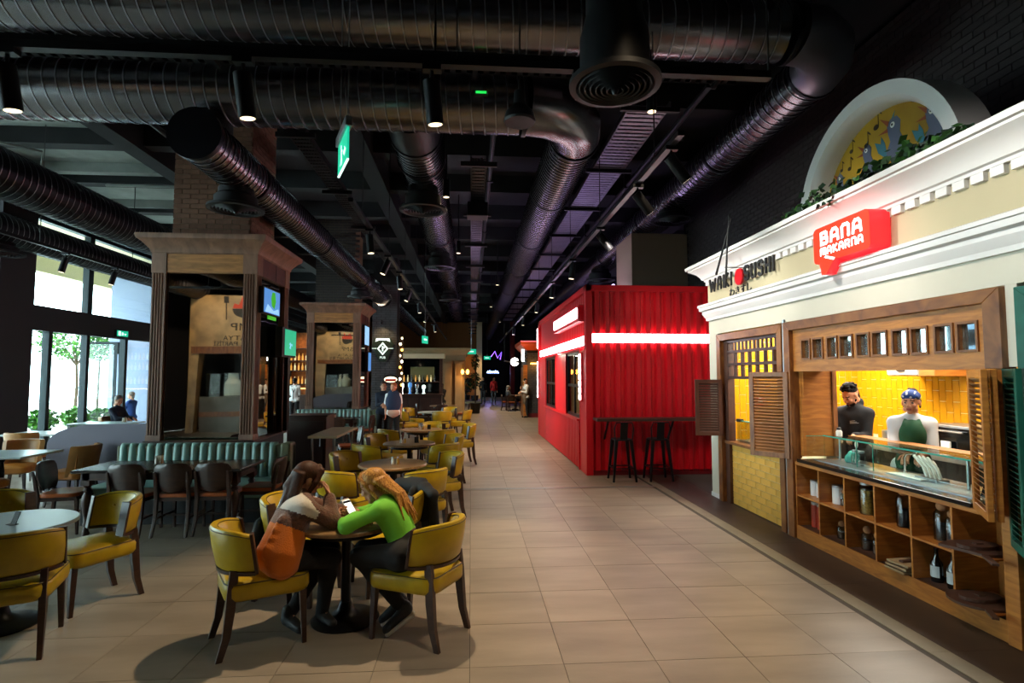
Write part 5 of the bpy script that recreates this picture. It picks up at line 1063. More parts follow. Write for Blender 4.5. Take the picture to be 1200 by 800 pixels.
# ================================================================ ROUND TABLES AND YELLOW CHAIRS
def yellow_chair(lab, x, y, h, proto=[None]):
    if proto[0] is not None: return dup(proto[0], (x, y, 0), R(h-90), lab)
    t = thing('dining_chair', lab, 'chair', (x, y, 0), R(h-90), 'yellow leather dining chairs'); proto[0] = t
    def outline(s_, dz=0):       # seat plan: wider in front
        p = []
        for u, v in rrect(.5, .54, .09, 5): p.append((u*s_*(1+.10*v/.27), v*s_))
        return p
    rings = [[(u, v, z) for u, v in outline(s_)] for z, s_ in ((.355, .9), (.365, .965), (.39, 1.0), (.445, 1.0), (.47, .975), (.482, .9))]+[[(u*.55, v*.55, .492) for u, v in outline(1)]]
    MB().loft(rings).build('seat_cushion', 'yellow_leather', t, 50)
    MB().tube([(u, v, .472) for u, v in outline(.985)]+[(outline(.985)[0][0], outline(.985)[0][1], .472)], .004, 5).build('piping', 'piping', t)
    def arc(r_, a, z): rk = (z-.54)*.16; return (r_*math.sin(R(a))*1.0, -.03-r_*.98*math.cos(R(a))-rk+.02, z)
    A = [-72+i*144/24 for i in range(25)]; rr = []
    for a in A:       # padded shell: cross-section swept round the back, lower towards the arms
        e = abs(a)/72; top = .83-.035*e**3; bot = .545
        sec = [(.245, bot+.01), (.275, bot), (.292, bot+.02), (.300, (bot+top)/2), (.298, top-.025), (.285, top-.004), (.262, top), (.243, top-.015), (.226, (bot+top)/2+.03), (.232, bot+.04)]
        rr.append([arc(r_, a, z) for r_, z in sec])
    b = MB().loft(rr).build('backrest', 'yellow_leather', t, 50)
    for r_, dz in ((.2965, -.022), (.2445, -.014)): MB().tube([arc(r_, a, .83-.035*(abs(a)/72)**3+dz) for a in A], .0035, 5).build('piping', 'piping', b)
    for a in (-34, 0, 34): MB().ell(arc(.224, a, .715), (.012, .012, .012), 8).build('button', 'yellow_leather', b, 60)
    for s in (-1, 1):
        k = MB(); k.loft([[arc(r_, s*72, z) for r_, z in ((.222, .538), (.302, .538), (.302, .80), (.222, .80))], [arc(r_, s*76, z) for r_, z in ((.222, .538), (.302, .538), (.302, .80), (.222, .80))]]); k.build('end_trim', 'wood_brown', t, 0, .003)
    k = MB(); k.loft([[arc(r_, a, z) for r_, z in ((.25, .527), (.293, .527), (.293, .55), (.25, .55))] for a in A]); k.build('lower_rail', 'wood_brown', t, 40)
    for s in (-1, 1):
        pts = [(s*.205, -.29, 0), (s*.20, -.25, .14), (s*.198, -.232, .30), (s*.196, -.224, .42), (s*.196, -.212, .56)]
        MB().loft([[(p[0]+a*r_*.8, p[1]+b_*r_*1.15, p[2]) for a, b_ in ((-1, -1), (1, -1), (1, 1), (-1, 1))] for p, r_ in zip(pts, (.017, .021, .025, .025, .022))]).build('rear_leg', 'wood_brown', t, 40)
        MB().bar((s*.215, .22, .37), (s*.225, .235, 0), (.045, .03), (.045, .03)).build('front_leg', 'wood_brown', t, 0, .003)
    return t
def round_table(lab, x, y, r, m):
    t = thing('round_table', lab, 'table', (x, y, 0), 0, 'round pedestal tables')
    MB().lathe([(r-.015, .712), (r, .718), (r, .738), (r-.006, .745)], n=48).build('tabletop', m, t, 40)
    MB().lathe([(r*.72, .66), (r*.72, .712)], n=32).build('underframe', 'black_metal', t, 40)
    MB().lathe([(.04, .10), (.036, .3), (.036, .6), (.05, .66)], n=20).build('pedestal', 'black_metal', t, 40)
    MB().lathe([(.245, 0), (.25, .012), (.23, .022), (.12, .04), (.06, .08), (.042, .14)], n=36).build('base', 'black_metal', t, 40)
    return t
for lab, x, y, r, m in [('round wooden table where the two seated women sit', -.94, 4.40, .42, 'table_wood'), ('round table at the left edge with a glossy blue grey top', -3.45, 4.47, .44, 'table_blue'), ('round wooden table second in the row behind the two women', -.97, 7.1, .42, 'table_wood'), ('round wooden table third in the row with shakers and a dark card', -1.0, 9.25, .42, 'table_wood'),
      ('round wooden table fourth in the row of yellow chairs', -1.0, 11.5, .42, 'table_wood'), ('small grey round table fifth in the row, far along', -1.15, 17.0, .45, 'table_blue'), ('farthest round table in the row with dark chairs around it', -1.0, 20.5, .5, 'table_wood')]: round_table(lab, x, y, r, m)
for a in [('yellow leather chair of the woman in the striped jumper, nearest at left', -1.46, 4.13, 30), ('yellow leather chair of the woman in the green top, nearest at right', -.37, 4.15, 151), ('yellow leather chair behind the brown haired woman, a black bag hung on it', -1.42, 4.90, -18), ('yellow leather chair draped with a black coat behind the blonde woman', -.74, 5.08, 208),
          ('yellow chair at the left edge seen from behind at the blue topped table', -3.10, 4.12, 115), ('yellow chair facing left at the blue topped table, buttoned back visible', -3.10, 4.89, 238), ('yellow chair on the far side of the blue topped table, only its back showing', -4.02, 5.08, -45),
          ('yellow chair at the second table, near left, its back to the camera', -1.38, 6.38, 55), ('yellow chair at the second table, near right, behind the black coat', -.58, 6.35, 130), ('yellow chair at the second table, far right, buttoned back visible', -.42, 7.42, 205), ('yellow chair at the second table, far left', -1.52, 7.55, -25),
          ('yellow chair at the third table, near left', -1.45, 8.6, 50), ('yellow chair at the third table, near right', -.5, 8.65, 135), ('yellow chair at the third table, far right', -.45, 9.7, 205), ('yellow chair at the third table, far left', -1.5, 9.75, -30),
          ('yellow chair at the fourth table, near left', -1.45, 10.9, 45), ('yellow chair at the fourth table, near right', -.62, 10.8, 125), ('yellow chair at the fourth table, far side', -.85, 12.15, 260), ('yellow chair standing out at the right of the fourth table', -.22, 11.75, 195),
          ('yellow chair at the fifth table, near side, back to the camera', -.85, 16.2, 105), ('yellow chair at the fifth table, near left', -1.85, 16.3, 40), ('yellow chair at the fifth table, right side', -.3, 16.6, 170), ('yellow chair at the fifth table, far left', -1.8, 17.7, -30), ('yellow chair at the fifth table, far right', -.75, 17.9, 240)]: yellow_chair(*a)
for a in [('dark chair at the farthest round table, left', -1.7, 20.3, 0), ('dark chair at the farthest round table, right', -.3, 20.5, 180), ('dark chair at the farthest round table, near side', -1.0, 19.8, 90)]: brown_chair(*a)
def shaker_pair(lab, x, y):
    for dx, m, w in ((-.03, 'porcelain', 'white shaker'), (.035, 'jar_pasta', 'brownish shaker')):
        t = thing('shaker', '%s on the %s' % (w, lab), 'shaker', (x+dx, y, .745)); MB().lathe([(.018, 0), (.02, .04), (.013, .075)], n=12).build('body', m, t, 40); MB().lathe([(.014, .075), (.013, .09), (.004, .095)], n=12).build('cap', 'steel', t, 40)
shaker_pair('second round table in the row', -.93, 7.02); shaker_pair('third round table in the row', -1.1, 9.2); shaker_pair('fourth round table in the row', -1.0, 11.45); shaker_pair('farthest round table in the row', -1.0, 20.4)
def card(lab, x, y, r, z=.745): t = thing('table_card', lab, 'card', (x, y, z), R(r)); MB().bar((0, 0, 0), (0, .03, .09), .07, .004, up=(0, 1, 0)).build('sheet', 'black_cloth', t); boxo('foot', -.035, .035, -.03, .02, 0, .004, 'black', t)
card('small black card stand on the blue topped round table', -3.36, 4.42, -30); card('small dark card on the third round table', -.88, 9.22, 10); card('small dark card on the fourth round table', -.85, 11.5, 0)
# coat and bags on chairs
k = [('c', (-.66, 5.36, .83), (-.40, 5.10, .83), .055, .05), ('c', (-.40, 5.10, .82), (-.32, 4.96, .80), .05, .045), ('c', (-.60, 5.40, .78), (-.58, 5.45, .30), .075, .08), ('c', (-.48, 5.28, .78), (-.46, 5.32, .22), .09, .085), ('c', (-.38, 5.12, .76), (-.37, 5.14, .28), .075, .07), ('c', (-.66, 5.30, .80), (-.66, 5.26, .62), .04, .05), ('c', (-.52, 5.12, .80), (-.54, 5.08, .60), .035, .05), ('c', (-.33, 4.98, .78), (-.31, 5.0, .5), .04, .045), ('c', (-.55, 5.33, .86), (-.42, 5.16, .88), .035, .03), ('c', (-.53, 5.25, .55), (-.40, 5.08, .5), .05, .05)]
o = org('coat', [(k, .014, .035)], 'black_cloth'); tag(o, 'black padded coat draped over the chair behind the blonde woman', 'coat')
k = [('c', (-1.72, 4.78, .62), (-1.74, 4.74, .36), .05, .085), ('c', (-1.74, 4.86, .60), (-1.76, 4.84, .36), .045, .08), ('c', (-1.70, 4.80, .66), (-1.68, 4.90, .72), .02, .02)]
o = org('handbag', [(k, .012, .03)], 'black_cloth'); tag(o, 'black soft bag hanging on the chair behind the brown haired woman', 'bag')
# ================================================================ PEOPLE
V = lambda *a: np.array(a, float)
def nrm(v): v = np.array(v, float); return v/np.linalg.norm(v)
def frame(f, up=(0, 0, 1)):
    f = nrm(f); r = nrm(np.cross(f, up)); u = np.cross(r, f); return r, f, u
def hand(w, d, n, side, curl=(.5, .5, .5, .6), thumb=.5, s=1.0):
    """wrist w, finger direction d, palm normal n (out of the palm), side: +1 thumb towards cross(d,n)"""
    w = np.array(w, float); d = nrm(d); n = nrm(np.array(n)-d*np.dot(n, d)); t = np.cross(d, n)*side
    P = []
    P.append(('c', w-d*.02, w+d*.015*s, .021*s, .022*s))
    for q in (-.024, -.008, .009, .024): P.append(('c', w+d*.01*s+t*q*.6*s, w+d*.078*s+t*q*s, .0125*s, .0105*s))
    for i, (q, L_) in enumerate(zip((.027, .009, -.009, -.026), (.072, .08, .074, .058))):
        p = w+d*.082*s+t*q*s; a = 0
        for seg, (fr, rr) in enumerate(((.45, .0088), (.32, .0080), (.23, .0070))):
            a += curl[i]*(.9 if seg else .7); dd = d*math.cos(a)+n*math.sin(a); p2 = p+dd*L_*fr*s; P.append(('c', p, p2, rr*s, rr*.93*s)); p = p2
    b = w+d*.022*s+t*.024*s; d1 = nrm(d*.65+t*.75+n*.25*thumb); m_ = b+d1*.036*s; d2 = nrm(d*.9+t*.25+n*.5*thumb); e_ = m_+d2*.030*s; P += [('c', b, m_, .0125*s, .0105*s), ('c', m_, e_, .0100*s, .0085*s), ('c', e_, e_+d2*.02*s, .0085*s, .0075*s)]
    return P
def head_prims(H, hf, s=1.0, up=(0, 0, 1), fem=True):
    r, f, u = frame(hf, up); A = np.stack([r, f, u], 1); H = np.array(H, float); g = lambda x, y, z: H+(r*x+f*y+u*z)*s
    e = lambda c, q: ('e', g(*c), tuple(np.array(q)*s), A); c = lambda a, b, r0, r1: ('c', g(*a), g(*b), r0*s, r1*s)
    P = [e((0, -.012, .032), (.074, .094, .086)), e((0, .022, -.028), (.058, .066, .080)), e((0, .058, -.098), (.024, .022, .018)), c((-.045, .03, -.07), (.045, .03, -.07), .022, .022),
         c((-.03, .074, .024), (.03, .074, .024), *((.008, .008) if fem else (.012, .012))), c((-.036, .066, -.028), (.036, .066, -.028), .018, .018), c((0, -.03, -.06), (0, -.045, -.15), .05, .05)]
    N = [c((0, .083, .008), (0, .102, -.03), .006, .0095 if fem else .0115), c((-.011, .094, -.034), (.011, .094, -.034), .007, .007), c((-.018, .082, -.060), (.018, .082, -.060), .0065, .0065), c((-.015, .080, -.070), (.015, .080, -.070), .007, .007), e((.076, -.005, -.008), (.010, .020, .030)), e((-.076, -.005, -.008), (.010, .020, .030))]
    E = [e((x, .0725, .000), (.0125, .0115, .0105)) for x in (-.031, .031)]
    def matf(C_):      # 0 skin 1 lip 2 eye white 3 iris 4 brow
        q = (C_-H)@A/s; m = np.zeros(len(C_), int)
        m[(np.abs(q[:, 0]) < .023) & (np.abs(q[:, 2]+.065) < .011) & (q[:, 1] > .076)] = 1
        for x in (-.031, .031):
            d = np.linalg.norm(q-np.array([x, .073, 0]), axis=1); k = (d < .0142) & (q[:, 1] > .0765); m[k] = 2
            m[k & (np.hypot(q[:, 0]-x, q[:, 2]) < .0075)] = 3
            m[(np.abs(q[:, 0]-x) < .02) & (np.abs(q[:, 2]-.024-.004*np.sin(3*(q[:, 0]-x)/.02)) < .0045) & (q[:, 1] > .06)] = 4
        return m
    return P+N, E, matf, g, A
def human(lab, J, skin='skin', hair='hair_brown', res=.012, s=1.0, hands=None, female=True, fine=True):
    J = {k: np.array(v, float) for k, v in J.items()}
    L_ = np.array([J['pelvis'][0], J['pelvis'][1], 0]); root = thing('person', lab, 'person', tuple(L_))
    hp, ep, hmat, g, A = head_prims(J['head'], J['hf'], s, fem=female)
    def torso(o):
        P = [('c', J['hipL'], J['hipR'], .095+o, .095+o), ('c', J['pelvis'], (J['pelvis']+J['neck'])/2, .105+o, .10+o)]
        ch = J['neck']*.72+J['pelvis']*.28
        for q in ('shL', 'shR'): P += [('c', (J['pelvis']*.6+J['neck']*.4), J[q]*.55+ch*.45, .09+o, .085+o), ('c', J['neck']*.94+ch*.06, J[q], .050+o, .042+o)]
        P += [('c', ch*.9+J['neck']*.1, ch, .10+o, .10+o)]
        return P
    def arm(q, o, a0=0, a1=2):
        P = []
        if a0 < 1: P.append(('c', J['sh'+q], J['el'+q] if a1 >= 1 else J['sh'+q]+(J['el'+q]-J['sh'+q])*a1, .045+o, (.040 if a1 >= 1 else .046)+o))
        if a1 > 1: t = a1-1; P.append(('c', J['el'+q], J['el'+q]+(J['wr'+q]-J['el'+q])*t, .039+o, .026+(1-t)*.012+o))
        return P
    def leg(q, o, end=1.0):
        P = [('c', J['hip'+q], J['kn'+q], .082+o, .056+o)]; k = J['kn'+q]; a = J['an'+q]; m_ = k+(a-k)*.3; m_ = m_+nrm(J['hip'+q]-J['kn'+q]+1e-6)*.012
        P += [('c', k, m_, .052+o, .053+o), ('c', m_, k+(a-k)*end, .053+o, .034+o+(1-end)*.015)]; return P
    body = torso(-.012)+[('c', J['neck']-.0, g(0, -.04, -.13), .052, .048)]
    for q in 'LR': body += arm(q, 0)+leg(q, -.004)+[('c', J['an'+q], J['to'+q], .036, .026)]
    parts = [(body, res, .03), (hp, .0055*(1 if fine else 1.9), .012)]
    if fine: parts.append((ep, .0035, .002))
    for q, hd in (hands or {}).items(): parts.append((hand(J['wr'+q], *hd), .0038 if fine else .007, .006))
    mm = hmat
    b = org('body', parts, [skin, 'lip', 'eye_white', 'eye', hair], root, mm)
    b.data.transform(Matrix.Translation(-Vector(L_)))
    def part(name, prims, m, rs=None, k=.025, matf=None):
        o = org(name, [(prims, rs or res, k)], m, root, matf); o.data.transform(Matrix.Translation(-Vector(L_))); return o
    return root, J, part, g, A, torso, arm, leg
def strands(g, starts, mids, ends, r0=.02, r1=.009):
    P = []
    for a, b, c in zip(starts, mids, ends): P += [('c', a, b, r0, r0*.85), ('c', b, c, r0*.85, r1)]
    return P
# ---- woman in the striped jumper -------------------------------------------------
J = dict(pelvis=(-1.36, 4.08, .60), neck=(-1.235, 4.24, .955), head=(-1.20, 4.265, 1.075), hf=(.86, .42, -.42), shR=(-1.165, 4.085, .905), shL=(-1.33, 4.37, .905), elR=(-.985, 4.13, .80), wrR=(-1.04, 4.245, .945), elL=(-1.0, 4.42, .79), wrL=(-.85, 4.27, .785),
         hipR=(-1.29, 4.01, .575), hipL=(-1.40, 4.16, .575), knR=(-1.0, 4.20, .52), knL=(-1.06, 4.42, .52), anR=(-1.09, 4.31, .09), anL=(-1.32, 4.26, .09), toR=(-1.00, 4.24, .03), toL=(-1.21, 4.18, .03))
root, J, part, g, A, torso, arm, leg = human('woman with long brown hair in a white, brown and orange striped jumper, seated', J, hair='hair_brown', hands={'R': ((-.3, .35, .9), (-.85, -.1, -.1), 1, (.7, .8, .9, 1.0)), 'L': ((.75, -.55, 0), (0, 0, -1), 1, (.3, .3, .35, .4))})
ax = nrm(J['neck']-J['pelvis'])
def jm(c):
    h = (c-(J['pelvis']))@ax; side = np.minimum(np.linalg.norm(c-J['elR'], axis=1), np.linalg.norm(c-J['elL'], axis=1)); m = np.where(h < .175, 2, np.where(h < .275, 1, 0)); m[(side < .13)] = 1; m[(np.linalg.norm(c-J['wrR'], axis=1) < .2) | (np.linalg.norm(c-J['wrL'], axis=1) < .2)] = 1; return m
sw = torso(.022)+[('c', J['hipR']+V(0, 0, -.02), J['hipL']+V(0, 0, -.02), .115, .115), ('c', J['hipR']+V(.02, 0, .05), J['shR']*.6+J['pelvis']*.4, .11, .10)]+arm('R', .018, 0, 1.93)+arm('L', .018, 0, 1.93)
a_ = J['pelvis']
for i in range(9):      # soft folds running round the waist
    q = i/8; p = a_+nrm(J['neck']-a_)*(.03+.03*i); sw.append(('c', p+V(.10, -.135, -.03), p+V(-.03, -.16, .01+.01*(i % 2)), .014, .02))
part('jumper', sw, ['knit_white', 'knit_brown', 'knit_orange'], .010, .03, jm)
part('trousers', leg('R', .010, .97)+leg('L', .010, .97)+[('c', J['hipR'], J['hipL'], .10, .10)], 'black_cloth')
for q in 'LR': part('shoe', [('c', J['an'+q]+V(0, 0, -.02), J['to'+q]+V(0, 0, .008), .046, .036), ('c', J['an'+q], J['an'+q]+V(0, 0, .04), .044, .046)], 'black', .009, .02)
rnd = random.Random(2); S0, S1, S2, S3 = [], [], [], []
P = [('e', g(0, -.02, .040), (.084, .100, .088), A), ('c', g(0, -.06, .0), g(0, -.085, -.09), .07, .06)]
for i in range(34):
    a = -1.15+2.3*i/33; x = .078*math.sin(a); y = -.02-.085*math.cos(a); d = rnd.uniform(.7, 1)
    p0 = g(x*.55, y*.3+.02, .10); p1 = g(x*1.1, y*1.02-.006, .02); bk = V(-.72, -.69, 0); sd = V(.69, -.72, 0); w_ = 1-.35*abs(a); p2 = J['neck']+bk*(.125*w_)+sd*(1.15*x)+V(0, 0, .03+.02*rnd.random()); p3 = J['neck']+bk*(.205*w_+rnd.uniform(-.01, .015))+sd*(1.35*x+rnd.uniform(-.03, .03))+V(0, 0, -.10-.07*d)
    P += [('c', p0, p1, .014, .014), ('c', p1, p2, .014, .013), ('c', p2, p3, .013, .006)]
for sx in (1, -1): P += [('c', g(.05*sx, .055, .088), g(.075*sx, .045, .0), .022, .020), ('c', g(.075*sx, .045, .0), g(.078*sx, .02, -.10), .020, .016), ('c', g(.078*sx, .02, -.10), g(.085*sx, -.02, -.2), .016, .007), ('c', g(.02*sx, .04, .112), g(.055*sx, .06, .08), .016, .018)]
part('hair', P, 'hair_brown', .0055, .006)
# ---- woman in the green top ------------------------------------------------------
J = dict(pelvis=(-.455, 4.12, .605), neck=(-.615, 4.20, .935), head=(-.715, 4.21, 1.03), hf=(-.88, .10, -.40), shL=(-.645, 4.045, .885), shR=(-.60, 4.34, .90), elL=(-.865, 4.01, .79), wrL=(-.925, 4.14, .80), elR=(-.76, 4.42, .80), wrR=(-.875, 4.27, .82),
         hipL=(-.485, 4.02, .575), hipR=(-.44, 4.22, .575), knL=(-.80, 4.17, .535), knR=(-.80, 4.33, .535), anL=(-.47, 4.15, .155), anR=(-.52, 4.29, .15), toL=(-.585, 4.10, .045), toR=(-.64, 4.27, .045))
root, J, part, g, A, torso, arm, leg = human('woman with blonde hair in a bright green top looking at her phone, seated', J, hair='hair_blond', hands={'L': ((-.35, .75, .35), (.75, .35, .1), 1, (.6, .7, .8, .9)), 'R': ((-.55, -.65, .3), (.55, -.6, .2), -1, (.6, .7, .8, .9))})
part('top', torso(.006)+arm('L', .008, 0, 1.62)+arm('R', .008, 0, 1.62)+[('c', J['elL']+V(.02*i, .0, .012*i), J['elL']+V(.02*i+.004, .05, .012*i+.02), .036, .034) for i in range(4)], 'green_top', .010, .03)
part('trousers', leg('L', .012, .88)+leg('R', .012, .88)+[('c', J['hipL'], J['hipR'], .108, .108), ('c', J['pelvis']+V(.0, 0, -.0), J['pelvis']+V(-.02, .01, .06), .112, .105)], 'black_cloth')
for q in 'LR':
    a, t_ = J['an'+q], J['to'+q]; dn = nrm(np.cross(nrm(t_-a), V(0, 1, 0))); dn = dn*np.sign(-dn[2])
    part('sneaker', [('c', a+V(.015, 0, .01), t_, .044, .034), ('c', a, a+V(.0, 0, .03), .044, .042)], 'sneaker', .008, .02)
    part('sole', [('c', a+V(.03, 0, 0)+dn*.042, t_+V(-.02, 0, 0)+dn*.036, .019, .019), ('c', a+V(.03, .02, 0)+dn*.042, t_+V(-.02, .02, 0)+dn*.036, .017, .017), ('c', a+V(.03, -.02, 0)+dn*.042, t_+V(-.02, -.02, 0)+dn*.036, .017, .017)], 'sole', .007, .015)
rnd = random.Random(5); P = [('e', g(0, -.02, .042), (.082, .098, .086), A), ('c', g(0, -.055, .01), g(0, -.085, -.07), .066, .05)]
for i in range(36):
    a = -1.2+2.4*i/35; x = .077*math.sin(a); y = -.02-.085*math.cos(a)
    p0 = g(x*.5, y*.3+.03, .10); p1 = g(x*1.1, y*1.02-.006, .02); w_ = 1-.35*abs(a); p2 = J['neck']+V(.125*w_, .95*x-.01, .035+rnd.uniform(-.01, .02)); p3 = J['neck']+V(.215*w_+rnd.uniform(-.015, .02), 1.1*x-.02+rnd.uniform(-.035, .035), -.09-.08*rnd.random())
    P += [('c', p0, p1, .015, .015), ('c', p1, p2, .015, .012), ('c', p2, p3, .012, .004)]
for sx in (1, -1): P += [('c', g(.045*sx, .058, .085), g(.073*sx, .03, .03), .020, .018), ('c', g(.073*sx, .03, .03), g(.080*sx, -.02, -.10), .016, .012), ('c', g(.02*sx, .04, .112), g(.055*sx, .055, .08), .015, .017)]
part('hair', P, 'hair_blond', .0055, .005)
ph = thing('phone', 'white smartphone held by the blonde woman', 'phone', (-.885, 4.215, .865), R(80)); ph.rotation_euler = (R(50), R(0), R(60))
mat('phone_screen', '#ffffff', .2, emis=((.85, .92, 1), .9)); MB().prism(rrect(.078, .16, .012, 3), lambda u, v, w: (u, v, w), .008).build('case', 'porcelain', ph); MB().prism(rrect(.068, .135, .004, 2), lambda u, v, w: (u, v, .008+w), .001).build('screen', 'phone_screen', ph); boxo('status_bar', -.034, .034, .045, .062, .009, .0096, 'black_gloss', ph)
# ---- the two cooks -----------------------------------------------------------------
def standing(x, y, h, H=1.70, f_arm=None, hf=None, base=0.02, step=0.0):
    """joints of a standing figure facing heading h (degrees)"""
    a = R(h); f = V(math.cos(a), math.sin(a), 0); r = V(math.sin(a), -math.cos(a), 0); o = V(x, y, base); k = H/1.7; z = lambda q: V(0, 0, q*k)
    J = dict(pelvis=o+z(.93), neck=o+z(1.42)+f*.01, head=o+z(1.585)+f*.035, hf=f if hf is None else hf)
    for q, s_ in (('R', 1), ('L', -1)):
        J['sh'+q] = o+r*s_*.155*k+z(1.365); J['el'+q] = o+r*s_*.20*k+z(1.11)-f*.03; J['wr'+q] = o+r*s_*.20*k+z(.87)+f*.05
        J['hip'+q] = o+r*s_*.09*k+z(.90); J['kn'+q] = o+r*s_*.10*k+z(.49)+f*(.01+step*s_); J['an'+q] = o+r*s_*.10*k+z(.07)-f*.02+f*step*2*s_; J['to'+q] = J['an'+q]+f*.15-z(.04)
    return J, f, r, o
J, f, r, o = standing(4.52, 6.28, 205, 1.72, hf=(-.86, -.15, -.5)); J['head'] = J['head']+f*.03-V(0, 0, .02)
for q in 'LR': J['el'+q] = J['sh'+q]+f*.06+V(0, 0, -.27); J['wr'+q] = J['el'+q]+f*.24+V(0, 0, .03)
root, J, part, g, A, torso, arm, leg = human('male cook with short curly black hair in a black jacket behind the counter', J, 'skin', 'hair_black', female=False, hands={'L': ((-.8, -.4, -.3), (0, 0, -1), 1, (.5, .5, .6, .6)), 'R': ((-.8, -.4, -.3), (0, 0, -1), -1, (.5, .5, .6, .6))})
part('jacket', torso(.020)+arm('L', .016, 0, 1.9)+arm('R', .016, 0, 1.9)+[('c', J['neck']+V(0, 0, .0), g(0, -.05, -.125), .064, .062)], 'black_cloth', .010, .03)
part('trousers', leg('L', .012)+leg('R', .012)+[('c', J['hipL'], J['hipR'], .105, .105)], 'black_cloth')
for q in 'LR': part('shoe', [('c', J['an'+q]+V(0, 0, -.02), J['to'+q], .046, .036)], 'black', .012)
rnd = random.Random(8); P = [('e', g(0, -.025, .062), (.078, .088, .068), A), ('c', g(0, -.065, .02), g(0, -.065, -.06), .052, .04)]
for i in range(70):
    a = rnd.uniform(0, 2*PI); b = rnd.uniform(.05, 1.2); q = rnd.uniform(.012, .022); P.append(('e', g(.080*math.sin(b)*math.cos(a), -.022+.092*math.sin(b)*math.sin(a), .062+.080*math.cos(b)), (q, q, q)))
part('hair', P, 'hair_black', .005, .004)
part('beard', [('c', g(-.03, .066, -.09), g(.03, .066, -.09), .014, .014), ('c', g(-.062, .01, -.045), g(-.045, .05, -.085), .010, .014), ('c', g(.062, .01, -.045), g(.045, .05, -.085), .010, .014), ('c', g(-.018, .088, -.050), g(.018, .088, -.050), .005, .005)], 'hair_black', .005, .01)
c = nrm(J['neck']-J['pelvis']); p = J['shL']*.45+J['neck']*.55+f*.128+V(0, 0, -.14)
k = MB(); M_ = MX(p-np.array([root.location.x, root.location.y, 0]), -r, (0, 0, 1))
for i in range(3): k.add([M_ @ Vector(q) for q in ((-.05, .012*i-.012, 0), (.05-.02*i, .012*i+.0, 0), (.05-.02*i, .012*i+.005, 0), (-.05, .012*i-.005, 0))], [(0, 1, 2, 3)])
k.build('chest_embroidery', 'label_white', root, fix=False)
J, f, r, o = standing(4.55, 5.46, 232, 1.655, hf=(-.80, -.60, -.03))
for q, s_ in (('L', -1), ('R', 1)): J['el'+q] = J['sh'+q]+f*.10+V(0, 0, -.26); J['wr'+q] = J['el'+q]+f*.20-r*s_*.10+V(0, 0, -.03)
root, J, part, g, A, torso, arm, leg = human('female cook in a green apron, white shirt and blue headscarf behind the counter', J, 'skin', 'hair_black', hands={'L': ((-.75, -.5, -.4), (0, 0, -1), 1, (.5, .6, .7, .8)), 'R': ((-.75, -.5, -.4), (0, 0, -1), -1, (.5, .6, .7, .8))})
part('shirt', torso(.016)+arm('L', .018, 0, .9)+arm('R', .018, 0, .9)+[('c', J['neck']-V(0, 0, .02), J['neck']-V(0, 0, .0), .064, .06)], 'white_cloth', .010, .03)
ch = J['neck']*.62+J['pelvis']*.38
part('apron', [('e', ch+f*.075, (.12, .12, .17), np.stack([r, f, V(0, 0, 1)], 1)), ('e', J['pelvis']+f*.05, (.16, .12, .22), np.stack([r, f, V(0, 0, 1)], 1)), ('c', ch+f*.10+V(0, 0, .12)+r*.06, J['neck']+r*.055+f*.03, .022, .02), ('c', ch+f*.10+V(0, 0, .12)-r*.06, J['neck']-r*.055+f*.03, .022, .02)], 'apron_green', .010, .02)
part('trousers', leg('L', .012)+leg('R', .012)+[('c', J['hipL'], J['hipR'], .11, .11)], 'black_cloth')
for q in 'LR': part('shoe', [('c', J['an'+q]+V(0, 0, -.02), J['to'+q], .046, .036)], 'black', .012)
def bm(c): q = (c-J['head'])@A; return np.where((np.sin(q[:, 0]*90)*np.sin(q[:, 2]*110+q[:, 1]*60) > .55), 1, 0)
part('headscarf', [('e', g(0, -.016, .060), (.083, .100, .070), A), ('c', g(-.055, .045, .062), g(.055, .045, .062), .021, .021), ('c', g(0, -.10, .03), g(.01, -.14, -.02), .022, .016), ('c', g(0, -.11, .0), g(-.02, -.13, -.08), .012, .008)], ['bandana', 'paper'], .006, .012, bm)
part('hair', [('e', g(.0, -.09, .105), (.042, .042, .038)), ('e', g(.03, -.10, .12), (.025, .025, .025)), ('c', g(.07, -.03, .02), g(.07, -.03, -.05), .016, .01), ('c', g(-.07, -.03, .02), g(-.07, -.03, -.05), .016, .01)], 'hair_black', .006, .012)
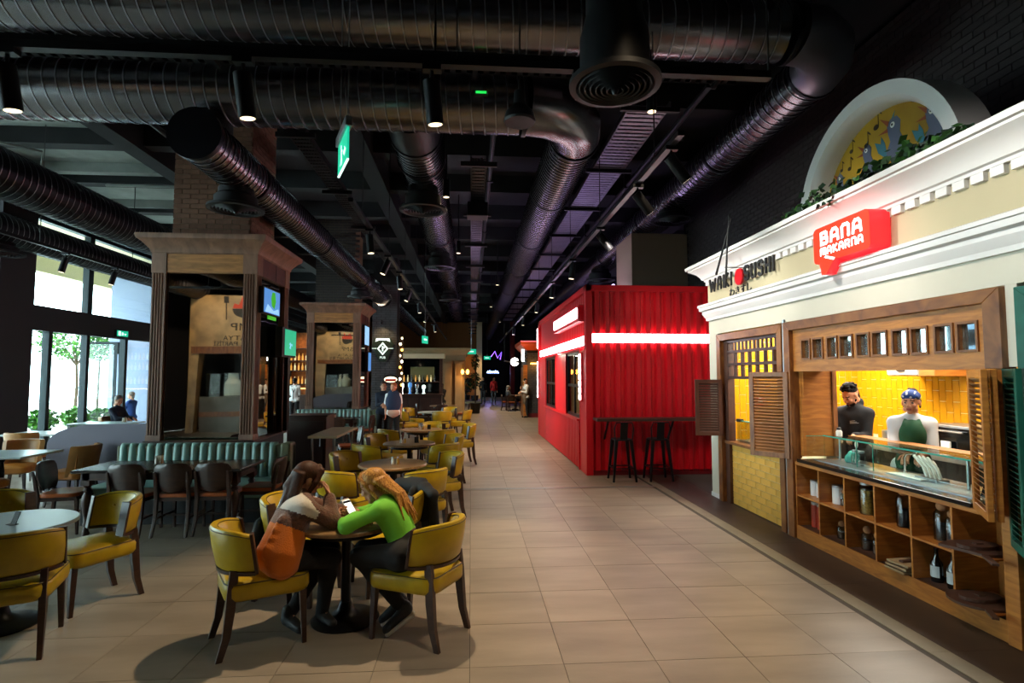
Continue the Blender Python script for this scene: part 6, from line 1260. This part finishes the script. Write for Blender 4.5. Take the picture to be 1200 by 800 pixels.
# ---- people farther away --------------------------------------------------------
def far_person(lab, x, y, h, H, top, bottom, hair, extra=None, arms=None, hf=None, seated=None, res=.02, base=0, hairlong=False, sleeves=1.9, skin='skin'):
    J, f, r, o = standing(x, y, h, H, hf=hf, base=base)
    if seated:
        dz = V(0, 0, .90*H/1.7-seated)
        for q in list(J):
            if q != 'hf' and q[:2] not in ('kn', 'an', 'to'): J[q] = J[q]-dz
        for q in 'LR': J['kn'+q] = J['hip'+q]+f*.42+V(0, 0, -.02); J['an'+q] = np.array([*(J['kn'+q]-f*.03)[:2], base+.08]); J['to'+q] = J['an'+q]+f*.15-V(0, 0, .04)
    if arms == 'front':
        for q, s_ in (('L', -1), ('R', 1)): J['el'+q] = J['sh'+q]+f*.05+V(0, 0, -.27); J['wr'+q] = J['el'+q]+f*.2-r*s_*.12+V(0, 0, .04)
    if arms == 'table':
        for q, s_ in (('L', -1), ('R', 1)): J['el'+q] = J['sh'+q]+f*.16+V(0, 0, -.22); J['wr'+q] = J['el'+q]+f*.2-r*s_*.08+V(0, 0, .02)
    hd = {'L': ((f-V(0, 0, .6)) if arms else V(0, 0, -1)+f*.1, -r if not arms else V(0, 0, -1), 1, (.4,)*4), 'R': ((f-V(0, 0, .6)) if arms else V(0, 0, -1)+f*.1, r if not arms else V(0, 0, -1), -1, (.4,)*4)}
    root, J, part, g, A, torso, arm, leg = human(lab, J, skin, hair, res, hands=hd, fine=False)
    part('upper_garment', torso(.016)+arm('L', .014, 0, sleeves)+arm('R', .014, 0, sleeves), top, res*.8)
    part('trousers', leg('L', .012)+leg('R', .012)+[('c', J['hipL'], J['hipR'], .105, .105)], bottom, res*.8)
    for q in 'LR': part('shoe', [('c', J['an'+q]+V(0, 0, -.02), J['to'+q], .046, .036)], 'black', res*.7)
    P = [('e', g(0, -.022, .045), (.083, .096, .084), A), ('c', g(0, -.06, .0), g(0, -.07, -.05), .055, .045)]
    if hairlong: P += [('c', g(0, -.07, -.03), g(0, -.10, -.2), .06, .04)]
    part('hair', P, hair, .010, .012)
    if extra: extra(J, part, f, r, g, A)
def vest(J, part, f, r, g, A):
    part('vest', [('e', J['neck']*.55+J['pelvis']*.45, (.205, .155, .33), np.stack([r, f, V(0, 0, 1)], 1))], 'navy_vest', .016, .02); part('apron', [('e', J['pelvis']+V(0, 0, -.03), (.185, .16, .13), np.stack([r, f, V(0, 0, 1)], 1))], 'skirt_pink', .016, .02)
def bigapron(J, part, f, r, g, A): part('apron', [('e', J['pelvis']+V(0, 0, .02)+f*.03, (.18, .15, .40), np.stack([r, f, V(0, 0, 1)], 1))], 'apron_brown', .018, .02)
def braces(J, part, f, r, g, A):
    n_ = J['neck']; b = J['pelvis']-f*.13+V(0, 0, .05); part('braces', [('c', J['shL']*.6+n_*.4-f*.06+V(0, 0, .04), b+V(0, 0, .2), .013, .013), ('c', J['shR']*.6+n_*.4-f*.06+V(0, 0, .04), b+V(0, 0, .2), .013, .013), ('c', b+V(0, 0, .2), b-V(0, 0, .05), .013, .013)], 'black', .010, .01)
far_person('staff member in dark navy clothes standing by the second bench', -2.32, 15.0, -75, 1.66, 'navy_cloth', 'black_cloth', 'hair_brown', arms='front', hf=(.35, -1, 0))
far_person('staff member in a navy waistcoat, white shirt and pale apron, fair haired', -2.02, 14.75, -80, 1.64, 'white_cloth', 'black_cloth', 'hair_red', vest, hf=(-.3, -1, -.1), sleeves=.75)
far_person('waiter in a white shirt and brown apron standing by the brick corner', 2.42, 24.4, 200, 1.70, 'white_cloth', 'black_cloth', 'hair_black', bigapron, arms='front', hf=(.2, -1, -.3), res=.024)
far_person('person in a red top walking far down the hall', 1.45, 35.5, -80, 1.74, 'red_cloth', 'grey_cloth', 'hair_black', hf=(.5, -1, 0), res=.028)
far_person('person in black clothes walking far down the hall', .78, 36.0, -95, 1.74, 'black_cloth', 'grey_cloth', 'hair_brown', res=.028)
far_person('person in pale grey seated at the far table in the hall, left', 1.95, 29.3, 0, 1.66, 'grey_cloth', 'grey_cloth', 'hair_grey', seated=.52, arms='table', res=.026, hairlong=True)
far_person('person in orange brown seated at the far table in the hall, right', 2.75, 29.6, 190, 1.66, 'apron_brown', 'black_cloth', 'hair_brown', seated=.52, arms='table', res=.026, hairlong=True)
far_person('barman seen from behind in a white shirt with crossed black braces', -6.65, 21.6, 85, 1.74, 'white_cloth', 'black_cloth', 'hair_black', braces, arms='front', res=.022)
far_person('man with glasses in a dark jacket seated alone at the window', -8.62, 14.3, -10, 1.74, 'navy_cloth', 'grey_cloth', 'hair_grey', seated=.53, arms='table', hf=(.8, -.4, -.35), res=.018)
far_person('person in a blue jacket seated outside beyond the glass door', -10.6, 18.3, 175, 1.70, 'bandana', 'grey_cloth', 'hair_grey', seated=.53, arms='table', res=.022)
far_person('person in dark clothes sitting at the bar in front of the lit picture', -1.25, 23.9, 110, 1.68, 'black_cloth', 'black_cloth', 'hair_black', seated=.72, arms='table', res=.024, hairlong=True)
ORD = ['first', 'second', 'third', 'fourth', 'fifth', 'sixth', 'seventh', 'eighth', 'ninth']
# ================================================================ FAR END OF THE HALL
# dark brick pillar with the pub plaque
t = thing('brick_pillar', 'dark grey brick pillar with a lit green plaque beyond the waiting staff', 'pillar', (-2.96, 19.2, 0)); boxo('core', -.41, .41, 0, .8, 0, 5.9, 'mortar_dark', t)
m = MB()
for r in range(62):
    for k in range(3): m.box(max(-.418, -.41+k*.3-(.15 if r % 2 else 0)), min(.418, -.41+k*.3+.285-(.15 if r % 2 else 0)+(.15 if k == 2 and r % 2 else 0)), -.012, .05, r*.08, r*.08+.07)
m.build('brick_courses', 'brick_grey', t)['kind'] = 'stuff'
t = thing('pub_plaque', 'dark green shield shaped plaque with a pale diamond emblem', 'sign', (-3.0, 19.17, 2.72)); MB().prism([(-.38, .18), (-.25, .40), (.25, .40), (.38, .18), (.12, -.42), (-.12, -.42)], lambda u, v, w: (u, -w, v), .05).build('board', 'green_dark', t, 0, .01)
Q = lambda u, v, w: (u, -.051-w, v)
k = MB(); k.prism([(-.25, .26), (-.22, .38), (.22, .38), (.25, .26), (.12, .31), (-.12, .31)], Q, .006); k.build('name_band', 'exit_white', t)
k = MB(); frame_rect(k, lambda u, v, w: Q((u-v)*.72, (u+v)*.85+.03, w), -.13, .13, -.13, .13, .04, .006); k.box(-.36, -.2, -.056, -.051, .03, .045); k.box(.2, .36, -.056, -.051, .03, .045); k.box(-.02, .02, -.058, -.051, -.06, .12); k.box(-.02, .07, -.058, -.051, .04, .08); k.build('emblem', 'exit_white', t)
text('letters', 'PUB', .11, 'exit_white', MX((0, -.056, -.31), (1, 0, 0), (0, 0, 1)), t, ext=.003)
lamp_spot('spot_light', (-3.0, 18.7, 3.5), (-3.0, 19.2, 3.0), 22, (1, .68, .3), 95, .8); u = thing('picture_light', 'small lamp above the pub plaque on the brick pillar', 'lamp', (-3.0, 18.72, 3.55)); MB().cyl((0, 0, 0), (0, 0, .06), .04).build('shade', 'black_metal', u); MB().tube([(0, 0, .06), (0, .2, .15), (0, .48, .1)], .012, 6).build('arm', 'black_metal', u)
t = thing('oval_sign', 'small glowing oval sign on the brick pillar behind the staff', 'sign', (-2.72, 19.16, 1.70)); MB().prism([(p, q*.7) for p, q in arcpts(0, 0, .26, 0, 360, 20)[:-1]], lambda u, v, w: (u, -w, v), .04).build('board', 'black', t); MB().prism([(p, q*.45+.0) for p, q in arcpts(0, 0, .22, 0, 360, 16)[:-1]], lambda u, v, w: (u, -.04-w, v), .006).build('lit_face', 'lamp_dim', t); boxo('band', -.18, .18, -.052, -.047, -.06, .02, 'red', t)
# bar with beer taps
t = thing('bar_counter', 'dark wooden bar counter with beer taps beyond the brick pillar', 'bar', (-2.9, 22, 0)); boxo('front', 0, 1.75, 0, .5, .1, 1.06, 'bar_wood', t); boxo('worktop', -.05, 1.8, -.08, .55, 1.06, 1.12, 'wood_dark', t, .01); boxo('plinth', .05, 1.7, .05, .5, 0, .1, 'black', t)
for k in range(4): boxo('panel', .06+k*.43, .43+k*.43, -.015, 0, .2, .95, 'wood_dark', t, .005)
MB().tube([(0, -.2, .25), (1.75, -.2, .25)], .02, 8).build('foot_rail', 'steel', t)
for k, (x, m_, lab, h) in enumerate([(-2.72, 'lamp_white', 'leftmost white lit beer tap on the bar', .42), (-2.4, 'scr_blue', 'blue lit beer tap on the bar', .45), (-2.13, 'chrome', 'chrome beer tap on the bar', .40), (-1.86, 'exit_white', 'rightmost pale beer tap on the bar', .35)]):
    t = thing('beer_tap', lab, 'beer tap', (x, 22.2, 1.12)); MB().lathe([(.06, 0), (.06, .03), (.035, .05), (.04, h*.5), (.075, h*.65), (.075, h*.9), (.03, h)], n=14).build('column', m_, t, 40); MB().tube([(0, -.05, h*.5), (0, -.12, h*.48), (0, -.13, h*.4)], .012, 6).build('spout', 'chrome', t)
t = thing('back_bar', 'dark mirrored back bar with a pale cornice behind the beer taps', 'bar', (-2.95, 23.6, 0)); boxo('panel', 0, 1.75, .1, .2, 0, 2.55, 'screen_dark', t); boxo('cornice', -.1, 1.85, -.15, .2, 2.55, 2.75, 'cream_light', t, .03); boxo('post', 1.62, 1.75, .02, .12, 0, 2.55, 'wood_dark', t); boxo('shelf', .05, 1.6, -.1, .1, 1.55, 1.58, 'wood_dark', t); boxo('inner_panel', .4, 1.4, .08, .1, 1.65, 2.2, 'olive', t)
for k in range(9):
    t = thing('bottle', '%s bottle from the left on the back bar shelf behind the taps' % ORD[k], 'bottle', (-2.8+k*.16, 23.58, 1.58), 0, 'bottles on the back bar shelf'); MB().lathe([(.03, 0), (.032, .16), (.012, .22), (.012, .28)], n=10).build('body', ['bottle_amber', 'bottle_clear', 'bottle_dark'][k % 3], t, 40)
# string of bulbs on the corner post
t = thing('bulb_string', 'vertical post with a string of glowing bulbs at the corner of the bar', 'lamp', (-2.48, 20.4, 0)); t.location = (-2.52, 20.3, 0); boxo('post', -.05, .05, 0, .1, 0, 3.3, 'bar_wood', t)
for k in range(9): MB().ell((.03*(-1)**k, -.06, 1.5+k*.21), (.04, .04, .05), 8).build('bulb', ['lamp_orange', 'lamp_warm', 'lamp_dim'][k % 3], t)
# cream building with pilasters
t = thing('pavilion', 'cream stone pavilion with pilasters and a lit picture beyond the bar', 'building', (-3.2, 25, 0)); boxo('wall', 0, 1.45, .3, .5, 0, 2.75, 'cream_light', t); boxo('frieze', 0, 2.95, .1, .6, 2.5, 2.8, 'cream_stone', t)
MB().loft([[(-.0-o, .1-o, z), (2.95+o, .1-o, z), (2.95+o, 3, z), (-.0-o, 3, z)] for o, z in ((0, 2.75), (.06, 2.8), (.1, 2.9), (.22, 2.98), (.24, 3.06), (0, 3.08))]).build('cornice', 'cream_stone', t, 25)
for x in (2.0, 2.48): 
    p = boxo('pilaster', x, x+.34, .05, .35, .25, 2.5, 'cream_stone', t, .02); boxo('pilaster_base', x-.05, x+.39, 0, .4, 0, .25, 'cream_stone', p, .02); boxo('pilaster_cap', x-.04, x+.38, .0, .38, 2.38, 2.5, 'cream_stone', p, .02)
boxo('side_wall', 1.9, 2.9, .3, .5, 0, 2.6, 'cream_stone', t); boxo('return_wall', 2.8, 2.9, .5, 3, 0, 2.6, 'cream_stone', t); boxo('inner_wall', 1.3, 2.1, 1.2, 1.3, 0, 2.5, 'cream_light', t)
lamp_spot('spot_light', (-1.6, 25.6, 2.45), (-1.6, 26.2, 1.3), 60, (1, .8, .5), 110, .8)
u = thing('picture', 'lit pale yellow picture on the pavilion wall', 'picture', (-1.5, 26.17, 1.5)); boxo('frame', -.32, .32, 0, .03, -.35, .35, 'cream_light', u); boxo('canvas', -.28, .28, -.006, 0, -.31, .31, 'yellow_brick', u); MB().prism([(0, -.2), (.2, -.1), (.16, .15), (.02, .1), (-.04, -.05)], lambda u_, v, w: (u_, -.006-w, v), .003).build('painted_shape', 'jar_white', u)
u = thing('wall_lamp', 'pair of glowing orange wall lamps at the corner of the pavilion', 'lamp', (-.27, 24.95, 2.0)); boxo('plate', -.06, .06, -.02, .05, -.12, .12, 'black', u)
for s_ in (-.11, .12): MB().ell((s_, -.1, .0), (.07, .07, .11), 12).build('globe', 'lamp_orange', u, 60); MB().tube([(0, 0, -.05), (s_, -.1, -.14)], .012, 6).build('arm', 'black', u)
lamp_spot('spot_light', (-.2, 24.6, 2.0), (-.6, 25.2, 1.2), 30, (1, .5, .15), 150, 1)
for x, y, h, lab in [(.22, 27.2, 3.0, 'tall dark plant hanging beside the pavilion corner'), (.25, 37.5, 2.0, 'dark potted tree at the far end of the hall'), (-.3, 38.5, 1.6, 'second dark potted tree at the far end of the hall')]:
    u = thing('potted_tree', lab, 'plant', (x, y, 0)); MB().lathe([(.2, 0), (.26, .5), (.22, .5)], n=14).build('planter', 'black', u); MB().cyl((0, 0, .4), (0, 0, h-.4), .03).build('trunk', 'trunk', u); o = leafball(260, .42, .42, .6, .18, 21).build('foliage', ['leaf_dark', 'leaf'], u, fix=False); o.location = (0, 0, h-.5); o['kind'] = 'stuff'; o.scale = (.5, .5, .7) if h == 3.0 else (1, 1, 1)
# far wall, bright post, dark stage with neon
struct(boxo('wall_far', -9.9, .4, 43.5, 43.7, 0, 6, 'brown_wall')); struct(boxo('trim_2', .42, .85, 43.3, 43.7, 0, 6, 'cream_light')); struct(boxo('trim_3', 3.0, 3.3, 42, 43, 0, 6, 'red_dark')); struct(boxo('wall_stage', .85, 3.0, 47.5, 47.6, 0, 6, 'black'))
lamp_spot('spot_light', (-.8, 41, 4.6), (-.6, 43.5, 1.5), 260, (1, .62, .25), 80, .8); lamp_spot('spot_light', (.6, 41, 4.6), (.6, 43.3, 2), 160, WARM, 40, .8)
u = thing('platform', 'low beige step at the far left end of the walkway', 'platform', (-1.2, 36.5, 0)); boxo('top', -1.4, 2.0, 0, 4, .12, .16, 'cream_stone', u); boxo('riser', -1.38, 1.98, .02, 3.9, 0, .12, 'cream_stone', u)
u = thing('neon_sign', 'small blue white neon word glowing on the dark far wall', 'sign', (1.88, 47.4, 2.1)); boxo('backing', -.55, .55, 0, .11, -.2, .25, 'black', u)
m = MB(); pts = [(-.5, 0, -.05)]
for k in range(26): pts.append((-.48+k*.038, -.03, .02+.09*math.sin(k*1.5)+(.06 if k in (4, 5, 18, 19) else 0)))
m.tube(pts, .035, 6).build('neon_tube', 'neon_blue', u)
u = thing('neon_ornament', 'purple neon zigzag hanging above the dark stage', 'sign', (1.9, 42, 3.25)); MB().tube([(-.4, 0, 0), (-.1, 0, .4), (.1, 0, -.1), (.4, 0, .35), (.3, 0, -.2)], .025, 6).build('neon_tube', 'neon_purple', u); MB().cyl((.1, 0, .2), (.1, 0, 3.15), .01, n=6).build('hanger', 'black', u); lamp_spot('spot_light', (1.4, 41, 2.8), (1.3, 38, 0), 90, (.5, .35, 1), 90, .9)
# brick corner shop behind the container with signs
t = thing('corner_shop', 'dark brick corner shop with a red cornice just behind the container', 'shop', (2.28, 24.4, 0)); boxo('core', .2, 2.8, .05, 3, 0, 2.95, 'mortar_dark', t)
m = MB()
for r in range(33):
    for k in range(9): m.box(.21+k*.3-(.1 if r % 2 else 0), .21+k*.3+.28-(.1 if r % 2 else 0), .03, .08, .2+r*.08, .2+r*.08+.068)
m.build('brick_courses', 'brick_grey', t)['kind'] = 'stuff'
boxo('plinth', .18, 2.8, .02, 3, 0, .18, 'red_dark', t); boxo('door_jamb', .02, .2, .0, .12, 0, 2.3, 'wood_honey', t); boxo('door_leaf', .02, .08, .15, 1.1, .02, 2.2, 'wood_frame', t)
mat('cornice_orange', '#b04018', .6); MB().loft([[(.2-o, .03-o, z), (2.8, .03-o, z), (2.8, 3, z), (.2-o, 3, z)] for o, z in ((0, 2.95), (.1, 3.0), (.3, 3.2), (.32, 3.35), (0, 3.4))]).build('cornice', 'cornice_orange', t, 25)
lamp_spot('spot_light', (2.0, 23.4, 2.7), (2.4, 24.5, 3.2), 40, (1, .45, .12), 110, .9)
u = thing('wall_lamp', 'orange lamp glowing on the brick corner behind the container', 'lamp', (2.82, 24.36, 2.36)); boxo('housing', -.06, .06, 0, .05, -.04, .04, 'black', u); MB().tube([(-.2, -.04, 0), (.2, -.04, 0)], .03, 8).build('tube', 'lamp_orange', u); lamp_spot('spot_light', (2.8, 24.1, 2.36), (2.75, 24.5, 2.1), 14, (1, .42, .08), 140, 1)
u = thing('vertical_sign', 'narrow white vertical light sign on the brick corner shop', 'sign', (2.27, 24.3, 2.72)); boxo('box', -.07, .07, -.06, .06, -.28, .28, 'black', u); boxo('lit_face', -.06, .06, -.07, -.06, -.26, .26, 'lamp_white', u); boxo('bracket', .05, .25, -.02, .02, -.02, .02, 'black', u)
u = thing('round_sign', 'round white light sign with a dark notch over the far tables', 'sign', (2.12, 27, 2.5)); MB().cyl((0, .05, 0), (0, -.05, 0), .22, n=28).build('drum', 'black', u); MB().cyl((0, -.05, 0), (0, -.056, 0), .2, n=28).build('lit_face', 'lamp_white', u); MB().prism([(.02, .03), (.2, .06), (.2, -.05), (.05, -.05)], lambda a, v, w: (a, -.057-w, v), .004).build('notch', 'black', u); MB().tube([(-.2, 0, 0), (-.5, 0, .05)], .02, 6).build('bracket', 'steel', u); MB().cyl((-.5, 0, .05), (-.5, 0, 3.9), .015, n=6).build('hanger', 'black', u)
for x, y, z, lab in [(0, 26, 2.95, 'small green exit sign hanging over the far walkway'), (1.16, 40, 3.1, 'smaller green exit sign near the dark stage'), (-1.5, 18.2, 3.0, 'narrow green exit sign seen edge-on near the left track')]:
    u = thing('exit_sign', lab, 'sign', (x, y, z), R(0 if z != 3.0 else 75)); boxo('panel', -.24, .24, -.02, .02, -.12, .12, 'exit_green', u); boxo('arrow', -.15, .12, -.026, -.02, -.02, .03, 'exit_white', u); MB().cyl((0, 0, .12), (0, 0, 6.3-z), .008, n=6).build('hanger', 'steel', u)
# far dining table
u = thing('dining_table', 'dark table far down the hall where two people sit', 'table', (2.35, 29.4, 0)); boxo('tabletop', -.55, .55, -.4, .4, .72, .76, 'table_dark', u); 
for sx in (-1, 1):
    for sy in (-1, 1): MB().bar((sx*.48, sy*.33, .72), (sx*.48, sy*.33, 0), .05).build('leg', 'wood_dark', u)
for a in [('dark chair at the far table, nearest left', 2.1, 28.8, 90), ('dark chair at the far table, nearest right', 2.7, 28.8, 90), ('dark chair at the far table under the person in grey', 1.85, 29.3, 0), ('dark chair at the far table under the person in orange brown', 2.9, 29.6, 190)]: brown_chair(*a)
for k, (x, y) in enumerate([(-1.25, 23.85)]):
    u = thing('bar_stool', 'dark stool under the person sitting at the bar', 'stool', (x, y, 0)); MB().lathe([(.17, .64), (.18, .68), (.16, .70)], n=16).build('seat', 'black', u); MB().cyl((0, 0, .03), (0, 0, .64), .03).build('column', 'steel', u); MB().lathe([(.2, 0), (.2, .02), (.04, .04)], n=16).build('base', 'steel', u)
# bottle shelf at the far left bar
t = thing('bar_shelf', 'tall backlit bar shelf with bottles seen between the two mirrored columns', 'shelf', (-7.4, 23.2, 0)); boxo('back_panel', 0, 1.5, .2, .25, 0, 3.6, 'brick_warm', t); boxo('counter', -.1, 1.6, -1.0, -.5, 0, 1.08, 'wood_dark', t)
for z in (1.5, 2.05, 2.45, 2.95): boxo('shelf_board', 0, 1.5, -.08, .2, z-.03, z, 'wood_dark', t)
boxo('light_strip', .05, 1.45, .17, .19, 1.28, 1.33, 'shelf_glow', t)
for x in (0, 1.46): boxo('upright', x, x+.05, -.08, .2, 0, 3.6, 'black_metal', t)
for z, n_ in ((1.5, 'lower'), (2.05, 'middle'), (2.45, 'upper')):
    for k in range(9):
        u = thing('bottle', '%s bottle from the left on the %s shelf of the far left bar' % (ORD[k], n_), 'bottle', (-7.3+k*.15, 23.2, z), 0, 'bottles on the %s shelf of the far left bar' % n_); MB().lathe([(.035, 0), (.038, .17), (.013, .23), (.013, .3)], n=10).build('body', ['bottle_amber', 'bottle_clear', 'bottle_amber'][k % 3], u, 40)
lamp_spot('spot_light', (-6.7, 22.3, 3.8), (-6.7, 23.3, 2), 90, (1, .75, .42), 100, .8); lamp_spot('spot_light', (-6.4, 20, 4.2), (-6.6, 21.8, 1.2), 120, NEUT, 60, .8)
